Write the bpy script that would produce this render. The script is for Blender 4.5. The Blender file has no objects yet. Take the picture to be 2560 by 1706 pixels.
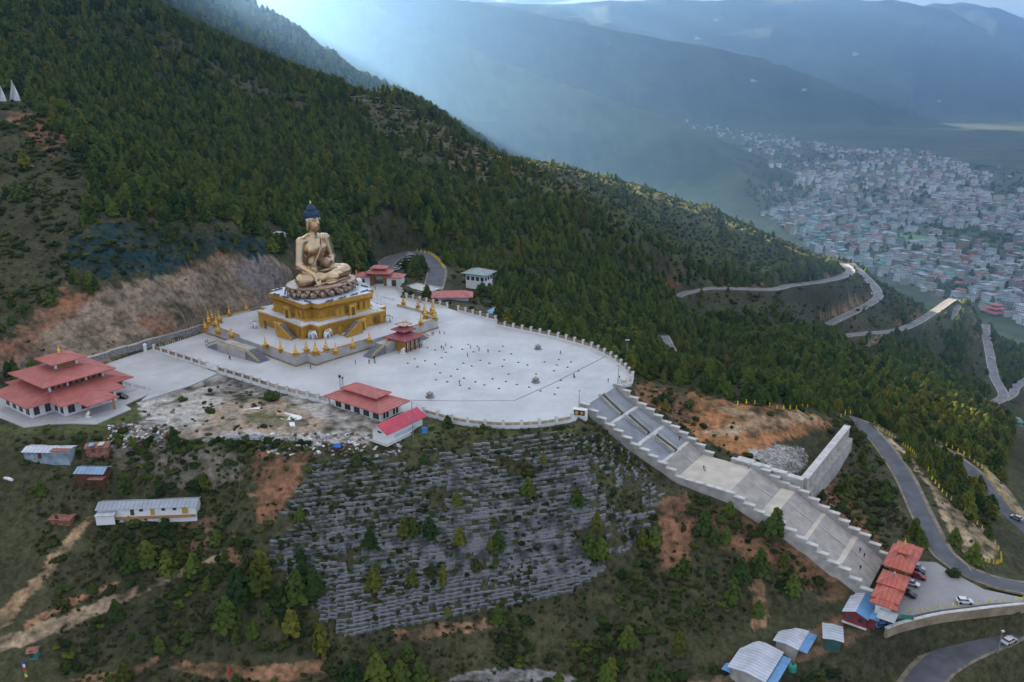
import bpy, bmesh, math, random
import numpy as np
from mathutils import Vector, Matrix
SC = bpy.context.scene
COL = SC.collection
# ------------------------------------------------------------------ camera
CAM_H = 100.0
HFOV = math.radians(64.0)
PITCH = math.radians(17.8)
cam_d = bpy.data.cameras.new('camera')
cam_d.sensor_width = 36.0
cam_d.lens = 18.0 / math.tan(HFOV / 2)
cam_d.clip_start = 1.0
cam_d.clip_end = 60000.0
cam = bpy.data.objects.new('camera', cam_d)
COL.objects.link(cam)
cam.location = (0, 0, CAM_H)
cam.rotation_euler = (math.pi / 2 - PITCH, 0, 0)
SC.camera = cam
# ------------------------------------------------------------------ sky, sun, exposure
SUN_EL = math.radians(15.0)
SUN_AZ = math.radians(-36.0)          # measured from +Y, negative to the left
world = bpy.data.worlds.new('World')
SC.world = world
world.use_nodes = True
wn = world.node_tree
wn.nodes.clear()
sky = wn.nodes.new('ShaderNodeTexSky')
sky.sky_type = 'NISHITA'
sky.sun_disc = False
sky.sun_elevation = SUN_EL
sky.sun_rotation = SUN_AZ
sky.altitude = 2500
sky.air_density = 1.0
sky.dust_density = 3.0
sky.ozone_density = 1.0
geo = wn.nodes.new('ShaderNodeTexCoord')
cn = wn.nodes.new('ShaderNodeTexNoise')
cn.inputs['Scale'].default_value = 2.2
cn.inputs['Detail'].default_value = 6
cr = wn.nodes.new('ShaderNodeValToRGB')
cr.color_ramp.elements[0].position = 0.38
cr.color_ramp.elements[0].color = (0.35, 0.35, 0.35, 1)
cr.color_ramp.elements[1].position = 0.62
cr.color_ramp.elements[1].color = (0.9, 0.9, 0.9, 1)
mixc = wn.nodes.new('ShaderNodeMix')
mixc.data_type = 'RGBA'
mixc.inputs[7].default_value = (2.5, 2.28, 2.08, 1)
bgn = wn.nodes.new('ShaderNodeBackground')
bgn.inputs['Strength'].default_value = 0.05
wo = wn.nodes.new('ShaderNodeOutputWorld')
wn.links.new(geo.outputs['Generated'], cn.inputs['Vector'])
wn.links.new(cn.outputs['Fac'], cr.inputs['Fac'])
wn.links.new(cr.outputs['Color'], mixc.inputs[0])
wn.links.new(sky.outputs['Color'], mixc.inputs[6])
wn.links.new(mixc.outputs[2], bgn.inputs['Color'])
wn.links.new(bgn.outputs['Background'], wo.inputs['Surface'])
sun_d = bpy.data.lights.new('sun', 'SUN')
sun_d.energy = 5.0
sun_d.angle = math.radians(0.53)
sun_d.color = (1.0, 0.80, 0.55)
sun = bpy.data.objects.new('sun', sun_d)
COL.objects.link(sun)
_sd = Vector((math.sin(SUN_AZ) * math.cos(SUN_EL), math.cos(SUN_AZ) * math.cos(SUN_EL), math.sin(SUN_EL)))
sun.rotation_euler = _sd.to_track_quat('Z', 'Y').to_euler()
sun.location = _sd * 500 + Vector((0, 0, 300))
SC.view_settings.view_transform = 'Standard'
SC.view_settings.look = 'None'
SC.view_settings.gamma = 1.0
SC.view_settings.use_curve_mapping = False
SC.view_settings.exposure = 3.7
SC.render.engine = 'CYCLES'
SC.cycles.use_denoising = True
try:
    SC.cycles.denoiser = 'OPENIMAGEDENOISE'
    SC.cycles.denoising_input_passes = 'RGB_ALBEDO_NORMAL'
except Exception:
    pass
SC.cycles.max_bounces = 4
SC.cycles.diffuse_bounces = 2
SC.cycles.glossy_bounces = 2
SC.cycles.transmission_bounces = 2
SC.cycles.transparent_max_bounces = 6
SC.cycles.volume_bounces = 0
SC.cycles.sample_clamp_indirect = 4.0
SC.cycles.caustics_reflective = False
SC.cycles.caustics_refractive = False
RNG = random.Random(7)
NR = np.random.RandomState(11)
# ------------------------------------------------------------------ survey helpers
FPX = 1280 / math.tan(HFOV / 2)
CP, SP = math.cos(PITCH), math.sin(PITCH)
def ray(u, v):
    x = (u - 1280) / FPX; y = -(v - 853) / FPX
    return np.array([x, CP + y * SP, -SP + y * CP])
def atz(u, v, z=0.0):
    d = ray(u, v); return d * ((z - CAM_H) / d[2]) + np.array([0, 0, CAM_H])
def atd(u, v, t):
    return ray(u, v) * t + np.array([0, 0, CAM_H])
def proj(x, y, z):
    zz = z - CAM_H
    dep = y * CP - zz * SP
    yc = y * SP + zz * CP
    dep = np.where(np.abs(dep) < 1e-3, 1e-3, dep)
    return 1280 + FPX * x / dep, 853 - FPX * yc / dep, dep
# the site grid: p runs the way the statue faces, q to its left
PA = np.array([0.809, -0.588]); QB = np.array([0.588, 0.809])
OX, OY = -78.8, 328.7
SITE_ROT = math.atan2(-0.588, 0.809)
def site(p, q, z=0.0):
    return Vector((OX + PA[0] * p + QB[0] * q, OY + PA[1] * p + QB[1] * q, z))
def to_site(x, y):
    dx, dy = x - OX, y - OY
    return dx * PA[0] + dy * PA[1], dx * QB[0] + dy * QB[1]
def in_poly(px, py, poly):
    px = np.asarray(px, float); py = np.asarray(py, float)
    c = np.zeros(px.shape, bool)
    n = len(poly); j = n - 1
    for i in range(n):
        xi, yi = poly[i][0], poly[i][1]; xj, yj = poly[j][0], poly[j][1]
        if yi != yj:
            c ^= ((yi > py) != (yj > py)) & (px < (xj - xi) * (py - yi) / (yj - yi) + xi)
        j = i
    return c
def poly_dist(px, py, pts):
    """distance to a polyline, and the interpolated third value of it"""
    best = np.full(px.shape, 1e9); val = np.zeros(px.shape)
    for a, b in zip(pts[:-1], pts[1:]):
        ax, ay = a[0], a[1]; dx, dy = b[0] - ax, b[1] - ay
        L = dx * dx + dy * dy + 1e-9
        t = np.clip(((px - ax) * dx + (py - ay) * dy) / L, 0, 1)
        d = np.hypot(px - ax - t * dx, py - ay - t * dy)
        m = d < best
        best = np.where(m, d, best)
        val = np.where(m, a[2] + t * (b[2] - a[2]), val)
    return best, val
def _hash(ix, iy, s):
    h = (ix.astype(np.int64) * 374761393 + iy.astype(np.int64) * 668265263 + s * 974634777) & 0x7fffffff
    h = ((h ^ (h >> 13)) * 1274126177) & 0x7fffffff
    return ((h ^ (h >> 16)) & 0xffff) / 65535.0
def vnoise(x, y, s=0):
    ix = np.floor(x); iy = np.floor(y); fx = x - ix; fy = y - iy
    fx = fx * fx * (3 - 2 * fx); fy = fy * fy * (3 - 2 * fy)
    a = _hash(ix, iy, s); b = _hash(ix + 1, iy, s); c = _hash(ix, iy + 1, s); d = _hash(ix + 1, iy + 1, s)
    return (a * (1 - fx) + b * fx) * (1 - fy) + (c * (1 - fx) + d * fx) * fy
def fbm(x, y, oct=4, s=0):
    r = 0; a = 0.5
    for o in range(oct):
        r = r + a * (vnoise(x * 2 ** o, y * 2 ** o, s + o) * 2 - 1); a *= 0.5
    return r
def ridged(x, y, oct=4, s=0):
    r = 0; a = 0.5
    for o in range(oct):
        r = r + a * (1 - np.abs(vnoise(x * 2 ** o, y * 2 ** o, s + o) * 2 - 1)); a *= 0.5
    return r
# ------------------------------------------------------------------ materials
MATS = {}
def mat(name, col, rough=0.8, metal=0.0, var=0.15, vscale=0.6, bump=0.0, bscale=3.0, col2=None, spec=0.3, coords='Object', emit=None, ramp=(0.35, 0.65)):
    if name in MATS: return MATS[name]
    m = bpy.data.materials.new(name); m.use_nodes = True
    nt = m.node_tree; b = nt.nodes['Principled BSDF']
    b.inputs['Roughness'].default_value = rough
    b.inputs['Metallic'].default_value = metal
    b.inputs['Specular IOR Level'].default_value = spec
    tc = nt.nodes.new('ShaderNodeTexCoord')
    n = nt.nodes.new('ShaderNodeTexNoise')
    n.inputs['Scale'].default_value = vscale; n.inputs['Detail'].default_value = 6
    nt.links.new(tc.outputs[coords], n.inputs['Vector'])
    r = nt.nodes.new('ShaderNodeValToRGB')
    r.color_ramp.elements[0].position = ramp[0]; r.color_ramp.elements[1].position = ramp[1]
    c2 = col2 if col2 else tuple(min(1, c * (1 + var)) for c in col)
    c1 = col if col2 else tuple(c * (1 - var) for c in col)
    r.color_ramp.elements[0].color = (*c1, 1); r.color_ramp.elements[1].color = (*c2, 1)
    nt.links.new(n.outputs['Fac'], r.inputs['Fac'])
    nt.links.new(r.outputs['Color'], b.inputs['Base Color'])
    if bump:
        n2 = nt.nodes.new('ShaderNodeTexNoise'); n2.inputs['Scale'].default_value = bscale; n2.inputs['Detail'].default_value = 5
        nt.links.new(tc.outputs[coords], n2.inputs['Vector'])
        bp = nt.nodes.new('ShaderNodeBump'); bp.inputs['Strength'].default_value = bump; bp.inputs['Distance'].default_value = 0.3
        nt.links.new(n2.outputs['Fac'], bp.inputs['Height']); nt.links.new(bp.outputs['Normal'], b.inputs['Normal'])
    MATS[name] = m
    return m
def leaf_mat(name, dark, light, transl=0.45):
    m = bpy.data.materials.new(name); m.use_nodes = True
    nt = m.node_tree; b = nt.nodes['Principled BSDF']
    b.inputs['Roughness'].default_value = 0.75
    b.inputs['Specular IOR Level'].default_value = 0.15
    oi = nt.nodes.new('ShaderNodeObjectInfo')
    tc = nt.nodes.new('ShaderNodeTexCoord')
    n = nt.nodes.new('ShaderNodeTexNoise'); n.inputs['Scale'].default_value = 0.55; n.inputs['Detail'].default_value = 3
    nt.links.new(tc.outputs['Object'], n.inputs['Vector'])
    ad = nt.nodes.new('ShaderNodeMath'); ad.operation = 'MULTIPLY_ADD'
    ad.inputs[1].default_value = 0.55
    nt.links.new(n.outputs['Fac'], ad.inputs[0])
    sc = nt.nodes.new('ShaderNodeMath'); sc.operation = 'MULTIPLY'; sc.inputs[1].default_value = 0.55
    nt.links.new(oi.outputs['Random'], sc.inputs[0]); nt.links.new(sc.outputs[0], ad.inputs[2])
    r = nt.nodes.new('ShaderNodeValToRGB')
    r.color_ramp.elements[0].position = 0.2; r.color_ramp.elements[1].position = 0.85
    r.color_ramp.elements[0].color = (*dark, 1); r.color_ramp.elements[1].color = (*light, 1)
    nt.links.new(ad.outputs[0], r.inputs['Fac'])
    nt.links.new(r.outputs['Color'], b.inputs['Base Color'])
    tr = nt.nodes.new('ShaderNodeBsdfTranslucent')
    nt.links.new(r.outputs['Color'], tr.inputs['Color'])
    ms = nt.nodes.new('ShaderNodeMixShader'); ms.inputs[0].default_value = transl
    out = nt.nodes['Material Output']
    nt.links.new(b.outputs[0], ms.inputs[1]); nt.links.new(tr.outputs[0], ms.inputs[2]); nt.links.new(ms.outputs[0], out.inputs['Surface'])
    MATS[name] = m
    return m
# ------------------------------------------------------------------ mesh helpers
class MB:
    def __init__(s): s.v = []; s.f = []
    def add(s, vs, fs):
        o = len(s.v); s.v += [tuple(map(float, p)) for p in vs]; s.f += [tuple(i + o for i in f) for f in fs]; return s
    def box(s, cx, cy, z0, sx, sy, sz, rot=0.0, taper=1.0):
        c, n = math.cos(rot), math.sin(rot); vs = []
        for z, k in ((z0, 1.0), (z0 + sz, taper)):
            for dx, dy in ((-1, -1), (1, -1), (1, 1), (-1, 1)):
                x, y = dx * sx / 2 * k, dy * sy / 2 * k
                vs.append((cx + x * c - y * n, cy + x * n + y * c, z))
        return s.add(vs, [(3, 2, 1, 0), (4, 5, 6, 7), (0, 1, 5, 4), (1, 2, 6, 5), (2, 3, 7, 6), (3, 0, 4, 7)])
    def prism(s, poly, z0, z1, top=True, bottom=True):
        n = len(poly)
        ar = sum(poly[i][0] * poly[(i + 1) % n][1] - poly[(i + 1) % n][0] * poly[i][1] for i in range(n))
        if ar < 0: poly = list(poly)[::-1]
        zz0 = z0 if hasattr(z0, '__len__') else [z0] * n
        zz1 = z1 if hasattr(z1, '__len__') else [z1] * n
        if ar < 0: zz0 = list(zz0)[::-1]; zz1 = list(zz1)[::-1]
        vs = [(p[0], p[1], zz0[i]) for i, p in enumerate(poly)] + [(p[0], p[1], zz1[i]) for i, p in enumerate(poly)]
        fs = [(i, (i + 1) % n, n + (i + 1) % n, n + i) for i in range(n)]
        if top: fs.append(tuple(range(n, 2 * n)))
        if bottom: fs.append(tuple(range(n - 1, -1, -1)))
        return s.add(vs, fs)
    def lathe(s, prof, n=12, cx=0, cy=0, ex=1.0, ey=1.0, cap=True):
        vs = []
        for r, z in prof:
            for k in range(n):
                a = 2 * math.pi * k / n
                vs.append((cx + r * ex * math.cos(a), cy + r * ey * math.sin(a), z))
        fs = []
        for i in range(len(prof) - 1):
            for k in range(n):
                fs.append((i * n + k, i * n + (k + 1) % n, (i + 1) * n + (k + 1) % n, (i + 1) * n + k))
        if cap:
            fs.append(tuple(range(n - 1, -1, -1))); o = (len(prof) - 1) * n
            fs.append(tuple(o + k for k in range(n)))
        return s.add(vs, fs)
    def tube(s, pts, r, n=6):
        pts = [Vector(p) for p in pts]; rs = r if hasattr(r, '__len__') else [r] * len(pts)
        vs = []
        for i, p in enumerate(pts):
            d = (pts[min(i + 1, len(pts) - 1)] - pts[max(i - 1, 0)]).normalized()
            u = d.cross(Vector((0, 0, 1)))
            if u.length < 1e-3: u = Vector((1, 0, 0))
            u.normalize(); w = d.cross(u)
            for k in range(n):
                a = 2 * math.pi * k / n
                vs.append(p + (u * math.cos(a) + w * math.sin(a)) * rs[i])
        fs = [(i * n + k, i * n + (k + 1) % n, (i + 1) * n + (k + 1) % n, (i + 1) * n + k) for i in range(len(pts) - 1) for k in range(n)]
        fs += [tuple(range(n - 1, -1, -1)), tuple((len(pts) - 1) * n + k for k in range(n))]
        return s.add(vs, fs)
    def frustum(s, hx0, hy0, z0, hx1, hy1, z1, cx=0, cy=0, bottom=True, top=True):
        vs = [(cx + dx * hx0, cy + dy * hy0, z0) for dx, dy in ((-1, -1), (1, -1), (1, 1), (-1, 1))]
        vs += [(cx + dx * hx1, cy + dy * hy1, z1) for dx, dy in ((-1, -1), (1, -1), (1, 1), (-1, 1))]
        fs = [(0, 1, 5, 4), (1, 2, 6, 5), (2, 3, 7, 6), (3, 0, 4, 7)]
        if bottom: fs.append((3, 2, 1, 0))
        if top: fs.append((4, 5, 6, 7))
        return s.add(vs, fs)
    def ball(s, cx, cy, cz, rx, ry=None, rz=None, n=10, m=6):
        ry = rx if ry is None else ry; rz = rx if rz is None else rz
        prof = [(math.sin(math.pi * i / m), -math.cos(math.pi * i / m)) for i in range(1, m)]
        vs = [(cx, cy, cz - rz)]
        for r, z in prof:
            for k in range(n):
                a = 2 * math.pi * k / n; vs.append((cx + rx * r * math.cos(a), cy + ry * r * math.sin(a), cz + rz * z))
        vs.append((cx, cy, cz + rz)); e = len(vs) - 1; fs = []
        for k in range(n): fs.append((0, 1 + (k + 1) % n, 1 + k))
        for i in range(m - 2):
            for k in range(n):
                a, b = 1 + i * n + k, 1 + i * n + (k + 1) % n; fs.append((a, b, b + n, a + n))
        o = 1 + (m - 2) * n
        for k in range(n): fs.append((o + k, o + (k + 1) % n, e))
        return s.add(vs, fs)
    def mesh(s, name, m, smooth=False):
        me = bpy.data.meshes.new(name); me.from_pydata(s.v, [], s.f)
        if m is not None: me.materials.append(m)
        if smooth: me.polygons.foreach_set('use_smooth', [True] * len(me.polygons))
        me.update(); return me
    def build(s, name, m, parent=None, smooth=False, loc=None, rotz=0.0):
        return obj(name, s.mesh(name, m, smooth), parent, loc, rotz)
def obj(name, me, parent=None, loc=None, rotz=0.0):
    o = bpy.data.objects.new(name, me); COL.objects.link(o)
    if parent is not None: o.parent = parent
    if loc is not None: o.location = loc
    if rotz: o.rotation_euler = (0, 0, rotz)
    return o
def tag(o, label=None, cat=None, group=None, kind=None):
    if label: o['label'] = label
    if cat: o['category'] = cat
    if group: o['group'] = group
    if kind: o['kind'] = kind
    return o
def thing(name, label, cat, loc=(0, 0, 0), rotz=0.0, group=None, scale=None):
    o = bpy.data.objects.new(name, None); COL.objects.link(o)
    o.empty_display_size = 0.5
    o.location = loc; o.rotation_euler = (0, 0, rotz)
    if scale: o.scale = (scale,) * 3 if not hasattr(scale, '__len__') else scale
    return tag(o, label, cat, group)
def copy_thing(root, loc, rotz=0.0, scale=None, label=None, group=None):
    r = root.copy(); COL.objects.link(r); r.location = loc; r.rotation_euler = (0, 0, rotz)
    if scale is not None: r.scale = (scale,) * 3 if not hasattr(scale, '__len__') else scale
    tag(r, label, None, group)
    for ch in list(root.children):
        c = ch.copy(); COL.objects.link(c); c.parent = r
        for g in list(ch.children):
            d = g.copy(); COL.objects.link(d); d.parent = c
    return r
def np_mesh(name, V, Fq, m, smooth=False, colors=None):
    me = bpy.data.meshes.new(name)
    V = np.asarray(V, np.float32); Fq = np.asarray(Fq, np.int32); k = Fq.shape[1]
    me.vertices.add(len(V)); me.vertices.foreach_set('co', V.ravel())
    me.loops.add(Fq.size); me.loops.foreach_set('vertex_index', Fq.ravel())
    me.polygons.add(len(Fq)); me.polygons.foreach_set('loop_start', np.arange(0, Fq.size, k, dtype=np.int32))
    if smooth: me.polygons.foreach_set('use_smooth', np.ones(len(Fq), bool))
    if m is not None: me.materials.append(m)
    me.update(calc_edges=True)
    if colors is not None:
        ca = me.color_attributes.new('cover', 'FLOAT_COLOR', 'POINT')
        c4 = np.ones((len(V), 4), np.float32); c4[:, :3] = colors
        ca.data.foreach_set('color', c4.ravel())
    return me
# ------------------------------------------------------------------ terrain: surveyed points
def pz(l): return [tuple(atz(u, v, z)) for u, v, z in l]
ROADS = {
 'hill_road': (5.4, pz([(2130, 1050, -25), (2154, 1060, -26), (2195, 1100, -28), (2257, 1188, -30), (2308, 1296, -32), (2360, 1388, -33.2), (2442, 1440, -35), (2534, 1466, -37), (2640, 1480, -40)])),
 'lower_road': (5.4, pz([(2340, 1118, -45), (2380, 1142, -46), (2442, 1190, -48), (2483, 1244, -50), (2534, 1301, -52), (2580, 1345, -54)])),
 'bottom_road': (7.5, pz([(2250, 1790, -48), (2303, 1712, -46), (2344, 1664, -44.5), (2401, 1628, -43.2), (2473, 1596, -42.2), (2560, 1556, -41.2), (2680, 1500, -40)])),
 'switchback_road': (7.5, pz([(1690, 742, -76), (1721, 731, -78), (1785, 721, -80), (1925, 724, -83), (1976, 714, -84), (2049, 705, -86), (2104, 693, -88), (2126, 678, -90), (2110, 660, -92)])),
 'switchback_road_middle': (7.5, pz([(2125, 658, -96), (2163, 692, -102), (2189, 721, -107), (2195, 743, -110), (2163, 766, -114), (2104, 795, -118), (2061, 817, -122), (2053, 834, -124)])),
 'switchback_road_lower': (7.5, pz([(2060, 845, -126), (2108, 840, -128), (2163, 834, -130), (2240, 827, -133), (2291, 807, -136), (2338, 778, -139), (2384, 748, -142), (2393, 764, -146), (2384, 781, -149), (2393, 806, -153)])),
 'valley_road': (7.0, pz([(2465, 811, -166), (2465, 836, -167), (2474, 883, -168), (2486, 942, -169), (2508, 992, -170), (2462, 1018, -171), (2457, 1055, -172), (2475, 1090, -173)])),
 'valley_side_road': (6.0, pz([(2508, 1000, -170.3), (2533, 985, -170.5), (2540, 968, -171), (2575, 945, -172)])),
 'upper_car_road': (9.0, pz([(945, 700, 0.0), (962, 664, 0.3), (985, 644, 0.8), (1012, 636, 1.2), (1045, 632, 1.8), (1070, 643, 1.4), (1090, 670, 0.4), (1088, 700, -1.2), (1080, 725, -3)])),
 'forest_glimpse_road': (6.0, pz([(1658, 840, -58), (1668, 860, -58), (1680, 885, -59), (1690, 900, -60)])),
}
def cdp(l): return [tuple(atd(u, v, d)) for u, v, d in l]
CREST = cdp([(-150, -60, 560), (150, -60, 590), (330, 0, 620), (560, 100, 680), (800, 205, 740), (930, 240, 755), (1040, 258, 760), (1150, 335, 730), (1250, 394, 705), (1400, 418, 690), (1480, 440, 714), (1550, 462, 740), (1650, 491, 788), (1750, 522, 832), (1830, 556, 832), (1900, 590, 830), (2020, 640, 830), (2090, 668, 850)])
SITE_CTRL = pz([
 (250, 920, 0), (400, 980, 0), (600, 800, 0), (760, 850, 0), (1000, 730, 0), (1250, 800, 0), (1400, 860, 0), (1540, 930, 0), (1500, 1000, 0), (1300, 1060, 0), (1100, 1040, 0), (900, 960, 0), (600, 960, 0), (300, 1000, 0), (150, 1000, 0), (0, 1010, 0), (500, 1060, -.2), (700, 1080, -.3), (850, 1090, -.5), (-150, 1000, 0),
 (920, 700, 0), (990, 705, 0), (840, 720, 0), (1060, 720, -1.0), (1150, 745, -1.5), (1240, 775, -3),
 # brow of the site
 (0, 1085, -2), (150, 1098, -2.5), (420, 1105, -1.5), (560, 1118, -1.5), (700, 1130, -1.5), (850, 1128, -1.5), (980, 1105, -1.2), (1100, 1085, -1), (1250, 1090, -1), (1380, 1080, -1), (1462, 1050, -.6),
 # slope below it on the left
 (-100, 1150, -8), (60, 1140, -4), (190, 1140, -4), (230, 1125, -3.2), (190, 1205, -10), (280, 1200, -10), (0, 1230, -13), (250, 1290, -16), (500, 1268, -16), (400, 1215, -10), (600, 1200, -9), (700, 1190, -6),
 (100, 1400, -22), (350, 1400, -22), (600, 1380, -21), (0, 1560, -30), (200, 1520, -29), (400, 1480, -27), (580, 1400, -22), (300, 1620, -35), (550, 1600, -34), (0, 1706, -37), (350, 1706, -39), (700, 1706, -39), (750, 1620, -36),
 # terraced slope
 (770, 1180, -6), (690, 1330, -16), (830, 1480, -26), (850, 1590, -33), (1000, 1330, -17), (1100, 1250, -11), (1100, 1420, -23), (1100, 1545, -32), (1300, 1300, -14.5), (1400, 1480, -30), (1500, 1350, -20), (1550, 1180, -9), (1640, 1250, -17), (1300, 1540, -33), (1250, 1640, -40), (1250, 1706, -41), (1000, 1706, -42), (1450, 1600, -38),
 # below the great stair
 (1600, 1350, -24), (1700, 1300, -20), (1800, 1400, -26), (1750, 1500, -33), (1650, 1550, -37), (1900, 1500, -34), (2000, 1450, -31), (2060, 1480, -33.5), (1950, 1580, -40), (2060, 1570, -39), (1850, 1640, -42), (1780, 1690, -44), (1600, 1706, -44), (2000, 1706, -46), (2150, 1620, -40.5), (2200, 1700, -45.5), (2250, 1580, -38.5), (2400, 1560, -38.5), (2300, 1555, -37.5), (2520, 1522, -37.5), (2520, 1690, -50), (2430, 1740, -53),
 (2100, 1530, -36), (2190, 1520, -34), (2260, 1400, -33.5), (2300, 1480, -33.6), (2400, 1490, -35), (2210, 1440, -33.5), (2330, 1510, -34.2), (2480, 1490, -36.5),
 # spur right of the stair
 (1600, 960, -4), (1650, 1000, -6), (1700, 990, -6), (1750, 1020, -8), (1800, 1060, -11), (1850, 1110, -13.5), (1900, 1130, -16), (1960, 1160, -17), (2000, 1100, -17), (2060, 1040, -16), (1900, 1030, -9.5), (2000, 1030, -13.5), (1800, 1000, -7), (2100, 1045, -20), (2120, 1120, -25), (2100, 1200, -28), (2150, 1300, -31), (2200, 1340, -31), (2080, 1290, -27), (2050, 1250, -25), (2240, 1360, -32),
 (2400, 1300, -34), (2470, 1360, -37), (2330, 1180, -31), (2500, 1400, -40), (2560, 1440, -43),
 # forest beyond the spur, falling to the valley
 (1560, 870, -22), (1700, 940, -28), (1850, 960, -32), (2000, 985, -36), (2150, 1010, -40), (2250, 1040, -44), (2420, 1090, -60), (2560, 1200, -75),
 (2300, 960, -95), (2150, 900, -112), (1950, 850, -92), (1800, 830, -75), (2300, 880, -150), (2400, 950, -160), (2380, 1010, -150), (2510, 1075, -176), (2560, 1040, -178), (2560, 880, -178),
 (1450, 790, -26), (1350, 740, -16), (1600, 800, -45), (1200, 720, -6), (1100, 690, -1)])
HILL_CTRL = cdp([
 # cut bank behind the plaza and hill above it
 (0, 800, 300), (100, 765, 303), (250, 715, 316), (400, 690, 330), (560, 640, 357), (690, 650, 372), (180, 500, 352), (350, 520, 362), (180, 300, 400), (20, 258, 420), (-100, 300, 380), (-150, 500, 340), (-100, 800, 285), (150, 285, 412),
 (0, 100, 500), (0, 0, 545), (200, 150, 520), (550, 520, 395), (700, 450, 480), (600, 300, 570), (400, 200, 580), (400, 400, 445), (900, 500, 485), (900, 350, 620), (800, 580, 415),
 (1150, 500, 555), (1200, 600, 505), (1000, 535, 475), (1350, 560, 570), (1500, 560, 620), (1500, 660, 560), (1350, 660, 510), (1650, 640, 690), (1600, 720, 610), (1750, 660, 775), (1900, 660, 785), (1050, 430, 620)])
BASE_CTRL = pz([(0, 938, 2.5), (110, 917, 2.5), (240, 893, 2.5), (400, 848, 3), (560, 803, 3), (690, 762, 3), (800, 735, 3), (870, 712, 2)])
WORLD_CTRL = []
for x, y, z in CREST:
    r = math.hypot(x, y); ux, uy = x / r, y / r
    if x > -20: WORLD_CTRL += [(x + ux * 16, y + uy * 16, z + .3), (x + ux * 32, y + uy * 32, z - 1.5)]
    WORLD_CTRL += [(x + ux * 130, y + uy * 130, z - 45), (x + ux * 420, y + uy * 420, min(z - 150, -60))]
WORLD_CTRL += [(-350, 300, 90), (-450, 500, 190), (-300, 200, 25), (-250, 120, -10), (-120, 90, -60), (0, 80, -75), (120, 100, -75), (250, 180, -75), (350, 300, -100), (450, 500, -180), (600, 700, -222), (60, 60, -85), (-60, 60, -80),
               (300, 600, -170), (420, 760, -190), (500, 900, -220), (-420, 60, 0)]
ctrl = SITE_CTRL + HILL_CTRL + BASE_CTRL + CREST + WORLD_CTRL
for w, pts in ROADS.values(): ctrl += pts
ctrl += [tuple(site(p, q, z)) for p, q, z in [(150, -14, -11), (150, 14, -9.5), (175, -14, -18), (175, 16, -16), (205, -14, -27), (205, 16, -24), (135, -16, -3), (160, 0, -14), (185, 0, -20), (205, 0, -29), (220, 0, -35), (222, -14, -35), (235, 0, -34.5), (140, 0, -6)]]
C = np.array(ctrl)
CN = C[:, :2] / 100.0
def _phi(r2): return 0.5 * r2 * np.log(r2 + 1e-9)
_A = np.zeros((len(C) + 3, len(C) + 3))
_d2 = ((CN[:, None] - CN[None]) ** 2).sum(-1)
_A[:len(C), :len(C)] = _phi(_d2) + np.eye(len(C)) * 4e-3
_A[:len(C), len(C)] = 1; _A[:len(C), len(C) + 1:] = CN
_A[len(C):, :len(C)] = _A[:len(C), len(C):].T
_W = np.linalg.solve(_A, np.concatenate([C[:, 2], np.zeros(3)]))
def tps(x, y):
    x = np.asarray(x, float).ravel() / 100; y = np.asarray(y, float).ravel() / 100
    out = np.empty(len(x))
    for i in range(0, len(x), 20000):
        s = slice(i, i + 20000)
        d2 = (x[s, None] - CN[None, :, 0]) ** 2 + (y[s, None] - CN[None, :, 1]) ** 2
        out[s] = _phi(d2) @ _W[:len(C)] + _W[len(C)] + _W[len(C) + 1] * x[s] + _W[len(C) + 2] * y[s]
    return out
VALLEY = -225.0
RIDGES = [  # crest polyline, fall of the flanks, roughness
 (cdp([(-900, -150, 2300), (250, -170, 1650), (480, -85, 1600), (615, 0, 1580), (740, 78, 1570), (870, 178, 1550), (1000, 235, 1520), (1120, 300, 1480), (1300, 420, 1430)]), 0.50, 26),
 ([(-330, 640, 160), (-500, 790, 340), (-900, 1000, 620), (-1400, 1150, 800)], 0.85, 20),  # unseen ridge left of the view, raised and steepened to shade the plaza
 (cdp([(-200, 150, 3300), (500, 20, 3300), (850, -30, 3200), (1000, 42, 3150), (1250, 150, 3100), (1400, 204, 3000), (1647, 283, 2800), (1824, 394, 2400), (1950, 560, 1950)]), 0.42, 70),
 (cdp([(500, -60, 6500), (1100, -10, 7000), (1400, 45, 7000), (1597, 86, 7000), (1745, 106, 6900), (1893, 138, 6800), (2066, 200, 6400), (2240, 306, 6000), (2340, 345, 5900)]), 0.36, 110),
 (cdp([(300, 10, 9500), (1200, 5, 9500), (1900, -6, 9300), (2238, 0, 9100), (2366, 20, 9000), (2435, 60, 8800), (2560, 140, 8600), (2800, 250, 8300)]), 0.34, 150),
 (cdp([(1800, 30, 11500), (2200, 14, 11500), (2400, 5, 11500), (2490, 18, 11500), (2560, 46, 11500), (2900, 60, 11800), (3600, 40, 11800)]), 0.3, 150),
]
def far_height(x, y):
    h = np.full(x.shape, VALLEY)
    r = np.hypot(x, y)
    # the valley floor climbs gently at its rim
    h = h + np.clip((fbm(x / 900, y / 900, 3, 5)) * 30, -12, 30)
    for i, (pts, sl, rough) in enumerate(RIDGES):
        d, zc = poly_dist(x, y, pts)
        g = ridged(x / (rough * 7) + i * 7.1, y / (rough * 7) + 3.3 * i, 4, 20 + i) - 0.62
        k = np.clip(d / (rough * 3.5), 0, 1)
        zz = zc - sl * d - 0.00002 * d * d + g * rough * 2.6 * k + fbm(x / 60, y / 60, 3, 40 + i) * 5
        h = np.where(zz > h, zz, h)
    return h
def near_height(x, y):
    h = tps(x, y)
    return h
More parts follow.
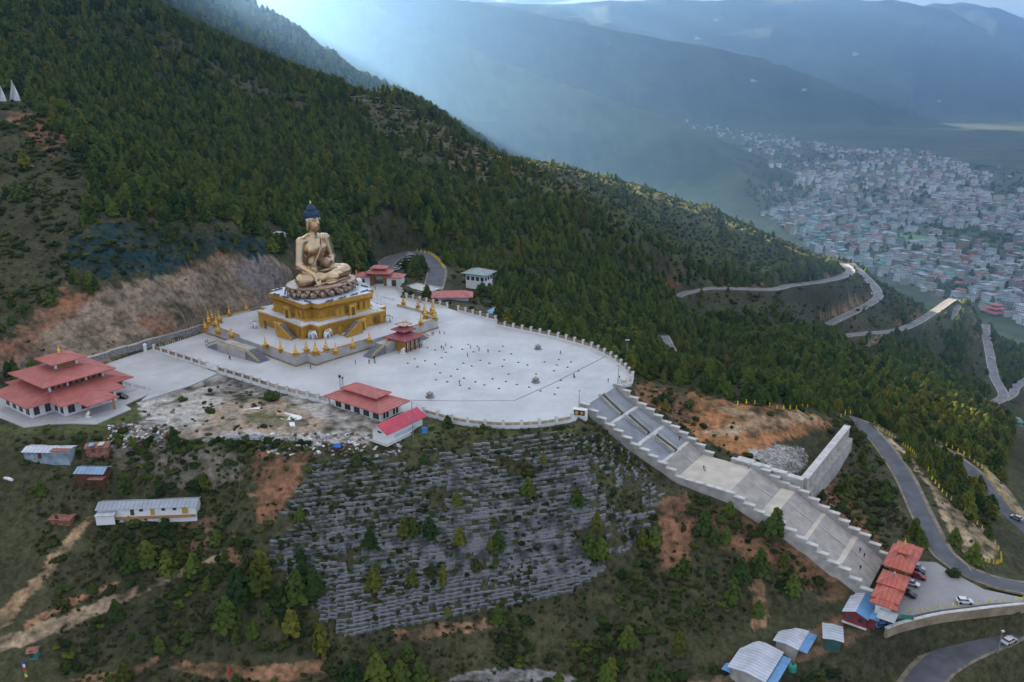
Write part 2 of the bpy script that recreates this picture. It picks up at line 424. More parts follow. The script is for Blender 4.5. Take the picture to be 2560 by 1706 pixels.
PLAZA_PX = [(388, 872), (470, 845), (560, 815), (690, 777), (800, 745), (870, 722), (905, 712), (988, 708), (1008, 742), (1019, 748), (1120, 771), (1145, 779), (1240, 804), (1241, 814), (1391, 845), (1482, 872), (1529, 897), (1560, 921), (1581, 946), (1579, 962), (1537, 969), (1462, 1015), (1439, 1051), (1367, 1065), (1278, 1070), (1184, 1065), (1133, 1056), (1067, 1037), (940, 1022), (822, 1009), (694, 977), (548, 929), (525, 923)]
PLAZA = [tuple(atz(u, v, 0)[:2]) for u, v in PLAZA_PX]
APRON_PX = [(215, 926), (255, 913), (364, 877), (385, 871), (387, 875), (524, 926), (546, 933), (480, 962), (391, 991), (352, 1003), (372, 985), (312, 1012), (328, 1022), (240, 1060), (175, 1058), (130, 1060), (60, 1068), (-60, 1020), (-60, 990)]
APRON = [tuple(atz(u, v, 0)[:2]) for u, v in APRON_PX]
LOT_PX = [(2340, 1406), (2380, 1432), (2461, 1474), (2560, 1495), (2560, 1504), (2480, 1508), (2435, 1514), (2346, 1525), (2290, 1536), (2240, 1546), (2205, 1545), (2200, 1500), (2230, 1400)]
LOT = [tuple(atz(u, v, -33.5)[:2]) for u, v in LOT_PX]
FLATS = [(PLAZA, -0.45, 2.5), (APRON, -0.35, 3.0), (LOT, -33.7, 2.5)]
FLATS.append(([tuple(site(p, q)[:2]) for p, q in [(130, -9.5), (160.5, -9.5), (226, -9.5), (226, 12), (160.5, 12), (130, 12)]], None, 2.0))
STAIR_PROF = [(132.3, 0.0), (140.5, -4.8), (141.7, -4.8), (150.5, -9.2), (151.7, -9.2), (159.5, -12.6), (160.5, -12.6), (165.5, -15.7), (182, -15.7), (191.5, -19.5), (195.5, -19.5), (204, -23.9), (205.2, -23.9), (213.5, -28.3), (215, -28.3), (222.5, -33.3)]
def stair_z(p):
    return np.interp(p, [a for a, b in STAIR_PROF], [b for a, b in STAIR_PROF])
def edge_dist(x, y, poly):
    d, _ = poly_dist(x, y, [(*p, 0) for p in poly] + [(*poly[0], 0)])
    return np.where(in_poly(x, y, poly), -d, d)
BANK = [tuple(atz(u, v, 0)) for u, v in ((60, 965), (160, 938), (240, 915), (365, 877), (470, 846), (560, 816), (690, 776), (800, 744), (868, 722))]
BANK_AL = [p[0] * .78 + p[1] * .62 for p in BANK]; BANK_AC = [-p[0] * .62 + p[1] * .78 for p in BANK]
def ground(x, y, detail=True):
    x = np.asarray(x, float); y = np.asarray(y, float); shp = x.shape
    x = x.ravel(); y = y.ravel()
    r = np.hypot(x, y)
    h = far_height(x, y)
    m = r < 1500
    if m.any():
        nh = tps(x[m], y[m])
        if detail:
            rr = np.clip((r[m] - 150) / 300, 0.25, 1)
            nh = nh + fbm(x[m] / 38, y[m] / 38, 4, 3) * np.interp(r[m], [150, 400, 650], [1.6, 4.5, 2.6]) + fbm(x[m] / 7, y[m] / 7, 3, 9) * 0.9
        xm, ym = x[m], y[m]
        # ribs and runnels down the cut bank
        cb = (xm > -330) & (xm < -20) & (ym > 220) & (ym < 460)
        if detail and cb.any():
            xb, yb = xm[cb], ym[cb]
            db, _ = poly_dist(xb, yb, BANK)
            al = xb * .78 + yb * .62; ac = -xb * .62 + yb * .78
            up = ac > np.interp(al, BANK_AL, BANK_AC)
            mk = np.clip((db - 3) / 5, 0, 1) * np.clip((34 - db) / 12, 0, 1) * up
            nh[cb] += mk * ((ridged(al / 5.5 + ac / 40, ac / 30, 3, 141) - .62) * 5.0 + fbm(al / 3, ac / 3, 3, 145) * 1.6)
        # rain gullies on the open front slopes
        fr = (ym < 240) & (r[m] > 120)
        if detail and fr.any():
            nh[fr] += (ridged(xm[fr] / 22, ym[fr] / 34, 4, 151) - .62) * 3.2 * np.clip((235 - ym[fr]) / 25, 0, 1)
        nh = nh - np.clip(r[m] - 1000, 0, 600) * 0.5
        hm = h[m]
        near = r[m] < 640
        # behind the first crest the larger of the two surfaces is the ground
        h[m] = np.where(near, nh, np.maximum(nh, hm))
    near = r < 1100
    if near.any():
        xs, ys, hs = x[near], y[near], h[near]
        for w, pts in ROADS.values():
            bb = np.array(pts)
            sel = (xs > bb[:, 0].min() - 25) & (xs < bb[:, 0].max() + 25) & (ys > bb[:, 1].min() - 25) & (ys < bb[:, 1].max() + 25)
            if not sel.any(): continue
            d, zr = poly_dist(xs[sel], ys[sel], pts)
            k = np.clip((d - w * 0.62) / 7.0, 0, 1); k = k * k * (3 - 2 * k)
            hs[sel] = hs[sel] * k + (zr - 0.12) * (1 - k)
        for poly, z, fade in FLATS:
            bb = np.array(poly)
            sel = (xs > bb[:, 0].min() - 20) & (xs < bb[:, 0].max() + 20) & (ys > bb[:, 1].min() - 20) & (ys < bb[:, 1].max() + 20)
            if not sel.any(): continue
            e = edge_dist(xs[sel], ys[sel], poly)
            k = np.clip(e / fade, 0, 1)
            if z is None:
                pp, qq = to_site(xs[sel], ys[sel]); zt = stair_z(pp) - 1.6
            else: zt = z
            hs[sel] = hs[sel] * k + zt * (1 - k)
        h[near] = hs
    return h.reshape(shp)
def hit_many(us, vs, d0=150, d1=1500, n=160):
    us = np.asarray(us, float); vs = np.asarray(vs, float)
    t = np.exp(np.linspace(math.log(d0), math.log(d1), n))
    x = (us - 1280) / FPX; y = -(vs - 853) / FPX
    R = np.stack([x, CP + y * SP, -SP + y * CP], 1)
    P = R[:, None, :] * t[None, :, None]; P[..., 2] += CAM_H
    g = ground(P[..., 0], P[..., 1])
    below = P[..., 2] < g
    i = np.clip(np.argmax(below, 1), 1, n - 1); k = np.arange(len(us))
    a0 = P[k, i - 1, 2] - g[k, i - 1]; a1 = P[k, i, 2] - g[k, i]
    f = np.clip(a0 / (a0 - a1 + 1e-9), 0, 1)[:, None]
    Q = P[k, i - 1] * (1 - f) + P[k, i] * f
    Q[:, 2] = ground(Q[:, 0], Q[:, 1])
    return Q, below.any(1)
def gz(x, y): return float(ground(np.array([x]), np.array([y]))[0])
def hit(u, v, d0=150, d1=6000, n=300):
    """where the line of sight through a photo pixel meets the ground"""
    t = np.exp(np.linspace(math.log(d0), math.log(d1), n)); rr = ray(u, v)
    P = rr[None] * t[:, None]; P[:, 2] += CAM_H
    g = ground(P[:, 0], P[:, 1])
    b = np.nonzero(P[:, 2] < g)[0]
    if len(b) == 0: return None
    i = b[0]
    if i == 0: return P[0]
    a0 = P[i - 1, 2] - g[i - 1]; a1 = P[i, 2] - g[i]
    k = a0 / (a0 - a1 + 1e-9)
    p = P[i - 1] * (1 - k) + P[i] * k
    p[2] = gz(p[0], p[1])
    return p
# ------------------------------------------------------------------ ground cover colours, by place
RED = (0.215, 0.105, 0.058); TAN = (0.30, 0.22, 0.14); GRASS = (0.075, 0.085, 0.03); FLOOR = (0.055, 0.055, 0.028)
BROWN = (0.11, 0.085, 0.055); ROCK = (0.22, 0.165, 0.115); GRAVEL = (0.36, 0.335, 0.29); NET = (0.014, 0.036, 0.036); SCRUB = (0.055, 0.054, 0.026)
COVER = [ # colour, strength, depth range, outline in the photograph, ragged edge
 (SCRUB, 1, (150, 330), [(-200, 1090), (700, 1130), (1000, 1100), (1460, 1050), (1700, 1200), (2100, 1500), (2700, 1500), (2700, 1800), (-200, 1800)], 20),
 (SCRUB, .8, (250, 480), [(-200, 260), (60, 260), (220, 420), (190, 640), (60, 780), (-200, 900)], 15),
 ((.075, .085, .03), .8, (500, 900), [(880, 210), (1060, 260), (1260, 400), (1460, 430), (1760, 530), (2090, 670), (1900, 690), (1700, 650), (1400, 520), (1250, 480), (1000, 380), (860, 260)], 14),
 ((.10, .08, .05), .7, (500, 900), [(1080, 300), (1180, 350), (1260, 400), (1450, 440), (1480, 470), (1420, 480), (1250, 440), (1120, 430), (1090, 380), (1000, 330), (880, 280), (900, 260)], 8),
 ((.17, .10, .06), .6, (500, 900), [(1150, 395), (1300, 405), (1380, 420), (1330, 445), (1200, 440), (1110, 436)], 10),
 ((.34, .28, .07), .95, (500, 1000), [(1230, 370), (1400, 390), (1750, 494), (2070, 630), (2080, 666), (1740, 530), (1400, 426), (1250, 408)], 3),  # yellow crest grass, its colour brightened to imitate the sunlit rim
 (ROCK, 1, (250, 400), [(-60, 950), (-60, 880), (60, 820), (90, 770), (180, 770), (240, 730), (330, 700), (450, 680), (540, 640), (600, 635), (700, 650), (740, 680), (735, 770), (690, 775), (240, 908), (0, 945)], 10),
 (RED, .95, (250, 400), [(-60, 920), (-60, 880), (60, 820), (80, 765), (120, 775), (160, 750), (165, 700), (180, 740), (270, 715), (230, 760), (120, 830), (60, 900)], 9),
 (RED, .7, (250, 400), [(360, 780), (430, 780), (450, 830), (400, 850), (360, 820)], 9),
 (RED, .6, (250, 400), [(440, 665), (560, 620), (600, 630), (540, 660), (470, 680)], 9),
 ((.15, .13, .12), .9, (250, 400), [(600, 640), (690, 650), (740, 690), (730, 750), (650, 740), (600, 700)], 9),
 (NET, .95, (250, 420), [(170, 670), (180, 600), (260, 560), (420, 560), (500, 580), (640, 590), (690, 610), (670, 650), (590, 625), (560, 620), (480, 655), (400, 690), (370, 680), (300, 690), (230, 700)], 12),
 (RED, .8, (330, 480), [(10, 280), (60, 285), (150, 300), (170, 340), (130, 400), (110, 370), (60, 330)], 9),
 (GRAVEL, 1, (190, 330), [(350, 1005), (392, 992), (548, 933), (690, 978), (830, 1012), (1000, 1060), (930, 1110), (800, 1115), (640, 1095), (420, 1110), (300, 1090), (350, 1050)], 9),
 (TAN, .8, (190, 330), [(560, 1000), (700, 1000), (820, 1050), (800, 1090), (600, 1080), (450, 1100), (400, 1080), (520, 1060)], 12),
 (GRASS, .9, (190, 330), [(0, 1060), (300, 1030), (360, 1005), (355, 1050), (300, 1085), (0, 1085)], 9),
 (GRASS, .7, (190, 330), [(610, 1040), (680, 1030), (740, 1050), (780, 1070), (700, 1065), (620, 1055)], 6),
 (GRASS, .9, (190, 330), [(950, 1090), (1070, 1055), (1180, 1072), (1300, 1078), (1440, 1062), (1460, 1050), (1440, 1090), (1300, 1100), (1100, 1110), (950, 1120), (880, 1130)], 6),
 (RED, .8, (190, 330), [(620, 1130), (780, 1130), (770, 1180), (720, 1280), (660, 1320), (640, 1220)], 14),
 ((.15, .13, .10), .7, (190, 330), [(290, 1100), (420, 1105), (600, 1130), (620, 1200), (500, 1230), (420, 1210), (300, 1180)], 14),
 (RED, .85, (190, 330), [(1640, 1260), (1720, 1240), (1740, 1310), (1730, 1400), (1660, 1430), (1640, 1380), (1660, 1330)], 12),
 ((.30, .16, .09), .9, (190, 330), [(1880, 1380), (1900, 1380), (1925, 1560), (1880, 1580), (1885, 1480)], 5),
 (RED, .6, (190, 330), [(1760, 1250), (2000, 1350), (2150, 1470), (2100, 1500), (1900, 1420), (1740, 1330)], 16),
 (RED, .9, (190, 340), [(2040, 1570), (2110, 1530), (2120, 1560), (2060, 1600)], 7),
 ((.22, .14, .085), .8, (190, 340), [(1950, 1600), (2100, 1560), (2200, 1560), (2150, 1600), (2000, 1660), (1800, 1706), (1700, 1706), (1850, 1680)], 8),
 ((.30, .14, .06), 1, (200, 420), [(1720, 980), (1780, 1000), (1880, 1010), (1960, 1020), (2080, 1050), (2060, 1070), (1960, 1100), (1900, 1130), (1860, 1150), (1800, 1110), (1740, 1090), (1720, 1040)], 10),
 (RED, .8, (200, 420), [(1600, 950), (1680, 970), (1730, 1000), (1720, 1060), (1650, 1030), (1600, 990)], 14),
 (TAN, .7, (200, 420), [(1740, 1000), (1850, 1020), (2000, 1030), (2080, 1055), (1960, 1070), (1850, 1085), (1740, 1085), (1860, 1050)], 8),
 ((.30, .28, .25), .9, (200, 420), [(1880, 1125), (1940, 1115), (2010, 1120), (2020, 1150), (1990, 1185), (1930, 1170), (1890, 1150)], 7),
 (RED, .75, (200, 420), [(2010, 1210), (2060, 1130), (2120, 1080), (2090, 1200), (2200, 1340), (2230, 1390), (2150, 1390), (2060, 1290), (1990, 1240)], 16),
 ((.36, .27, .16), 1, (200, 420), [(2165, 1058), (2230, 1085), (2290, 1160), (2360, 1250), (2470, 1330), (2500, 1380), (2480, 1400), (2420, 1395), (2380, 1340), (2320, 1210), (2260, 1130), (2200, 1080)], 5),
 ((.34, .26, .16), .9, (250, 480), [(2380, 1132), (2440, 1150), (2480, 1220), (2540, 1280), (2580, 1320), (2580, 1305), (2500, 1195), (2430, 1130)], 4),
 (RED, 1, (560, 900), [(1604, 712), (1612, 702), (1690, 685), (1705, 712), (1690, 725), (1620, 728)], 5),
 ((.28, .17, .10), .95, (560, 900), [(1790, 718), (1800, 703), (1930, 700), (1935, 714), (1880, 720)], 3),
 ((.28, .17, .10), .95, (560, 900), [(1960, 702), (2030, 692), (2100, 680), (2104, 662), (2108, 672), (2105, 686), (2040, 700)], 3),
 ((.30, .19, .11), .95, (560, 900), [(2035, 795), (2110, 758), (2170, 735), (2172, 755), (2110, 785), (2040, 808)], 4),
 (RED, .9, (560, 900), [(2230, 812), (2300, 775), (2302, 790), (2240, 818)], 4),
 ((.25, .18, .12), .8, (560, 900), [(2155, 850), (2220, 838), (2225, 845), (2160, 870)], 4),
 (RED, .6, (560, 900), [(2440, 800), (2500, 790), (2490, 830), (2440, 850)], 5),
 ((.30, .20, .11), .95, (150, 280), [(0, 1530), (100, 1430), (180, 1330), (225, 1290), (235, 1300), (190, 1360), (90, 1480), (0, 1580)], 5),
 ((.33, .24, .15), .95, (150, 280), [(0, 1595), (150, 1540), (280, 1490), (400, 1440), (560, 1385), (570, 1392), (420, 1455), (300, 1510), (180, 1565), (60, 1612), (0, 1620)], 5),
 ((.28, .15, .08), .9, (150, 280), [(60, 1560), (180, 1500), (300, 1455), (290, 1470), (170, 1520), (70, 1570)], 4),
 ((.28, .15, .08), .85, (150, 280), [(420, 1640), (560, 1665), (700, 1660), (815, 1640), (810, 1690), (700, 1706), (560, 1700), (430, 1670)], 7),
 ((.25, .14, .08), .8, (150, 280), [(180, 1700), (330, 1670), (395, 1640), (400, 1650), (330, 1690), (250, 1706)], 4),
 ((.26, .15, .09), .7, (150, 280), [(980, 1580), (1090, 1560), (1230, 1550), (1240, 1570), (1120, 1590), (1000, 1610)], 7),
 ((.28, .15, .08), .7, (150, 280), [(570, 1440), (580, 1320), (600, 1340), (600, 1450)], 8),
 ((.20, .12, .08), .6, (150, 280), [(460, 1290), (540, 1290), (530, 1380), (470, 1390)], 10),
 ((.22, .21, .20), .95, (150, 280), [(1100, 1706), (1180, 1680), (1280, 1672), (1400, 1680), (1470, 1706)], 4),
]
def cover(x, y, z):
    u, v, dep = proj(x, y, z)
    r = np.hypot(x, y)
    n1 = fbm(x / 30, y / 30, 4, 51)[:, None]; yz = y + 1.3 * z; n2 = fbm(x / 5, yz / 5, 3, 61)[:, None]
    col = np.array(FLOOR)[None] * (1 + 0.5 * n1 + 0.4 * n2)
    far = np.clip((r - 900) / 700, 0, 1)[:, None]
    nf = fbm(x / 220, y / 220, 5, 71)[:, None]
    fcol = np.array((.040, .058, .028))[None] * (1 + 0.9 * nf + .5 * n1)
    col = col * (1 - far) + fcol * far
    # town ground and fields
    vf = (np.clip((z - (VALLEY + 45)) / -30, 0, 1) * np.clip((r - 1150) / 100, 0, 1))[:, None]
    col = col * (1 - vf) + (np.array((.075, .095, .05))[None] * (1 + .6 * nf + .5 * n1)) * vf
    n3 = fbm(x / 2.3, yz / 2.3, 2, 77); n4 = fbm(x / 2.3 + 40, yz / 2.3, 2, 79)
    j = 1.3 * n2[:, 0] + .8 * n1[:, 0] + 1.3 * n3; j2 = 1.3 * n4 + 1.0 * fbm(x / 6 + 9, yz / 6, 3, 81) + .7 * fbm(x / 25, y / 25, 3, 83)
    for c, s, (d0, d1), poly, rag in COVER:
        bb = np.array(poly)
        sel = (dep > d0) & (dep < d1) & (u > bb[:, 0].min() - 40) & (u < bb[:, 0].max() + 40) & (v > bb[:, 1].min() - 40) & (v < bb[:, 1].max() + 40)
        if not sel.any(): continue
        uu = u[sel] + j[sel] * rag * 1.6; vv = v[sel] + j2[sel] * rag * 1.1
        ins = in_poly(uu, vv, poly)
        idx = np.nonzero(sel)[0][ins]
        k = np.clip(s * (.74 + .9 * n2[idx] + 1.1 * n3[idx][:, None] + .5 * n1[idx]), 0, 1)
        col[idx] = col[idx] * (1 - k) + np.array(c)[None] * (1 + .30 * n2[idx] + .30 * n1[idx]) * k
    return np.clip(col, .004, .8)
def ground_material():
    m = bpy.data.materials.new('ground_cover'); m.use_nodes = True
    nt = m.node_tree; b = nt.nodes['Principled BSDF']; b.inputs['Roughness'].default_value = .95; b.inputs['Specular IOR Level'].default_value = .1
    at = nt.nodes.new('ShaderNodeVertexColor'); at.layer_name = 'cover'
    tc = nt.nodes.new('ShaderNodeTexCoord')
    n = nt.nodes.new('ShaderNodeTexNoise'); n.inputs['Scale'].default_value = .55; n.inputs['Detail'].default_value = 9; n.inputs['Roughness'].default_value = .7
    nt.links.new(tc.outputs['Object'], n.inputs['Vector'])
    r = nt.nodes.new('ShaderNodeMapRange'); r.inputs[1].default_value = .3; r.inputs[2].default_value = .7; r.inputs[3].default_value = .35; r.inputs[4].default_value = 1.7
    nt.links.new(n.outputs['Fac'], r.inputs[0])
    mx = nt.nodes.new('ShaderNodeMix'); mx.data_type = 'RGBA'; mx.blend_type = 'MULTIPLY'; mx.inputs[0].default_value = 1
    nt.links.new(at.outputs['Color'], mx.inputs[6]); nt.links.new(r.outputs[0], mx.inputs[7])
    nt.links.new(mx.outputs[2], b.inputs['Base Color'])
    bp = nt.nodes.new('ShaderNodeBump'); bp.inputs['Strength'].default_value = .8; bp.inputs['Distance'].default_value = .8
    nt.links.new(n.outputs['Fac'], bp.inputs['Height']); nt.links.new(bp.outputs['Normal'], b.inputs['Normal'])
    return m
M_GROUND = ground_material()
def polar_sheet(name, r0, r1, nr, angs):
    R = nr if hasattr(nr, '__len__') else np.exp(np.linspace(math.log(r0), math.log(r1), nr))
    nr = len(R); A = np.radians(np.array(angs))
    X = (R[:, None] * np.sin(A)[None]).ravel(); Y = (R[:, None] * np.cos(A)[None]).ravel()
    Z = ground(X, Y)
    # gullies and ribs on the cut bank
    u, v, dep = proj(X, Y, Z)
    na = len(A)
    i = np.arange((nr - 1) * (na - 1)); a = i // (na - 1) * na + i % (na - 1)
    F = np.stack([a, a + 1, a + na + 1, a + na], 1)[:, ::-1]
    me = np_mesh(name, np.stack([X, Y, Z], 1), F, M_GROUND, True, cover(X, Y, Z))
    o = obj(name, me); o['kind'] = 'structure'
    return o
fine = list(np.arange(-36, 36.01, .19)); side = list(np.arange(-100, -36.2, 1.6)); side2 = list(np.arange(36.6, 100, 1.6))
_L = lambda a, b, n: np.exp(np.linspace(math.log(a), math.log(b), n, endpoint=False))
polar_sheet('hillside', 60, 1500, np.concatenate([_L(60, 150, 60), _L(150, 420, 400), _L(420, 900, 190), _L(900, 1500, 90), [1500.0]]), side + fine + side2)
polar_sheet('mountain_range', 1500, 24000, 200, list(np.arange(-90, -36, 2)) + list(np.arange(-36, 36.01, .16)) + list(np.arange(38, 91, 2)))
# ------------------------------------------------------------------ plaza and paving
def paving(name, col, joint, scale, mortar=0.006, rough=.55):
    m = bpy.data.materials.new(name); m.use_nodes = True
    nt = m.node_tree; b = nt.nodes['Principled BSDF']; b.inputs['Roughness'].default_value = rough; b.inputs['Specular IOR Level'].default_value = .35
    tc = nt.nodes.new('ShaderNodeTexCoord'); mp = nt.nodes.new('ShaderNodeMapping'); mp.inputs['Rotation'].default_value = (0, 0, -SITE_ROT)
    br = nt.nodes.new('ShaderNodeTexBrick'); br.offset = 0.0; br.inputs['Scale'].default_value = scale
    br.inputs['Mortar Size'].default_value = mortar; br.inputs['Brick Width'].default_value = .5; br.inputs['Row Height'].default_value = .5
    br.inputs['Color1'].default_value = (*[c * .97 for c in col], 1); br.inputs['Color2'].default_value = (*[c * 1.03 for c in col], 1); br.inputs['Mortar'].default_value = (*joint, 1)
    nt.links.new(tc.outputs['Object'], mp.inputs['Vector']); nt.links.new(mp.outputs[0], br.inputs['Vector'])
    n = nt.nodes.new('ShaderNodeTexNoise'); n.inputs['Scale'].default_value = .06; n.inputs['Detail'].default_value = 8; n.inputs['Roughness'].default_value = .62
    nt.links.new(tc.outputs['Object'], n.inputs['Vector'])
    r = nt.nodes.new('ShaderNodeMapRange'); r.inputs[1].default_value = .3; r.inputs[2].default_value = .7; r.inputs[3].default_value = .80; r.inputs[4].default_value = 1.14
    nt.links.new(n.outputs['Fac'], r.inputs[0])
    mx = nt.nodes.new('ShaderNodeMix'); mx.data_type = 'RGBA'; mx.blend_type = 'MULTIPLY'; mx.inputs[0].default_value = 1
    nt.links.new(br.outputs['Color'], mx.inputs[6]); nt.links.new(r.outputs[0], mx.inputs[7]); nt.links.new(mx.outputs[2], b.inputs['Base Color'])
    MATS[name] = m
    return m
M_PLAZA = paving('pale_plaza_paving', (.47, .465, .455), (.38, .375, .37), .35)
M_APRON = paving('grey_concrete_apron', (.44, .44, .43), (.36, .36, .35), .12)
M_LOT = paving('grey_parking_paving', (.25, .245, .235), (.20, .20, .19), .5)
M_ASPH = mat('asphalt', (.095, .097, .105), .85, var=.2, vscale=.25, bump=.2, bscale=6)
M_ASPH2 = mat('pale_old_asphalt', (.17, .17, .175), .85, var=.25, vscale=.2)
M_WHITE = mat('white_limewash', (.68, .68, .66), .8, var=.06, vscale=.8)
M_CONC = mat('weathered_concrete', (.36, .34, .30), .9, var=.22, vscale=.35, bump=.3)
M_CAP = mat('pale_concrete_coping', (.50, .48, .44), .85, var=.15, vscale=.5)
M_STONE = mat('grey_stone_masonry', (.22, .21, .195), .9, var=.35, vscale=1.4, bump=.8, bscale=2.2)
M_GOLD = mat('golden_paint', (.50, .27, .04), .4, metal=.45, var=.16, vscale=.7)
M_GOLDB = mat('bright_gold', (.74, .46, .10), .32, metal=.6, var=.1, vscale=2)
M_GOLDD = mat('dull_gold_door', (.19, .10, .02), .5, metal=.3, var=.3, vscale=2)
M_MARBLE = mat('white_marble', (.58, .60, .63), .5, var=.08, vscale=.4)
M_STEP = mat('dark_stone_steps', (.17, .18, .20), .7, var=.2, vscale=.8)
M_DARK = mat('dark_opening', (.015, .014, .013), .6, var=.2)
M_RED = mat('red_roof_sheet', (.40, .115, .095), .5, var=.16, vscale=.5, spec=.4)
M_RED2 = mat('orange_red_roof_sheet', (.46, .105, .06), .5, var=.14, vscale=.5, spec=.4)
M_PINK = mat('crimson_roof_sheet', (.48, .055, .085), .45, var=.10, vscale=.5, spec=.4)
M_WOOD = mat('painted_dark_timber', (.10, .04, .022), .7, var=.35, vscale=3)
M_WOODG = mat('carved_timber_frieze', (.26, .13, .05), .7, var=.5, vscale=5)
M_GLASS = mat('dark_window_glass', (.03, .035, .042), .15, var=.2, spec=.6)
M_METAL = mat('grey_steel', (.30, .31, .32), .45, metal=.6, var=.1)
M_BLACK = mat('black_rubber', (.012, .012, .013), .8, var=.2)
M_TIN = mat('pale_tin_sheet', (.47, .50, .54), .4, metal=.25, var=.18, vscale=.9, spec=.5)
M_TINB = mat('blue_tin_sheet', (.12, .27, .47), .42, var=.15, vscale=.9, spec=.5)
M_TINR = mat('rusty_tin_sheet', (.24, .10, .07), .7, var=.4, vscale=1.5)
M_GREENR = mat('green_roof_sheet', (.07, .26, .21), .5, var=.15)
M_YEL = mat('yellow_paint', (.72, .55, .03), .6, var=.08)
M_DIRT = mat('bare_red_earth', (.28, .135, .065), .95, var=.3, vscale=.6, bump=.6, bscale=2)
M_BARK = mat('pine_bark', (.07, .045, .03), .9, var=.3, vscale=2)
def slab(name, poly, z0, z1, m, kind='structure'):
    b = MB(); b.prism(poly, z0, z1); o = b.build(name, m); o['kind'] = kind; return o
slab('plaza', PLAZA, -5.0, 0.0, M_PLAZA)
slab('apron_pavement', APRON, -3.0, -0.02, M_APRON)
slab('parking_pavement', LOT, -35.0, -33.5, M_LOT)
def smooth_line(pts, step=4.0):
    P = [Vector(p) for p in pts]; out = []
    for i in range(len(P) - 1):
        a = P[max(i - 1, 0)]; b = P[i]; c = P[i + 1]; d = P[min(i + 2, len(P) - 1)]
        n = max(2, int((c - b).length / step))
        for k in range(n):
            t = k / n
            out.append(0.5 * ((2 * b) + (c - a) * t + (2 * a - 5 * b + 4 * c - d) * t * t + (3 * b - a - 3 * c + d) * t ** 3))
    out.append(P[-1]); return out
def ribbon(mb, line, w, dz=0.1, off=0.0, thick=.35):
    vs = []; fs = []
    for i, p in enumerate(line):
        d = line[min(i + 1, len(line) - 1)] - line[max(i - 1, 0)]; d.z = 0; d.normalize()
        n = Vector((-d.y, d.x, 0))
        for s in (-1, 1):
            e = p + n * (off + s * w / 2); vs.append((e.x, e.y, p.z + dz))
        for s in (-1, 1):
            e = p + n * (off + s * (w / 2 + .1)); vs.append((e.x, e.y, p.z + dz - thick))
    for i in range(len(line) - 1):
        a = i * 4; b = a + 4
        fs += [(a, a + 1, b + 1, b), (a + 2, a, b, b + 2), (a + 1, a + 3, b + 3, b + 1)]
    mb.add(vs, [f[::-1] for f in fs]); return mb
ROADLINE = {}
M_VERGE = mat('pale_concrete_verge', (.30, .27, .22), .9, var=.25, vscale=.3)
M_SHOULDER = mat('gravel_shoulder', (.20, .165, .115), .95, var=.35, vscale=.5, bump=.4)
for nm, (w, pts) in ROADS.items():
    ln = smooth_line(pts); ROADLINE[nm] = ln
    far_road = nm.startswith(('switch', 'valley', 'forest'))
    o = ribbon(MB(), ln, w, .12).build('road', M_ASPH2 if far_road else M_ASPH); o['kind'] = 'structure'
    if nm in ('hill_road', 'lower_road', 'bottom_road', 'upper_car_road'):
        o = ribbon(MB(), ln, w + 1.9, .05, .25, .5).build('road_shoulder', M_SHOULDER); o['kind'] = 'structure'
    if far_road:
        for s in (-1, 1):
            o = ribbon(MB(), ln, .9, .22, s * (w / 2 + .35), .5).build('road_verge', M_VERGE); o['kind'] = 'structure'
# painted edge of the bottom road junction line and the seam across the plaza
M_LINE = mat('dark_floor_seam', (.16, .16, .16), .8, var=.1)
def strip(name, pts, w, z, m):
    ln = [Vector((p[0], p[1], z)) for p in pts]
    o = ribbon(MB(), ln, w, 0.0, 0, .003).build(name, m); o['kind'] = 'structure'; return o
strip('floor_seam', [atz(1513, 892), atz(1380, 960), atz(1286, 1002), atz(1150, 1003), atz(960, 1000)], .28, .006, M_LINE)
# ------------------------------------------------------------------ podium under the statue (site grid)
def site_thing(name, label, cat, p, q, z=0.0, group=None, rot=0.0):
    return thing(name, label, cat, site(p, q, z), SITE_ROT + rot, group)
def plus_poly(h1, h2, n1, n2):
    """square with twice-stepped corners; h outer half, n notch positions"""
    q = [(h1, -n2), (n1, -n2) if False else (h1, -n2)]
    P = [(n2, -h1), (n2, -h2), (n1, -h2), (n1, -n1), (h2, -n1), (h2, -n2), (h1, -n2)]
    out = []
    for k in range(4):
        c, s = [(1, 0), (0, 1), (-1, 0), (0, -1)][k]
        for x, y in P: out.append((x * c - y * s, x * s + y * c))
    return out
def stepped(h, a, b):
    """square of half width h with stepped corners: sides reach |t|<=a, then b"""
    P = [(a, -h), (a, -(h - (h - b))) ]
    P = [(a, -h), (a, -b), (b, -b), (b, -a)]
    out = []
    for k in range(4):
        c, s = [(1, 0), (0, 1), (-1, 0), (0, -1)][k]
        for x, y in P: out.append((x * c - y * s, x * s + y * c))
    return out
POD_H = 3.4
pod = site_thing('terrace_podium', 'grey walled terrace with stepped corners and gold coping under the golden plinth', 'terrace', 0, 0)
PODP = stepped(38.3, 28.2, 33.2)
MB().prism(PODP, 0.02, POD_H).build('floor', M_PLAZA, pod)
def loop_wall(mb, poly, z0, z1, t_out, t_in):
    n = len(poly)
    for i in range(n):
        a = Vector(poly[i]); b = Vector(poly[(i + 1) % n]); d = (b - a); L = d.length; d.normalize(); nn = Vector((d.y, -d.x))
        p = [a + nn * t_out - d * t_out * 0, b + nn * t_out, b - nn * t_in, a - nn * t_in]
        mb.prism([tuple(x) for x in p], z0, z1)
    return mb
loop_wall(MB(), PODP, .0, POD_H + .02, .12, .3).build('wall', mat('podium_wall_panels', (.42, .41, .39), .85, var=.14, vscale=.25, bump=.15), pod)
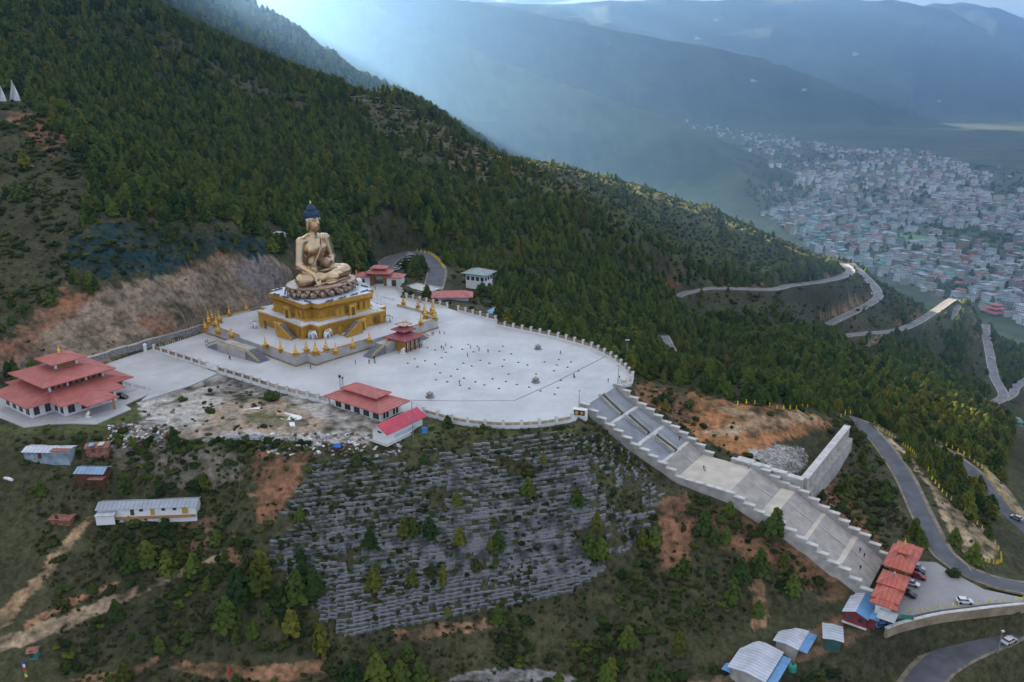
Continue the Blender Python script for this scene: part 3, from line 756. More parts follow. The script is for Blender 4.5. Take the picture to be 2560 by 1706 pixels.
def gap_coping(mb, poly, z0, z1, o, i_, gaps):
    n = len(poly)
    for i in range(n):
        a = Vector(poly[i]); b = Vector(poly[(i + 1) % n]); d = (b - a); L = d.length; d.normalize(); nn = Vector((d.y, -d.x))
        segs = [(-o * .8, L + o * .8)]
        if L > 40:
            g = gaps; segs = [(0, L / 2 - g), (L / 2 + g, L)]
        for s, e in segs:
            mb.prism([tuple(a + d * s + nn * o), tuple(a + d * e + nn * o), tuple(a + d * e - nn * i_), tuple(a + d * s - nn * i_)], z0, z1)
    return mb
def each_coping(nm, mtl, z0, z1, o, i_, gaps):
    n = len(PODP)
    for i in range(n):
        a = Vector(PODP[i]); b = Vector(PODP[(i + 1) % n]); d = (b - a); L = d.length; d.normalize(); nn = Vector((d.y, -d.x))
        segs = [(-o * .8, L + o * .8)]
        if L > 40 and gaps: segs = [(0, L / 2 - gaps), (L / 2 + gaps, L)]
        for s, e in segs:
            MB().prism([tuple(a + d * s + nn * o), tuple(a + d * e + nn * o), tuple(a + d * e - nn * i_), tuple(a + d * s - nn * i_)], z0, z1 + .004 * (i % 2)).build(nm, mtl, pod)
#gap_coping(MB(), PODP, POD_H + .75, POD_H + 1.0, .34, .26, 9).build('coping', M_GOLD, pod)
each_coping('coping', M_GOLD, POD_H + .75, POD_H + 1.0, .34, .26, 9)
each_coping('parapet', M_CAP, POD_H + .03, POD_H + .74, .1, .2, 9)
gap_coping(MB(), PODP, .03, .45, .42, -.13, 0).build('base_moulding', mat('tarnished_gold_base', (.30, .20, .07), .6, metal=.2, var=.3), pod)
# double stairs on the near-left side and at the pavilion side
def side_stair(name, p, q, rot, label):
    t = thing(name, label, 'stairs', site(p, q, 0), SITE_ROT + rot)
    MB().box(0, -3.2, .02, 17, 5.8, POD_H - .1).build('landing', M_CONC, t)
    for s in (-1, 1):
        m = MB()
        for k in range(9):
            m.box(s * (8.5 + .42 + k * .84), -3.4, .02, .84, 4.6, (POD_H - .1) * (9 - k) / 10)
        m.build('flight', M_STEP, t)
        rail = MB().tube([(s * 8.4, -5.9, POD_H + .9), (s * 12.2, -5.9, POD_H * .5 + 1.1), (s * 13.2, -5.9, POD_H * .5 + .9), (s * 16.2, -5.9, .8)], .22, 6)
        rail.build('handrail', M_GOLD, t)
        bm = MB()
        for k in range(8): bm.box(s * (8.8 + k), -5.9, (POD_H - .1) * (8.6 - k) / 9, .25, .22, .8)
        bm.build('balusters', M_CAP, t)['kind'] = 'stuff'
    MB().box(0, -5.95, POD_H + .72, 17, .4, .25).build('handrail', M_GOLD, t)
    bal = MB()
    for k in range(15): bal.box(-7.7 + k * 1.1, -5.95, POD_H - .1, .3, .25, .85)
    bal.build('balusters', M_CAP, t)['kind'] = 'stuff'
    return t
side_stair('terrace_stairs', -1.5, -38.45, 0, 'double flight of dark steps with gold handrails on the near left wall of the terrace')
side_stair('terrace_stairs', 38.45, 0, math.pi / 2, 'double flight of dark steps behind the small red roofed pavilion')
# ------------------------------------------------------------------ golden plinth
pl = site_thing('golden_plinth', 'two tiered golden plinth building with white marble roof under the seated statue', 'plinth', 0, 0, POD_H)
T1 = stepped(22.6, 13.5, 18.4); T1H = 4.9
MB().prism(T1, 0, T1H).build('lower_tier', M_GOLD, pl)
MB().prism(stepped(22.9, 13.8, 18.7), T1H, T1H + .35).build('lower_cornice', M_GOLDB, pl)
MB().prism(stepped(22.3, 13.2, 18.1), T1H + .36, T1H + .5).build('lower_roof', M_MARBLE, pl)
T2 = stepped(17.6, 9.8, 13.9); T2B = T1H + .5; T2T = 12.6
MB().prism(T2, T2B, T2T).build('upper_tier', M_GOLD, pl)
MB().prism(stepped(18.2, 10.4, 14.5), T2B + .01, T2B + .5).build('base_moulding', M_GOLDB, pl)
MB().prism(stepped(18.0, 10.2, 14.3), T2B + .51, T2B + .9).build('base_moulding', M_GOLDB, pl)
MB().prism(stepped(18.3, 10.5, 14.6), T2T - 2.7, T2T - 2.4).build('frieze_moulding', M_GOLD, pl)
MB().prism(stepped(18.7, 10.9, 15.0), T2T - 1.6, T2T).build('upper_cornice', M_GOLD, pl)
MB().prism(stepped(18.4, 10.6, 14.7), T2T + .01, T2T + .25).build('marble_roof', M_MARBLE, pl)
PLTOP = POD_H + T2T + .25
for k in range(4):
    a = k * math.pi / 2
    c, s = math.cos(a), math.sin(a)
    def rot(x, y): return x * c - y * s, x * s + y * c
    # door on each face of both tiers
    for (h, z0, dw, dh, nm) in ((22.6, .05, 3.4, 4.2, 'portal'), (17.6, T2B, 3.2, 4.2, 'portal')):
        x, y = rot(0, -h - .35); d = MB().box(x, y, z0, dw, .9, dh, a).build(nm, M_GOLDB, pl)
        x, y = rot(0, -h - .83); MB().box(x, y, z0, dw * .55, .12, dh * .82, a).build('door', M_GOLDD, d)
        x, y = rot(0, -h - .6); MB().box(x, y, z0 + dh, dw * 1.25, 1.3, .4, a).build('lintel', M_GOLDB, d)
    # outer stairs up the lower tier, beside each door, going down towards the near corner
    sgn = 1 if k in (0, 2) else -1
    st = MB()
    for i in range(12):
        x, y = rot(sgn * (3.0 + i * .62), -24.0); st.box(x, y, .04, .62, 2.6, T1H * (12 - i) / 12.2, a)
    st.build('flight', M_STEP, pl)
    x0, y0 = rot(sgn * 2.6, -25.4); x1, y1 = rot(sgn * 10.6, -25.4)
    vs = [rot(sgn * 2.4, -25.35), rot(sgn * 10.9, -25.35), rot(sgn * 10.9, -25.85), rot(sgn * 2.4, -25.85)]
    MB().prism(vs if sgn > 0 else vs[::-1], [.02] * 4, [T1H + .9, .9, .9, T1H + .9] if sgn > 0 else [T1H + .9, .9, .9, T1H + .9][::-1]).build('stair_side_wall', M_GOLD, pl)
    # pilaster panels on the tiers
    for t in (-11.2, -8.6, 8.6, 11.2):
        if abs(t) > 9 or sgn * t < 0:
            x, y = rot(t, -22.68); MB().box(x, y, .6, 1.5, .2, 3.4, a).build('relief_panel', M_GOLDD if abs(t) < 9 else M_GOLD, pl)
    for t in (-7.8, -5.2, 5.2, 7.8):
        x, y = rot(t, -17.68); MB().box(x, y, T2B + 1.2, 1.9, .2, 3.2, a).build('relief_panel', M_GOLD, pl)
    # steel handrail posts on the lower roof
    rl = MB()
    for t in range(-12, 13, 2):
        x, y = rot(t, -22.0); rl.box(x, y, T1H + .5, .1, .1, 1.0, a)
    x, y = rot(0, -22.0); rl.box(x, y, T1H + 1.4, 25, .1, .08, a)
    rl.build('roof_railing', M_METAL, pl)
    # dark letter-like roof ornaments lying round the lotus
    for t in (-9.5, -3.2, 3.2, 9.5):
        x, y = rot(t, -15.6 if abs(t) < 9 else -15.0)
        o = MB()
        for i in range(4):
            xx, yy = rot(t - 1.5 + i * 1.0, -16.0 if abs(t) < 9.0 else -15.4); o.box(xx, yy, T2T + .26, .7, .55, .45 + .2 * (i % 2), a)
        o.build('roof_ornament', mat('slate_roof_ornament', (.09, .15, .19), .6, var=.4, vscale=1), pl)
# white elephants standing in relief by the near corner
def elephant(parent, x, y, z, a, sc=1.0, m=None):
    b = MB()
    b.ball(0, 0, 2.1 * sc, 1.45 * sc, .75 * sc, .95 * sc, 12, 8)
    b.ball(1.55 * sc, 0, 2.55 * sc, .7 * sc, .6 * sc, .75 * sc, 10, 7)
    for lx, ly in ((-.95, -.38), (-.85, .38), (.85, -.38), (.95, .38)):
        b.lathe([(.36 * sc, 0), (.33 * sc, .8 * sc), (.42 * sc, 1.7 * sc)], 8, lx * sc, ly * sc)
    b.tube([(2.1 * sc, 0, 2.6 * sc), (2.5 * sc, 0, 1.9 * sc), (2.5 * sc, 0, 1.1 * sc), (2.75 * sc, 0, .7 * sc)], [.34 * sc, .27 * sc, .2 * sc, .13 * sc], 7)
    for s in (-1, 1): b.ball(1.25 * sc, s * .68 * sc, 2.6 * sc, .42 * sc, .12 * sc, .62 * sc, 8, 6)
    b.tube([(-1.4 * sc, 0, 2.3 * sc), (-1.7 * sc, 0, 1.3 * sc)], [.1 * sc, .07 * sc], 5)
    o = b.build('elephant_sculpture', m or M_WHITE, parent, True, (x, y, z), a)
    MB().box(-.1 * sc, 0, 2.85 * sc, 1.5 * sc, 1.4 * sc, .35 * sc).build('saddle_cloth', mat('saddle_ochre_cloth', (.42, .30, .18), .8, var=.3, vscale=3), o)
    return o
elephant(pl, 15.4, -19.6, .02, 0.1, 1.05)
elephant(pl, 19.7, -15.6, .02, math.pi / 2 + .05, 1.05)
elephant(pl, 23.6, 14.5, .02, math.pi / 2, .95)
elephant(pl, -14.5, -23.6, .02, math.pi, .95)
# ------------------------------------------------------------------ seated statue
def sd_ell(P, c, r):
    q = P - np.array(c); r = np.array(r)
    k0 = np.sqrt(((q / r) ** 2).sum(-1)); k1 = np.sqrt(((q / (r * r)) ** 2).sum(-1)) + 1e-6
    return k0 * (k0 - 1) / k1
def sd_cap(P, a, b, ra, rb):
    a = np.array(a, float); b = np.array(b, float); pa = P - a; ba = b - a
    h = np.clip((pa @ ba) / (ba @ ba), 0, 1)
    return np.sqrt(((pa - h[..., None] * ba) ** 2).sum(-1)) - (ra + (rb - ra) * h)
def smin(a, b, k):
    h = np.clip(.5 + .5 * (b - a) / k, 0, 1)
    return b * (1 - h) + a * h - k * h * (1 - h)
def surface_nets(f, lo, hi, step, name, m):
    ax = [np.arange(lo[i], hi[i] + step, step) for i in range(3)]
    n = [len(a) for a in ax]
    D = np.empty(n, np.float32)
    for i, x in enumerate(ax[0]):
        Y, Z = np.meshgrid(ax[1], ax[2], indexing='ij')
        D[i] = f(np.stack([np.full(Y.shape, x), Y, Z], -1))
    S = D < 0
    c = np.zeros([k - 1 for k in n], np.int8)
    offs = [(i, j, k) for i in (0, 1) for j in (0, 1) for k in (0, 1)]
    sl = lambda o: tuple(slice(o[i], n[i] - 1 + o[i]) for i in range(3))
    for o in offs: c += S[sl(o)]
    cell = (c > 0) & (c < 8)
    idx = np.full(cell.shape, -1, np.int64); I = np.argwhere(cell); idx[cell] = np.arange(len(I))
    acc = np.zeros((len(I), 3)); cnt = np.zeros(len(I))
    for o in offs:
        for d in range(3):
            if o[d]: continue
            e = list(o); e[d] = 1
            v0 = D[I[:, 0] + o[0], I[:, 1] + o[1], I[:, 2] + o[2]]; v1 = D[I[:, 0] + e[0], I[:, 1] + e[1], I[:, 2] + e[2]]
            x = (v0 < 0) != (v1 < 0); t = v0 / (v0 - v1 + 1e-12)
            p = np.array(o, float)[None].repeat(len(I), 0); p[:, d] = t
            acc[x] += p[x]; cnt[x] += 1
    V = (I + acc / cnt[:, None]) * step + np.array(lo)
    Fs = []
    for d in range(3):
        a, b = (d + 1) % 3, (d + 2) % 3
        s0 = [slice(None)] * 3; s1 = [slice(None)] * 3; s0[d] = slice(0, -1); s1[d] = slice(1, None)
        E = np.argwhere(S[tuple(s0)] != S[tuple(s1)])
        ok = (E[:, a] > 0) & (E[:, b] > 0) & (E[:, a] < n[a] - 1) & (E[:, b] < n[b] - 1); E = E[ok]
        def at(da, db):
            q = E.copy(); q[:, a] -= da; q[:, b] -= db
            return idx[q[:, 0], q[:, 1], q[:, 2]]
        Q = np.stack([at(1, 1), at(0, 1), at(0, 0), at(1, 0)], 1)
        flip = ~S[E[:, 0], E[:, 1], E[:, 2]]
        Q[flip] = Q[flip][:, ::-1]
        Fs.append(Q)
    F = np.concatenate(Fs); F = F[(F >= 0).all(1)]
    return np_mesh(name, V, F, m, True)
M_BRONZE = mat('gilded_bronze', (.45, .32, .19), .30, metal=1.0, var=.22, vscale=.22, bump=.12, bscale=1.2, col2=(.58, .42, .25))
M_BRONZE2 = mat('aged_bronze_lotus', (.32, .22, .15), .34, metal=.9, var=.3, vscale=.8)
M_HAIR = mat('blue_painted_curls', (.016, .04, .08), .5, var=.3, vscale=3, bump=.5, bscale=2.5)
def body_sdf(P):
    d = sd_ell(P, (-1.5, 0, 3.2), (4.3, 6.2, 3.4))
    def U(e, k=.9):
        nonlocal d; d = smin(d, e, k)
    U(sd_ell(P, (-1.2, 0, 7.4), (3.5, 4.7, 4.8)), 1.2)
    U(sd_ell(P, (-1.1, 0, 12.8), (3.6, 5.5, 4.4)), 1.4)
    for s in (-1, 1): U(sd_ell(P, (.9, s * 2.5, 13.2), (1.7, 2.5, 1.9)), .9)
    U(sd_cap(P, (-1.5, -5.6, 16.6), (-1.5, 5.6, 16.6), 1.9, 1.9), 1.2)
    U(sd_cap(P, (-1.5, -2.5, 17.8), (-1.5, 2.5, 17.8), 1.3, 1.3), 1.2)
    U(sd_cap(P, (-1.4, 0, 17.8), (-1.0, 0, 21.6), 1.95, 1.75), .8)
    HS_ = 1.14; Q = (P - np.array((.1, 0, 21.6 * (1 - HS_) - .5))) / HS_
    U(sd_ell(Q, (-.6, 0, 24.8), (2.85, 2.55, 3.6)), .5)
    U(sd_ell(Q, (.35, 0, 23.0), (2.0, 1.95, 2.1)), .6)
    U(sd_cap(Q, (2.2, 0, 25.4), (2.55, 0, 23.9), .22, .42), .3)
    U(sd_ell(Q, (1.95, 0, 22.75), (.5, .75, .28)), .25)
    for s in (-1, 1):
        U(sd_ell(Q, (-.7, s * 2.6, 24.4), (.75, .3, 1.2)), .2)
        U(sd_cap(Q, (-.6, s * 2.55, 23.6), (-.6, s * 2.5, 21.6), .42, .3), .2)
        U(sd_ell(Q, (1.75, s * 1.05, 25.25), (.5, .75, .32)), .3)
    # legs
    for s in (-1, 1):
        U(sd_cap(P, (-1.5, s * 4.2, 3.0), (4.0, s * 11.4, 2.6), 3.2, 2.7), 1.2)
    U(sd_cap(P, (4.4, -11.2, 2.4), (8.2, 2.5, 2.0), 2.5, 1.6), .7)
    U(sd_cap(P, (4.4, 11.2, 2.4), (7.2, -2.5, 3.0), 2.5, 1.6), .7)
    U(sd_ell(P, (6.2, -4.4, 4.3), (1.3, 2.4, .8)), .4)
    U(sd_ell(P, (7.9, 4.6, 2.9), (1.1, 2.3, .8)), .4)
    U(sd_ell(P, (9.4, -.5, .5), (1.4, 3.0, .7)), .5)
    # right arm reaching down over the knee
    U(sd_cap(P, (-1.4, -6.5, 16.2), (-.2, -8.8, 7.8), 2.05, 1.75), .8)
    U(sd_cap(P, (-.2, -8.8, 7.6), (6.6, -7.6, 4.6), 1.7, 1.1), .4)
    U(sd_cap(P, (6.6, -7.6, 4.6), (8.3, -7.3, 2.9), 1.05, .95), .4)
    # left arm folded to the lap
    U(sd_cap(P, (-1.4, 6.5, 16.2), (-.6, 8.3, 8.2), 2.1, 1.9), .8)
    U(sd_cap(P, (-.6, 8.3, 8.0), (4.2, 3.8, 6.1), 1.8, 1.1), .6)
    U(sd_ell(P, (5.2, 1.2, 5.75), (1.5, 2.7, .5)), .4)
    # fingers of both hands
    for k in range(4):
        y = -8.15 + k * .58
        l = (-.1, -.45, -.6, -.2)[k]
        e = sd_cap(P, (8.4, y, 2.6), (9.35, y - .03, .9 + l * .5), .36, .30)
        U(e, .12); U(sd_cap(P, (9.35, y - .03, .9 + l * .5), (9.7, y, -.35 + l), .3, .24), .1)
        U(sd_cap(P, (5.5 + .25 * k, .2, 5.7), (5.4 + .3 * k, -1.8, 5.5), .3, .24), .15)
    U(sd_cap(P, (7.6, -6.6, 3.3), (8.8, -5.9, 1.9), .38, .28), .15)
    # robe folds: over the left shoulder and arm, round the lap
    x, y, z = P[..., 0], P[..., 1], P[..., 2]
    w = np.clip((y * .55 + (z - 15) * .28 - .1) / 1.2, 0, 1) * np.clip((z - 4) / 2, 0, 1) * np.clip((18.8 - z) / .6, 0, 1)
    d = d - w * (.10 + .09 * np.sin(3.4 * (y * .85 - x * .25) + .55 * z))
    w2 = np.clip((4.6 - z) / 1.0, 0, 1) * np.clip((np.abs(y) - 1) / 3, 0, 1)
    d = d - w2 * .07 * np.sin(2.6 * (x * .9 + np.abs(y) * .35))
    return d
ZL = PLTOP + 4.4
st = site_thing('seated_statue', 'giant gilded seated figure with blue hair touching the ground beside its lap', 'statue', -1.8, 0, ZL)
body = obj('body', surface_nets(body_sdf, (-7, -15.5, -1.5), (12.5, 15.5, 29.2), .23, 'body', M_BRONZE), st)
# hair cap, topknot and jewel
HS = 1.14
def head_part(o):
    o.scale = (HS, HS, HS); o.location = (.1, 0, 21.6 * (1 - HS) - .5); return o
hb = MB()
prof = []
for i in range(22):
    t = i / 21
    prof.append((max(.02, 1 - t ** 2.6) ** .5 * (1.0 + .025 * (i % 2)), t))
hb.lathe([(2.72 * r, 25.9 + 2.75 * z) for r, z in prof], 40, -.9, 0, 1.14, 1.0)
head_part(hb.build('hair', M_HAIR, st, True))
nape = MB().lathe([(2.55, 24.2), (2.66, 25.0), (2.72, 25.9)], 40, -1.25, 0, .98, 1.0); head_part(nape.build('hair_nape', M_HAIR, st, True))
kn = MB().lathe([(1.75, 28.3), (1.72, 28.7), (1.6, 28.75), (1.58, 29.15), (1.42, 29.2), (1.36, 29.6), (1.15, 29.65), (1.05, 30.0), (.75, 30.05), (.6, 30.4), (.3, 30.45)], 24, -.9, 0)
k_ = head_part(kn.build('topknot', M_HAIR, st, True))
MB().lathe([(.28, 30.45), (.38, 30.75), (.3, 31.1), (.08, 31.6)], 12, -.9, 0).build('jewel', M_GOLDB, k_, True)
cur = MB()
for ring in range(6):
    zz = 25.9 + 2.75 * math.sin((ring + .3) / 6 * math.pi / 2); rr = 2.78 * math.cos((ring + .3) / 6 * math.pi / 2)
    nk = int(10 + 24 * rr / 2.78)
    for i in range(nk):
        a = 2 * math.pi * i / nk + ring * .1
        if ring == 0 and abs(((a + math.pi) % (2 * math.pi)) - math.pi) < .8: continue
        cur.ball(-.9 + 1.14 * rr * math.cos(a), rr * math.sin(a), zz, .26, .26, .22, 6, 4)
head_part(cur.build('hair_curls', M_HAIR, st, True))['kind'] = 'stuff'
M_LINEA = mat('dark_face_lines', (.05, .03, .02), .6, var=.1)
M_LIP = mat('dull_red_lips', (.30, .07, .05), .5, var=.1)
for s in (-1, 1):
    head_part(MB().tube([(2.06, s * .42, 24.78), (2.02, s * .8, 24.68), (1.82, s * 1.2, 24.74), (1.58, s * 1.5, 24.85)], [.08, .19, .19, .07], 6).build('eye', M_LINEA, st))
    head_part(MB().tube([(2.26, s * .35, 25.5), (2.15, s * .9, 25.75), (1.85, s * 1.4, 25.7), (1.55, s * 1.75, 25.45)], [.07, .13, .12, .06], 6).build('eyebrow', M_LINEA, st))
head_part(MB().tube([(2.12, -.7, 22.8), (2.44, -.3, 22.72), (2.48, 0, 22.78), (2.44, .3, 22.72), (2.12, .7, 22.8)], [.07, .2, .22, .2, .07], 6).build('mouth', M_LIP, st))
# robe hem over the left shoulder and along the lap
MB().tube([(-3.6, 3.8, 18.1), (-1.6, 3.3, 18.9), (.9, 2.6, 17.0), (2.6, 1.2, 14.6), (2.9, -1.0, 11.2), (2.6, -3.0, 8.2), (1.4, -4.6, 6.0), (-.8, -5.6, 5.2)], .26, 8).build('robe_hem', M_BRONZE, st, True)
MB().tube([(-3.6, 5.0, 17.9), (-1.5, 4.7, 18.6), (.8, 4.0, 16.8), (2.3, 3.0, 14.2), (2.6, 2.4, 11)], .2, 8).build('robe_hem', M_BRONZE, st, True)
MB().tube([(9.0, -9.5, .6), (9.6, -4.5, 1.0), (9.9, 0, .5), (9.6, 5, .9), (8.6, 10.2, .7)], .3, 8).build('robe_hem', M_BRONZE, st, True)
# alms bowl in the lap
bw = MB().lathe([(.9, 0), (1.9, .35), (2.55, 1.2), (2.7, 2.1), (2.55, 2.6), (2.6, 2.75), (2.3, 2.8), (1.6, 3.5), (.4, 3.95)], 28).build('alms_bowl', M_BRONZE2, st, True, (5.2, .7, 6.1))
# lotus throne: a thing that carries the statue
lt = site_thing('lotus_throne', 'bronze lotus throne with two rows of curled petals on the marble roof', 'lotus throne', .6, 0, PLTOP)
EX, EY = 11.6, 15.6
def ell_ring(mb, prof, n=72): return mb.lathe([(r, z) for r, z in prof], n, 0, 0, EX, EY)
ell_ring(MB(), [(.86, .02), (.88, .35), (.82, .5), (.80, 1.2), (.86, 2.4), (.93, 3.2), (.94, 3.75)]).build('core', M_BRONZE2, lt, True)
ell_ring(MB(), [(.95, 3.76), (1.0, 3.85), (1.01, 4.1), (.98, 4.3), (.90, 4.34), (.5, 4.38), (.02, 4.4)]).build('seat', mat('pale_bronze_seat', (.46, .33, .25), .5, metal=.5, var=.12), lt, True)
bd = MB()
for i in range(110):
    a = 2 * math.pi * i / 110; bd.ball(1.0 * EX * math.cos(a), 1.0 * EY * math.sin(a), 4.2, .28, .28, .24, 6, 4)
bd.build('beaded_rim', M_BRONZE2, lt, True)['kind'] = 'stuff'
def petal_mesh(w, h, bul):
    b = MB(); n, m = 9, 9; vs = []
    for i in range(n):
        t = i / (n - 1)
        wd = w * math.sqrt(max(0, math.sin(min(1, t * 1.02) * math.pi * .62 + .45))) * (1 - .85 * max(0, t - .72) ** 1.2 * 3.0)
        for j in range(m):
            s = j / (m - 1) * 2 - 1
            out = bul * (1 - s * s * .85) * math.sin(t * math.pi * .8 + .15) + (.55 * max(0, t - .75) * 4 * (1 - s * s * .5) if t > .75 else 0)
            vs.append((out, s * wd, -t * h + .25 * max(0, t - .85) * 4))
    fs = [(i * m + j, i * m + j + 1, (i + 1) * m + j + 1, (i + 1) * m + j) for i in range(n - 1) for j in range(m - 1)]
    b.add(vs, [f[::-1] for f in fs])
    return b.mesh('petal', M_BRONZE2, True)
pm1 = petal_mesh(1.75, 3.0, 1.35); pm2 = petal_mesh(1.15, 1.7, .8); pm3 = petal_mesh(.75, 1.9, .75)
N1 = 22
for i in range(N1):
    for me, da, rr, z in ((pm1, 0, .90, 3.2), (pm2, .5, .97, 3.85), (pm3, 0, 1.02, 2.7)):
        a = 2 * math.pi * (i + da) / N1
        # even spacing along the oval
        x, y = EX * rr * math.cos(a), EY * rr * math.sin(a)
        nx, ny = math.cos(a) / EX, math.sin(a) / EY
        o = obj('petal', me, lt, (x, y, z), math.atan2(ny, nx))
lion = MB()
for x, y in ((10.6, 3.2), (10.9, 2.1), (11.0, 4.3)): lion.ball(x - .8, y, 4.75, .55, .55, .5, 8, 6)
lion.build('vajra_ornament', M_BRONZE2, lt, True)
# ------------------------------------------------------------------ small gilded stupas on the terrace
def make_stupa(label):
    t = thing('gilded_stupa', label, 'stupa', group='gilded stupas standing round the terrace edge')
    b = MB(); b.box(0, 0, .01, 1.7, 1.7, .35); b.box(0, 0, .36, 1.25, 1.25, .7, 0, .92); b.box(0, 0, 1.06, 1.7, 1.7, .22); b.build('pedestal', M_GOLD, t)
    MB().lathe([(.55, 1.28), (.62, 1.45), (.5, 1.55), (.45, 1.7), (.62, 2.15), (.58, 2.4), (.3, 2.55)], 12).build('dome', M_GOLDB, t, True)
    sp = MB().box(0, 0, 2.5, .42, .42, .25); sp.lathe([(.28, 2.75), (.2, 3.3), (.12, 4.0), (.16, 4.05), (.05, 4.5)], 10); sp.build('spire', M_GOLDB, t)
    return t
sproto = None
spots = []
for k in range(4):
    c, s = [(1, 0), (0, 1), (-1, 0), (0, -1)][k]
    for x, y, sc in [(-27.4, -37.5, 1), (-19, -37.5, .95), (-10.3, -37.5, .95), (10.3, -37.5, .95), (19, -37.5, .95), (27.4, -37.5, 1), (27.4, -32.4, 1.05), (32.4, -32.4, 1.2), (32.4, -27.4, 1.05)]:
        spots.append((x * c - y * s, x * s + y * c, sc, k, x))
SORD = ['leftmost', 'second from left', 'third from left', 'fourth from left', 'fifth from left', 'sixth from left']
stl = {}
for n_, (p, q, sc, k, t_) in enumerate(spots):
    g_ = site(p, q); stl.setdefault((k, 'c' if abs(p) > 30 and abs(q) > 30 else ('b' if abs(p) > 26 and abs(q) > 26 else 's')), []).append((g_.x / g_.y, n_))
rank = {n_: i for v_ in stl.values() for i, (a_, n_) in enumerate(sorted(v_))}
for n_, (p, q, sc, k, t_) in enumerate(spots):
    side = ['near left', 'pavilion', 'far right', 'cut bank'][k]
    if abs(p) > 30 and abs(q) > 30:
        lab = {0: 'tall gilded stupa at the nearest stepped corner of the terrace', 1: 'tall gilded stupa at the right stepped corner of the terrace', 2: 'tall gilded stupa at the rear stepped corner behind the plinth', 3: 'tall gilded stupa at the left stepped corner of the terrace'}[k]
    elif abs(p) > 26 and abs(q) > 26:
        lab = 'gilded stupa by a stepped corner, %s side of terrace, %s' % (side, SORD[rank[n_]])
    else:
        lab = 'gilded stupa on the straight %s edge of terrace, %s' % (side, SORD[rank[n_]])
    if sproto is None:
        sproto = make_stupa(lab); o = sproto; o.location = site(p, q, POD_H + .02); o.rotation_euler.z = SITE_ROT; o.scale = (sc,) * 3
    else:
        o = copy_thing(sproto, site(p, q, POD_H + .02), SITE_ROT, sc, lab)
    o.scale = (sc * 1.12,) * 3
# steel crowd rail posts on the far right of the terrace
# ------------------------------------------------------------------ buildings on the site
def roof_mat(name, col, axis=0):
    if name in MATS: return MATS[name]
    m = mat(name, col, .5, var=.14, vscale=.35, spec=.4)
    nt = m.node_tree; b = nt.nodes['Principled BSDF']
    tc = nt.nodes.new('ShaderNodeTexCoord'); w = nt.nodes.new('ShaderNodeTexWave'); w.bands_direction = 'X' if axis == 0 else 'Y'
    w.inputs['Scale'].default_value = 1.1; w.inputs['Distortion'].default_value = 0
    nt.links.new(tc.outputs['Object'], w.inputs['Vector'])
    w2 = nt.nodes.new('ShaderNodeTexWave'); w2.bands_direction = 'X' if axis == 0 else 'Y'; w2.inputs['Scale'].default_value = .27; w2.inputs['Distortion'].default_value = .4; w2.inputs['Detail'].default_value = 2
    nt.links.new(tc.outputs['Object'], w2.inputs['Vector'])
    mr = nt.nodes.new('ShaderNodeMapRange'); mr.inputs[1].default_value = .0; mr.inputs[2].default_value = .35; mr.inputs[3].default_value = .72; mr.inputs[4].default_value = 1.0
    nt.links.new(w2.outputs['Fac'], mr.inputs[0])
    mx = nt.nodes.new('ShaderNodeMix'); mx.data_type = 'RGBA'; mx.blend_type = 'MULTIPLY'; mx.inputs[0].default_value = 1
    src = b.inputs['Base Color'].links[0].from_socket
    nt.links.new(src, mx.inputs[6]); nt.links.new(mr.outputs[0], mx.inputs[7]); nt.links.new(mx.outputs[2], b.inputs['Base Color'])
    bp = nt.nodes.new('ShaderNodeBump'); bp.inputs['Strength'].default_value = .35; bp.inputs['Distance'].default_value = .12
    nt.links.new(w.outputs['Fac'], bp.inputs['Height']); nt.links.new(bp.outputs['Normal'], b.inputs['Normal'])
    return m
R_RED = roof_mat('red_ribbed_roof', (.42, .125, .10)); R_ORG = roof_mat('orange_red_ribbed_roof', (.46, .11, .065)); R_PINK = roof_mat('crimson_ribbed_roof', (.50, .05, .085), 1)
R_TIN = roof_mat('silver_ribbed_roof', (.50, .53, .57)); R_TINY = roof_mat('silver_ribbed_roof_across', (.50, .53, .57), 1); R_BLUE = roof_mat('blue_ribbed_roof', (.11, .26, .46)); R_GRN = roof_mat('green_ribbed_roof', (.06, .24, .19)); R_BLUEY = roof_mat('blue_ribbed_roof_across', (.11, .26, .46), 1)
def hip(parent, cx, cy, z, hx, hy, rise, m, ux=None, uy=None, thick=.28, name='roof'):
    """hipped roof: eaves rectangle hx,hy at z rising to ux,uy (or to a ridge)"""
    if ux is None:
        if hx >= hy: ux, uy = hx - hy + .02, .02
        else: ux, uy = .02, hy - hx + .02
    b = MB(); b.frustum(hx, hy, z - thick, hx, hy, z, cx, cy, top=False); b.frustum(hx, hy, z, ux, uy, z + rise, cx, cy, bottom=False)
    o = b.build(name, m, parent)
    cap = M_CAPR
    pts = [((sx * hx + cx, sy * hy + cy, z + .05), (sx * ux + cx, sy * uy + cy, z + rise + .05)) for sx in (-1, 1) for sy in (-1, 1)]
    for a, c in pts: MB().tube([a, c], .12, 5).build('hip_cap', cap, o)
    return o
M_CAPR = mat('faded_ridge_cap', (.50, .19, .14), .5, var=.1)
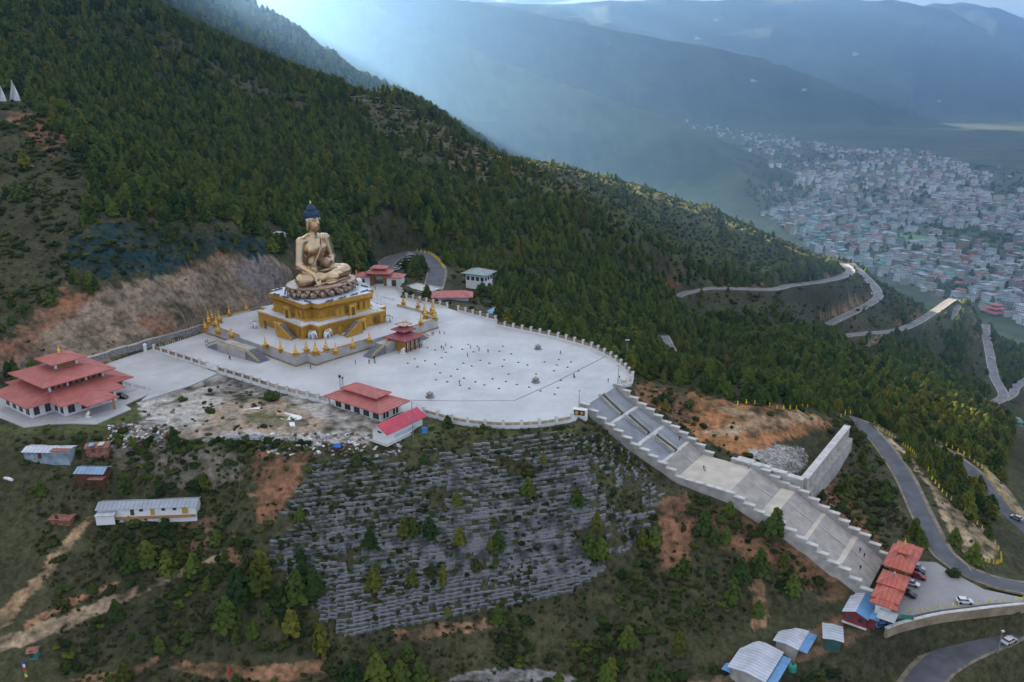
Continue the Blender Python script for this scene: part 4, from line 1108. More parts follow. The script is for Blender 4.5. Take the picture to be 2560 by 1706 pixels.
def windows_on(parent, cx, cy, hx, hy, z0, z1, n_x, n_y, frame=M_WOOD, pane=M_GLASS, inset=.08, fill=.62, faces='xXyY', label=None):
    """rows of framed windows on the four faces of a block"""
    for f in faces:
        n = n_x if f in 'yY' else n_y
        half = hx if f in 'yY' else hy
        for i in range(n):
            t = -half + 2 * half * (i + .5) / n
            w = 2 * half / n * fill
            if f == 'y': x, y, rt = cx + t, cy - hy - inset / 2, 0
            elif f == 'Y': x, y, rt = cx + t, cy + hy + inset / 2, 0
            elif f == 'x': x, y, rt = cx - hx - inset / 2, cy + t, math.pi / 2
            else: x, y, rt = cx + hx + inset / 2, cy + t, math.pi / 2
            o = MB().box(x, y, z0, w, inset, z1 - z0, rt).build('window', frame, parent)
            s = .6
            dx, dy = {'y': (0, -1), 'Y': (0, 1), 'x': (-1, 0), 'X': (1, 0)}[f]
            k = 2 if w > 1.4 else 1
            for j in range(k):
                off = (j - (k - 1) / 2) * w / k
                ox, oy = (off, 0) if f in 'yY' else (0, off)
                MB().box(x + ox + dx * inset * .55, y + oy + dy * inset * .55, z0 + .15, w / k * .72, inset * .5, z1 - z0 - .3, rt).build('pane', pane, o)
def posts(parent, pts, z0, z1, w, m, name='corner_post'):
    for x, y in pts: MB().box(x, y, z0, w, w, z1 - z0).build(name, m, parent)
# ---- big temple with stacked red roofs, left
te = site_thing('temple', 'large cross shaped temple with stacked red roofs and gold finial at the left edge', 'temple', -8, -103, 0)
MB().box(0, 0, -2.2, 22, 36, 2.45).build('platform', M_APRON, te)
MB().box(0, 0, -2.2, 37, 20.5, 2.43).build('platform', M_APRON, te)
MB().box(0, 0, .3, 17.6, 30.2, 4.3).build('wall', M_WHITE, te)
MB().box(0, 0, .3, 31.4, 16.6, 4.28).build('wall', M_WHITE, te)
for hx, hy in ((8.85, 15.15), (15.75, 8.35)):
    MB().box(0, 0, 3.7, hx * 2 + .2, hy * 2 + .2, .75 + .01 * (hx > 10)).build('timber_frieze', M_WOODG, te)
    windows_on(te, 0, 0, hx - .02, hy - .02, 1.0, 3.5, 4 if hx < 10 else 9, 9 if hx < 10 else 4, fill=.5)
    hip(te, 0, 0, 4.75 + .03 * (hx > 10), hx + 2.3, hy + 2.1, 2.6, R_RED, min(hx - .6, 8.5), min(hy - .6, 8.5))
MB().box(0, 0, 6.2, 16.8, 16.8, 3.4).build('upper_wall', M_WOODG, te)
windows_on(te, 0, 0, 8.4, 8.4, 7.0, 8.9, 9, 9, fill=.6)
for s in (-1, 1):
    for t in (-8.4, -3, 3, 8.4):
        for x, y in ((t, s * 8.55), (s * 8.55, t)): MB().box(x, y, 6.9, .6, .45, 2.2).build('white_bracket', M_WHITE, te)
hip(te, 0, 0, 9.7, 11.6, 11.6, 2.3, R_RED, 3.2, 3.2)
MB().box(0, 0, 11.3, 6.6, 6.6, 2.7).build('lantern_wall', M_WOODG, te)
MB().box(0, 0, 11.25, 7.3, 7.3, .65).build('lantern_sill', M_WHITE, te)
for x, y in ((-3.3, -3.3), (3.3, -3.3), (3.3, 3.3), (-3.3, 3.3)): MB().box(x, y, 12, .65, .65, 1.1).build('white_bracket', M_WHITE, te)
hip(te, 0, 0, 14.1, 5.5, 5.5, 1.6, R_RED, .4, .4)
fin = MB().lathe([(.5, 15.7), (.62, 15.9), (.35, 16.1), (.55, 16.5), (.45, 16.9), (.18, 17.1), (.12, 17.8), (.03, 18.3)], 12); fin.build('finial', M_GOLDB, te, True)
hip(te, 18.5, 0, 4.5, 5.2, 5.2, 1.6, R_RED, 2.2, 1.2, name='porch_roof')
for y in (-4, 4): MB().lathe([(.35, .2), (.3, 4.2)], 8, 21.8, y).build('porch_column', mat('ochre_column', (.42, .17, .08), .6), te)
MB().box(17.5, 0, -1.0, 8.5, 12, 1.2).build('porch_floor', M_APRON, te)
# white lion sculpture by the porch, long low fence rail, small parked dark car
el = thing('lion_statue', 'small white guardian lion beside the temple porch', 'statue', site(6.5 + 6.8, -107.2, -.02), SITE_ROT)
b = MB(); b.box(0, 0, 0, 1.8, 1.2, .5); b.ball(0, 0, 1.2, .8, .45, .55, 10, 7); b.ball(.75, 0, 1.8, .45, .42, .45, 10, 7)
for x, y in ((.55, .25), (.55, -.25), (-.5, .28), (-.5, -.28)): b.lathe([(.2, .45), (.18, 1.1)], 7, x, y)
b.build('body', M_WHITE, el, True)
# ---- long office with two-step red roof
ad = site_thing('red_roofed_office', 'long white single storey office with two step red hip roof beside the fence', 'building', 78.2, -51.8, -.4)
MB().box(0, 0, -1.5, 21, 8.6, 5.6).build('wall', M_WHITE, ad)
MB().box(0, -4.9, -2.2, 21.5, 2.0, 2.2).build('veranda_base', M_CONC, ad)
windows_on(ad, 0, 0, 10.4, 4.25, .6, 3.2, 5, 2, fill=.62)
hip(ad, 0, 0, 4.1, 12.6, 6.6, 2.0, R_RED, 7.0, 2.0)
MB().box(0, 0, 5.4, 12.6, 3.4, 1.4).build('clerestory', M_WOODG, ad)
for x in (-6.2, -2.1, 2.1, 6.2): MB().box(x, -1.85, 5.6, .5, .3, 1.1).build('white_bracket', M_WHITE, ad)
hip(ad, 0, 0, 6.9, 7.8, 3.4, 1.5, R_RED)
# ---- crimson shed with a white gable
def gable(parent, hx, hy, z, rise, m, over=.6, thick=.15, name='roof_sheet', m2=None, cx=0, cy=0):
    """two roof sheets, ridge along y"""
    for s in (-1, 1):
        b = MB()
        a = [(cx, cy - hy - over, z + rise), (cx, cy + hy + over, z + rise), (cx + s * (hx + over), cy + hy + over, z - rise * over / hx), (cx + s * (hx + over), cy - hy - over, z - rise * over / hx)]
        vs = a + [(x, y, zz - thick) for x, y, zz in a]
        fs = [(0, 1, 2, 3), (7, 6, 5, 4), (0, 4, 5, 1), (1, 5, 6, 2), (2, 6, 7, 3), (3, 7, 4, 0)]
        if s > 0: fs = [f[::-1] for f in fs]
        b.add(vs, fs); b.build(name, (m2 or m) if s < 0 else m, parent)
def gable_walls(parent, hx, hy, z0, z, rise, m, cx=0, cy=0, name='wall'):
    b = MB(); pr = [(-hx, z0), (hx, z0), (hx, z), (0, z + rise), (-hx, z)]
    vs = [(cx + x, cy - hy, zz) for x, zz in pr] + [(cx + x, cy + hy, zz) for x, zz in pr]
    fs = [(0, 1, 2, 3, 4), (9, 8, 7, 6, 5)] + [(i, i + 5, (i + 1) % 5 + 5, (i + 1) % 5) for i in range(5)]
    b.add(vs, fs); return b.build(name, m, parent)
sh = site_thing('crimson_roofed_shed', 'white walled shed with bright crimson gable roof and white end wall', 'shed', 97.2, -57.6, -.6)
gable_walls(sh, 2.9, 7.6, -.8, 3.4, 1.6, M_WHITE)
gable(sh, 2.9, 7.6, 3.46, 1.6, R_PINK, 1.0, .12, m2=roof_mat('faded_salmon_roof', (.56, .21, .14), 1))
MB().box(0, -7.68, 2.3, 1.5, .12, .5).build('vent', M_DARK, sh)
MB().box(2.96, 0, .3, .1, 9, 1.0).build('louvre_panel', mat('pale_blue_grey_louvre', (.45, .5, .56), .6), sh)
MB().box(0, 0, -.85, 7.4, 17.0, .3).build('floor_slab', M_CAP, sh)
# ---- small pavilion with three roofs
pv = site_thing('pavilion', 'small ochre pavilion with three stacked dark red roofs and columned porch', 'pavilion', 45.2, .6, 0.01)
MB().box(-.6, 0, 0, 8.4, 7.8, 4.6).build('wall', M_GOLD, pv)
MB().box(-.6, 0, 3.6, 8.6, 8.0, .8).build('timber_frieze', M_WOODG, pv)
for y in (-3.6, -1.2, 1.2, 3.6): MB().lathe([(.28, 0), (.26, 4.4)], 8, 4.6, y).build('column', M_WOOD, pv)
for y in (-2.4, 0, 2.4): MB().box(3.66, y, .8, .12, 1.5, 2.6).build('window', M_CAP, pv)
hip(pv, 0, 0, 4.9, 5.7, 5.5, 1.5, mat('maroon_roof', (.27, .065, .075), .5, var=.12), 2.1, 2.1)
MB().box(0, 0, 6.0, 4.0, 4.0, 1.8).build('middle_wall', M_WOOD, pv)
hip(pv, 0, 0, 7.8, 3.5, 3.4, 1.0, MATS['maroon_roof'], 1.1, 1.1)
MB().box(0, 0, 8.6, 2.1, 2.1, 1.2).build('lantern_wall', M_WOOD, pv)
hip(pv, 0, 0, 9.8, 2.4, 2.3, .7, mat('pale_bronze_roof', (.42, .33, .22), .45, metal=.3), .3, .3)
MB().lathe([(.3, 10.5), (.38, 10.8), (.15, 11.0), (.1, 11.6), (.02, 12)], 10).build('finial', M_GOLDB, pv, True)
for y in (-5.4, 5.6):
    l = thing('lion_statue', 'white guardian lion on the %s side of the pavilion porch' % ('left' if y < 0 else 'right'), 'statue', site(49.6, y + .6, 0), SITE_ROT)
    b = MB(); b.box(0, 0, 0, 2.0, 1.3, .5); b.ball(-.1, 0, 1.3, .8, .5, .7, 10, 7); b.ball(.6, 0, 2.0, .5, .48, .5, 10, 7)
    for x, yy in ((.5, .28), (.5, -.28), (-.5, .3), (-.5, -.3)): b.lathe([(.2, .45), (.18, 1.2)], 7, x, yy)
    b.build('body', M_WHITE, l, True)
# ---- entrance gate at the rear
gp = atz(948, 715, 0)
ga = thing('entrance_gate', 'red roofed gatehouse with white side rooms at the rear of the plaza', 'gatehouse', (gp[0], gp[1] + 3, 0), math.radians(-8))
for s in (-1, 1):
    MB().box(s * 8.2, 0, -.5, 7.5, 6, 5.0).build('side_room', M_WHITE, ga)
    MB().box(s * 8.2, -3.05, .2, 2.4, .12, 3.0).build('door', M_WOOD, ga)
    hip(ga, s * 8.0, 0, 4.7, 4.8, 4.2, 1.6, R_RED)
    MB().box(s * 3.4, 0, -.5, 1.6, 5, 7.0).build('gate_pier', M_WOODG, ga)
MB().box(0, 0, 4.4, 8.4, 4.6, 2.1).build('gate_beam', M_WOODG, ga)
hip(ga, 0, 0, 6.6, 6.6, 4.6, 1.3, R_RED, 3.0, 1.6)
MB().box(0, 0, 7.6, 5.0, 2.8, 1.2).build('lantern_wall', M_WOODG, ga)
hip(ga, 0, 0, 8.9, 4.2, 2.9, 1.2, R_RED)
# ---- white chorten beside the statue, behind
cp = atz(893, 722, 0)
ch = thing('white_chorten', 'white stupa with gold neck behind the plinth beside the gate', 'stupa', (cp[0], cp[1], 0), SITE_ROT)
b = MB(); b.box(0, 0, 0, 9, 9, 1.2); b.box(0, 0, 1.2, 6.5, 6.5, 1.4); b.build('base', M_WHITE, ch)
r_ = MB()
for k in range(10):
    for s in (-1, 1): r_.box(-4.2 + k * .93, s * 4.3, 1.2, .35, .3, 1.0); r_.box(s * 4.3, -4.2 + k * .93, 1.2, .3, .35, 1.0)
r_.build('railing_posts', M_WHITE, ch)['kind'] = 'stuff'
MB().lathe([(2.2, 2.6), (2.7, 3.4), (2.6, 4.6), (1.6, 5.4), (.9, 5.6)], 18).build('dome', M_WHITE, ch, True)
b = MB().box(0, 0, 5.5, 1.5, 1.5, .8); b.lathe([(.8, 6.3), (.6, 7.4), (.35, 8.6), (.5, 8.7), (.1, 9.6)], 12); b.build('spire', mat('ochre_spire', (.52, .22, .06), .5), ch)
# ---- flat roofed pale building and the red roofed shelter behind the right fence
fp = atz(1060, 742, -2)
fl = thing('flat_roofed_annex', 'pale flat roofed annex with parapet behind the rear right fence', 'building', (fp[0] - 2, fp[1] + 6, -3), math.radians(-35))
MB().box(0, 0, 0, 17, 13, 3.2).build('wall', M_CONC, fl)
MB().box(0, 0, 3.2, 17.4, 13.4, .25).build('flat_roof', mat('pale_flat_roof', (.45, .44, .41), .9, var=.12), fl)
for x, y, sx, sy in ((0, 6.6, 17.4, .3), (0, -6.6, 17.4, .3), (8.6, 0, .3, 12.8), (-8.6, 0, .3, 12.8)): MB().box(x, y, 3.46, sx, sy, .5).build('parapet', M_CAP, fl)
rp = atz(1125, 758, -1)
rs = thing('red_roofed_shelter', 'white shelter with long plain red hip roof outside the right fence', 'building', (rp[0] + 1, rp[1] + 2, -3.0), math.radians(2))
MB().box(0, 0, 0, 15.5, 7, 5.4).build('wall', M_WHITE, rs)
MB().box(0, -3.56, .6, 12, .12, 3.2).build('blue_shutter', mat('pale_blue_shutter', (.36, .45, .56), .5), rs)
hip(rs, 0, 0, 5.5, 9.8, 5.4, 2.1, R_RED)
# ---- small blue roofed huts
for u, v, lab, k in ((1243, 800, 'blue roofed white kiosk just behind the right fence', 1.0), (1306, 806, 'blue roofed hut among bushes right of the kiosk', .9)):
    hp = atz(u, v, -2.5)
    h = thing('blue_roofed_hut', lab, 'hut', (hp[0], hp[1] + 5, -4), math.radians(20), scale=k)
    MB().box(0, 0, 0, 7, 5, 4.0).build('wall', M_WHITE if k == 1 else mat('pale_blue_wall', (.33, .45, .55), .7), h)
    MB().box(-1.5, -2.55, 1.2, 1.4, .1, 1.4).build('window', M_GLASS, h)
    gable(h, 3.5, 2.6, 4.05, 1.2, R_BLUE, .5)
# ---- green roofed house in the forest
p = atz(1196, 694, 2)
gh = thing('green_roofed_house', 'white house with grey green hip roof half hidden by the forest', 'house', (p[0], p[1] + 8, gz(p[0], p[1] + 8) + 4.5), math.radians(-25))
MB().box(0, 0, -3, 11, 9, 8).build('wall', M_WHITE, gh)
windows_on(gh, 0, 0, 5.5, 4.5, 1.5, 3.5, 4, 3)
hip(gh, 0, 0, 5.2, 7.6, 6.2, 2.2, roof_mat('grey_green_roof', (.20, .29, .26)))
# ---- small white roofs glimpsed in the forest
for u, v, lab in ((698, 592, 'tin roofed hut beside the statue shoulder at the forest edge'),):
    q = hit(u, v)
    h = thing('forest_hut', lab, 'hut', (q[0], q[1], q[2]), math.radians(30), scale=.75)
    MB().box(0, 0, -1, 7, 4.4, 3.2).build('wall', M_CAP, h); gable(h, 3.5, 2.4, 2.25, .9, R_TINY, .5)
# ------------------------------------------------------------------ retaining wall under the cut bank
wl = [atz(u, v, 0) for u, v in ((160, 938), (240, 915), (365, 877), (470, 846), (560, 816), (690, 776), (800, 744), (868, 722))]
rw = thing('bank_retaining_wall', 'long grey stone retaining wall at the foot of the cut bank', 'wall')
for a, c in zip(wl[:-1], wl[1:]):
    a = Vector(a); c = Vector(c); L = (c - a).length; n = max(1, round(L / 8)); d = (c - a) / n
    ang = math.atan2(d.y, d.x)
    for i in range(n):
        m = a + d * (i + .5); off = Vector((-math.sin(ang), math.cos(ang), 0))
        hgt = 3.4 + .25 * RNG.uniform(-1, 1)
        MB().box(m.x + off.x * 1.6, m.y + off.y * 1.6, -1, d.length - .06, 1.6, 1 + hgt, ang, .97).build('wall_bay', M_STONE, rw)
        MB().box(m.x + off.x * 1.6, m.y + off.y * 1.6, hgt + .003, d.length - .03, 1.7, .25, ang).build('coping', M_CONC, rw)
wp = thing('white_gate_post', 'lone white post at the foot of the retaining wall', 'post', tuple(atz(364, 880, 0)))
MB().box(0, 0, -.1, .9, .9, 3.0).build('shaft', M_WHITE, wp); MB().frustum(.6, .6, 2.9, .1, .1, 3.5).build('cap', M_WHITE, wp)
# ------------------------------------------------------------------ balustrades round the plaza
def resample(pts, step):
    pts = [Vector((p[0], p[1])) for p in pts]; out = [pts[0]]; acc = 0
    seg = []; tot = 0
    for a, b in zip(pts[:-1], pts[1:]): seg.append((tot, a, b)); tot += (b - a).length
    n = max(1, round(tot / step))
    res = []
    for i in range(n + 1):
        s = tot * i / n
        for t0, a, b in seg:
            L = (b - a).length
            if s <= t0 + L + 1e-6: res.append(a + (b - a) * ((s - t0) / L)); break
    return res
me_pil = MB().box(0, 0, 0, .75, .75, 2.3).mesh('pillar', M_WHITE); me_cap = MB().box(0, 0, 2.3, 1.0, 1.0, .22).mesh('pillar_cap', M_CAP)
wheel = MB()
for k in range(16):
    pass
def ring(mb, x, z, r, t):
    n = 14; vs = []
    for i in range(n):
        a = 2 * math.pi * i / n
        for rr, y in ((r, -t), (r * .62, -t), (r * .62, t), (r, t)): vs.append((x + rr * math.cos(a), y, z + rr * math.sin(a)))
    fs = []
    for i in range(n):
        j = (i + 1) % n
        for k in range(4): fs.append((i * 4 + k, i * 4 + (k + 1) % 4, j * 4 + (k + 1) % 4, j * 4 + k))
    mb.add(vs, fs)
M_WHEEL = mat('pale_gold_wheel', (.52, .42, .24), .5, metal=.2)
M_GRILLE = mat('tan_painted_grille', (.40, .28, .18), .6, var=.2); M_GRILLE2 = mat('dark_brown_panel', (.10, .05, .03), .6, var=.2)
def balustrade(name, label, px, step, style):
    t = thing(name, label, 'balustrade')
    R = resample([atz(u, v, 0) for u, v in px], step)
    for i, p in enumerate(R):
        pl_ = obj('pillar', me_pil, t, (p.x, p.y, 0)); 
        if i + 1 < len(R): ang = math.atan2(R[i + 1].y - p.y, R[i + 1].x - p.x)
        pl_.rotation_euler.z = ang; obj('pillar_cap', me_cap, pl_)
        if i + 1 == len(R): break
        q = R[i + 1]; L = (q - p).length - .76; m = (p + q) / 2
        b = MB().box(0, 0, -.6, L, .6, 1.25).build('base_wall', M_WHITE, t, False, (m.x, m.y, 0), ang)
        if style == 'wheel':
            MB().box(0, 0, .66, L, .22, 1.15).build('panel', M_GRILLE2, b)
            for k in range(3):
                w = MB(); ring(w, (k - 1) * L / 3.1, 1.25, .5, .16); w.ball((k - 1) * L / 3.1, 0, 1.25, .14, .18, .14, 6, 4); w.build('wheel', M_WHEEL, b)
        elif style == 'grille':
            g = MB()
            for k in range(7): g.box(-L / 2 + L * (k + .5) / 7, 0, .66, .14, .12, 1.2)
            g.box(0, 0, 1.82, L, .16, .14); g.box(0, 0, .66, L, .16, .1); g.box(0, 0, 1.2, L, .13, .1)
            g.build('grille', M_GRILLE, b)
            for k in range(2):
                f = MB(); x = (k - .5) * L / 2.1; f.box(x, 0, .8, L / 2.9, .08, .95); f.build('panel', M_CAP if i > 5 else M_GRILLE2, b)
        else:
            MB().box(0, 0, .66, L, .2, 1.1).build('panel', mat('cream_panel', (.50, .45, .36), .7, var=.1), b)
            for k in range(2): MB().box((k - .5) * L / 2.1, -.14, .8, L / 2.9, .1, .75).build('inset', M_GRILLE, b)
    return t
balustrade('balustrade', 'white pillared fence with dark grilles left of its gap below the cut bank', [(386, 877), (455, 899), (520, 921)], 4.6, 'grille')
balustrade('balustrade', 'long white pillared fence running from the gap to the red roofed office', [(545, 930), (622, 953), (694, 977), (760, 993), (822, 1009)], 4.6, 'grille')
balustrade('balustrade', 'curved white balustrade with gold wheels along the right rim of the plaza', [(1241, 814), (1391, 845), (1482, 872), (1529, 897), (1560, 921), (1581, 946)], 4.4, 'wheel')
balustrade('balustrade', 'white pillared fence between the flat annex and the blue kiosk', [(1017, 747), (1065, 758), (1118, 770)], 4.4, 'grille')
balustrade('balustrade', 'short white fence right of the gap beside the red roofed shelter', [(1146, 778), (1190, 790), (1239, 803)], 4.4, 'grille')
balustrade('balustrade', 'rear white fence curving from the gatehouse to the flat annex', [(990, 712), (1000, 730), (1014, 745)], 4.4, 'grille')
balustrade('balustrade', 'cream panelled parapet along the front rim above the terraced slope', [(1060, 1036), (1133, 1056), (1184, 1065), (1278, 1070), (1367, 1065), (1430, 1053)], 5.2, 'cream')
balustrade('balustrade', 'low white posts at the head of the great stair', [(1581, 950), (1578, 961), (1548, 964)], 3.0, 'cream')
# corner block with the dark disc panel at the stair head
cb = atz(1450, 1038, 0)
k = thing('corner_block', 'white corner block with dark panel and two gold discs at the stair head', 'block', (cb[0], cb[1], 0), SITE_ROT + .3)
MB().box(0, 0, -1.5, 4.4, 1.8, 3.6).build('block', M_WHITE, k)
MB().box(0, -.95, .3, 3.4, .12, 1.6).build('panel', M_DARK, k)
for s in (-1, 1):
    w = MB(); ring(w, s * .8, 1.1, .55, .1); w.ball(s * .8, 0, 1.1, .3, .12, .3, 8, 5); w.build('gold_disc', M_GOLDB, k, False, (0, -1.08, 0))
# ------------------------------------------------------------------ great stair
QL, QR = -8.75, 11.3; QC = (QL + QR) / 2; QW = QR - QL
gs = site_thing('great_stair', 'great stair dropping from the plaza to the car park with pale landings', 'stairs', 0, QC, 0)
M_STAIR = mat('pale_stone_stair', (.37, .345, .31), .85, var=.16, vscale=.4, bump=.2); M_RAMP = mat('blue_grey_slab_stair', (.27, .285, .30), .7, var=.2, vscale=.18)
M_LAND = mat('sandy_landing', (.47, .42, .34), .85, var=.14, vscale=.2)
for (p0, z0), (p1, z1) in zip(STAIR_PROF[:-1], STAIR_PROF[1:]):
    if z0 == z1:
        MB().box((p0 + p1) / 2, 0, z0 - 1.4, p1 - p0 - .004, QW, 1.4).build('landing', M_LAND if p0 > 165 else M_CAP, gs)
    else:
        n = int(round((z0 - z1) / .2)); m = MB(); dp = (p1 - p0) / n; dz = (z0 - z1) / n
        for i in range(n):
            m.box(p0 + dp * (i + .5), 0, z0 - dz * (i + 1) - 1.3, dp - .002, QW - .01, 1.3)
        m.build('flight', M_RAMP if p0 < 160 else M_STAIR, gs)['kind'] = 'stuff'
# drainage seams on the lower flights
for (p0, z0), (p1, z1) in zip(STAIR_PROF[:-1], STAIR_PROF[1:]):
    if p0 > 160 and z0 != z1:
        MB().tube([(p0, 2.2, z0 + .06), (p1, 2.2, z1 + .2)], .16, 4).build('centre_rail', M_CAP, gs)
# planted channel down the middle of the upper flights
for i, ((p0, z0), (p1, z1)) in enumerate([((132.8, 0), (140.4, -4.8)), ((142.6, -4.8), (150.2, -9.0)), ((152.8, -9.2), (160, -12.5))]):
    c = site_thing('stair_planter', ['uppermost', 'middle', 'lowest'][i] + ' concrete planter channel in the middle of the great stair', 'planter', 0, QC + .8, 0)
    for s in (-1, 1):
        MB().prism([(p0, s * 1.1 - .25), (p1, s * 1.1 - .25), (p1, s * 1.1 + .25), (p0, s * 1.1 + .25)], [z0 - 1, z1 - 1, z1 - 1, z0 - 1], [z0 + .75, z1 + .75, z1 + .75, z0 + .75]).build('kerb', M_CONC, c)
    MB().prism([(p0, -.84), (p1, -.84), (p1, .84), (p0, .84)], [z0 - 1, z1 - 1, z1 - 1, z0 - 1], [z0 + .35, z1 + .35, z1 + .35, z0 + .35]).build('soil', mat('planter_soil', (.07, .065, .045), .95, var=.4, vscale=1), c)
    MB().box(p0 - .3, 0, z0 - .6, .7, 2.8, 1.5).build('head_block', M_CAP, c)
# stepped side walls
for s, q, lab in ((-1, QL - .75, 'stepped concrete wall down the near side of the great stair'), (1, QR + .75, 'stepped concrete wall down the far side of the great stair')):
    w = site_thing('stair_wall', lab, 'wall', 0, q, 0)
    n = 30; p0 = 131.5; dp = (224 - p0) / n
    for i in range(n):
        a = p0 + i * dp
        if s > 0 and 167 < a < 173: continue
        zt = float(stair_z(a + .3)) + 1.0
        if 165 < a < 182: zt = -15.7 + 1.0
        MB().box(a + dp / 2, 0, zt - 5.5, dp - .02, 1.2, 5.5).build('wall_block', M_CONC, w)
        MB().box(a + dp / 2 + .15, 0, zt + .003, dp + .25, 1.5, .25).build('coping', M_CAP, w)
# retaining wall of the yard right of the stair
yw = site_thing('yard_wall', 'tall L shaped concrete wall holding the rubble yard right of the stair', 'wall', 0, 0, 0)
for i in range(4):
    a = 176 + i * 5.2
    MB().box(a + 2.6, QR + 2.9, -24, 5.16, 1.8, 9.0 - .45 * i).build('wall_block', M_CONC, yw)
    MB().box(a + 2.6, QR + 2.9, -24 + 9.003 - .45 * i, 5.3, 2.1, .3).build('coping', M_CAP, yw)
for i in range(9):
    b_ = QR + 4 + i * 5.3
    MB().box(196.8, b_ + 2.6, -27, 1.8, 5.24, 10.6 + .05 * i).build('wall_block', M_CONC, yw)
    MB().box(196.8, b_ + 2.6, -27 + 10.603 + .05 * i, 2.2, 5.3, .3).build('coping', M_CAP, yw)
    MB().box(198.4, b_ + 2.6, -27, 1.5, 5.2, 7.0).build('buttress_step', M_CONC, yw)
# ------------------------------------------------------------------ gatehouse at the stair foot
gt = site_thing('lower_gatehouse', 'row of orange red tiered roofs across the foot of the great stair', 'gatehouse', 228.2, 0, -33.4)
for q, hx, hy, ez, rise, nm in ((3.6, 3.4, 6.4, 7.0, 2.3, 'A'), (-5.6, 3.2, 3.6, 5.0, 1.9, 'B'), (-11.3, 3.1, 3.3, 3.9, 1.6, 'C'), (12.2, 3.2, 3.4, 5.0, 1.9, 'B2'), (-14.5, 3.0, 1.6, 2.9, 1.0, 'D')):
    MB().box(0, q, -.3, hx * 1.25, hy * 1.6, ez + .25).build('wall', M_WHITE if nm != 'A' else M_WOODG, gt)
    hip(gt, 0, q, ez + .02, hx + .35, hy + .1, rise, R_ORG)
    MB().box(hx * .64, q, .2, .12, hy * .8, ez * .6).build('opening', M_WOOD, gt)
MB().box(0, 4.2, 8.6, 2.0, 3.0, 1.4).build('lantern_wall', M_WOODG, gt)
hip(gt, 0, 4.2, 9.9, 2.1, 3.0, 1.0, R_ORG)
MB().lathe([(.35, 10.8), (.5, 11.1), (.2, 11.4), (.38, 11.8), (.1, 12.2), (.02, 13.0)], 10, 0, 4.2).build('finial', M_GOLDB, gt, True)
MB().lathe([(.18, 6.8), (.2, 7.3), (.05, 7.7)], 8, 0, -5.6).build('finial', M_CAP, gt, True)
MB().box(-3.8, 10.5, -.2, 2.2, 4.2, 2.2).build('tin_lean_to', M_TIN, gt)
# ---- blue and white roofed house by the gatehouse
bh = site_thing('blue_roofed_house', 'maroon walled house with half white half blue roof below the gatehouse', 'house', 222.6, -14.6, -36.6, rot=math.radians(0))
gable_walls(bh, 2.7, 4.9, 0, 3.2, 1.1, mat('maroon_wall', (.17, .03, .03), .7, var=.15))
gable(bh, 2.7, 4.9, 3.3, 1.1, R_BLUEY, .6, .1, m2=R_TINY)
MB().box(3.6, -2.2, 0, 2.6, 3.6, 2.9).build('side_wing', MATS['maroon_wall'], bh)
MB().box(3.9, -2.2, 2.95, 3.4, 4.4, .12).build('wing_roof', M_TINB, bh)
MB().box(0, -4.95, -.4, 6.2, .5, .5).build('plinth_kerb', M_CAP, bh)
for x in (-1.3, 1.3): MB().box(x, -4.96, 1.2, .9, .1, 1.1).build('window', M_GLASS, bh)
# ---- tin roofed sheds
def tin_shed(label, p, q, z, hx, hy, h, rise, rot=0, wall=None, m1=None, m2=None, name='tin_shed', ridge_y=True):
    t = site_thing(name, label, 'shed', p, q, z, rot=rot)
    gable_walls(t, hx, hy, -2.0, h, rise, wall or M_CONC)
    gable(t, hx, hy, h + .06, rise, m1 or R_TINY, .7, .08, m2=m2)
    MB().box(hx + .04, -hy * .3, .1, .1, 1.2, 2.0).build('door', M_WOOD, t)
    MB().box(hx + .04, hy * .4, .9, .1, 1.2, 1.0).build('window', M_GLASS, t)
    return t
M_GREENW = mat('dark_green_wall', (.035, .085, .075), .7, var=.15)
tin_shed('silver tin roofed shed nearest to the blue and white house', 217.9, -21.6, -40.6, 1.9, 5.0, 2.4, .2, rot=.3, wall=M_GREENW)
t2 = tin_shed('middle silver tin shed with a lean-to roof behind a clutter of goods', 209.6, -29.2, -42.2, 2.6, 4.0, 2.3, .35)
MB().box(4.2, 0, 2.0, 2.6, 8.8, .1).build('lean_to_roof', M_TINB, t2)
t3 = tin_shed('largest silver roofed shed at the lower right with blue lean-to', 205.0, -42.4, -43.6, 4.2, 6.2, 2.7, .55)
MB().box(5.9, -.4, 1.9, 2.4, 13.5, .1).build('lean_to_roof', M_TINB, t3); MB().box(-5.0, -5.2, 1.4, 2.4, 4, .1).build('lean_to_roof', M_TINB, t3)
wt = thing('water_tank', 'green round water tank beside the largest tin shed', 'tank', site(213.2, -38.6, -43.0))
MB().lathe([(1.0, 0), (1.05, .3), (1.0, .6), (1.05, .9), (1.0, 1.2), (1.05, 1.5), (.9, 1.8), (.4, 2.0)], 14).build('drum', mat('green_plastic', (.03, .22, .16), .5), wt, True)
MB().lathe([(.3, 2.0), (.3, 2.15)], 10).build('lid', M_BLACK, wt)
gg = thing('green_gate', 'small green metal gate at the end of the lot railing', 'gate', tuple(atz(2264, 1556, -34.6)), SITE_ROT + .5)
for s in (-1, 1):
    MB().box(s * .85, 0, 0, 1.6, .1, 2.2).build('leaf', mat('green_enamel', (.03, .16, .12), .5), gg); MB().box(s * 1.75, 0, -.4, .2, .2, 2.9).build('post', M_METAL, gg)
# grey lean-to by the gatehouse end
lg = site_thing('grey_lean_to', 'pale grey carport roof between the gatehouse and the blue house', 'carport', 229.8, -18.2, -34.0)
for x in (-1.8, 1.8):
    for y in (-2.0, 2.0): MB().box(x, y, -.5, .15, .15, 2.9).build('post', M_METAL, lg)
MB().box(0, 0, 2.45, 4.4, 4.8, .1).build('roof_sheet', mat('grey_fibre_sheet', (.33, .36, .35), .6, var=.1), lg)
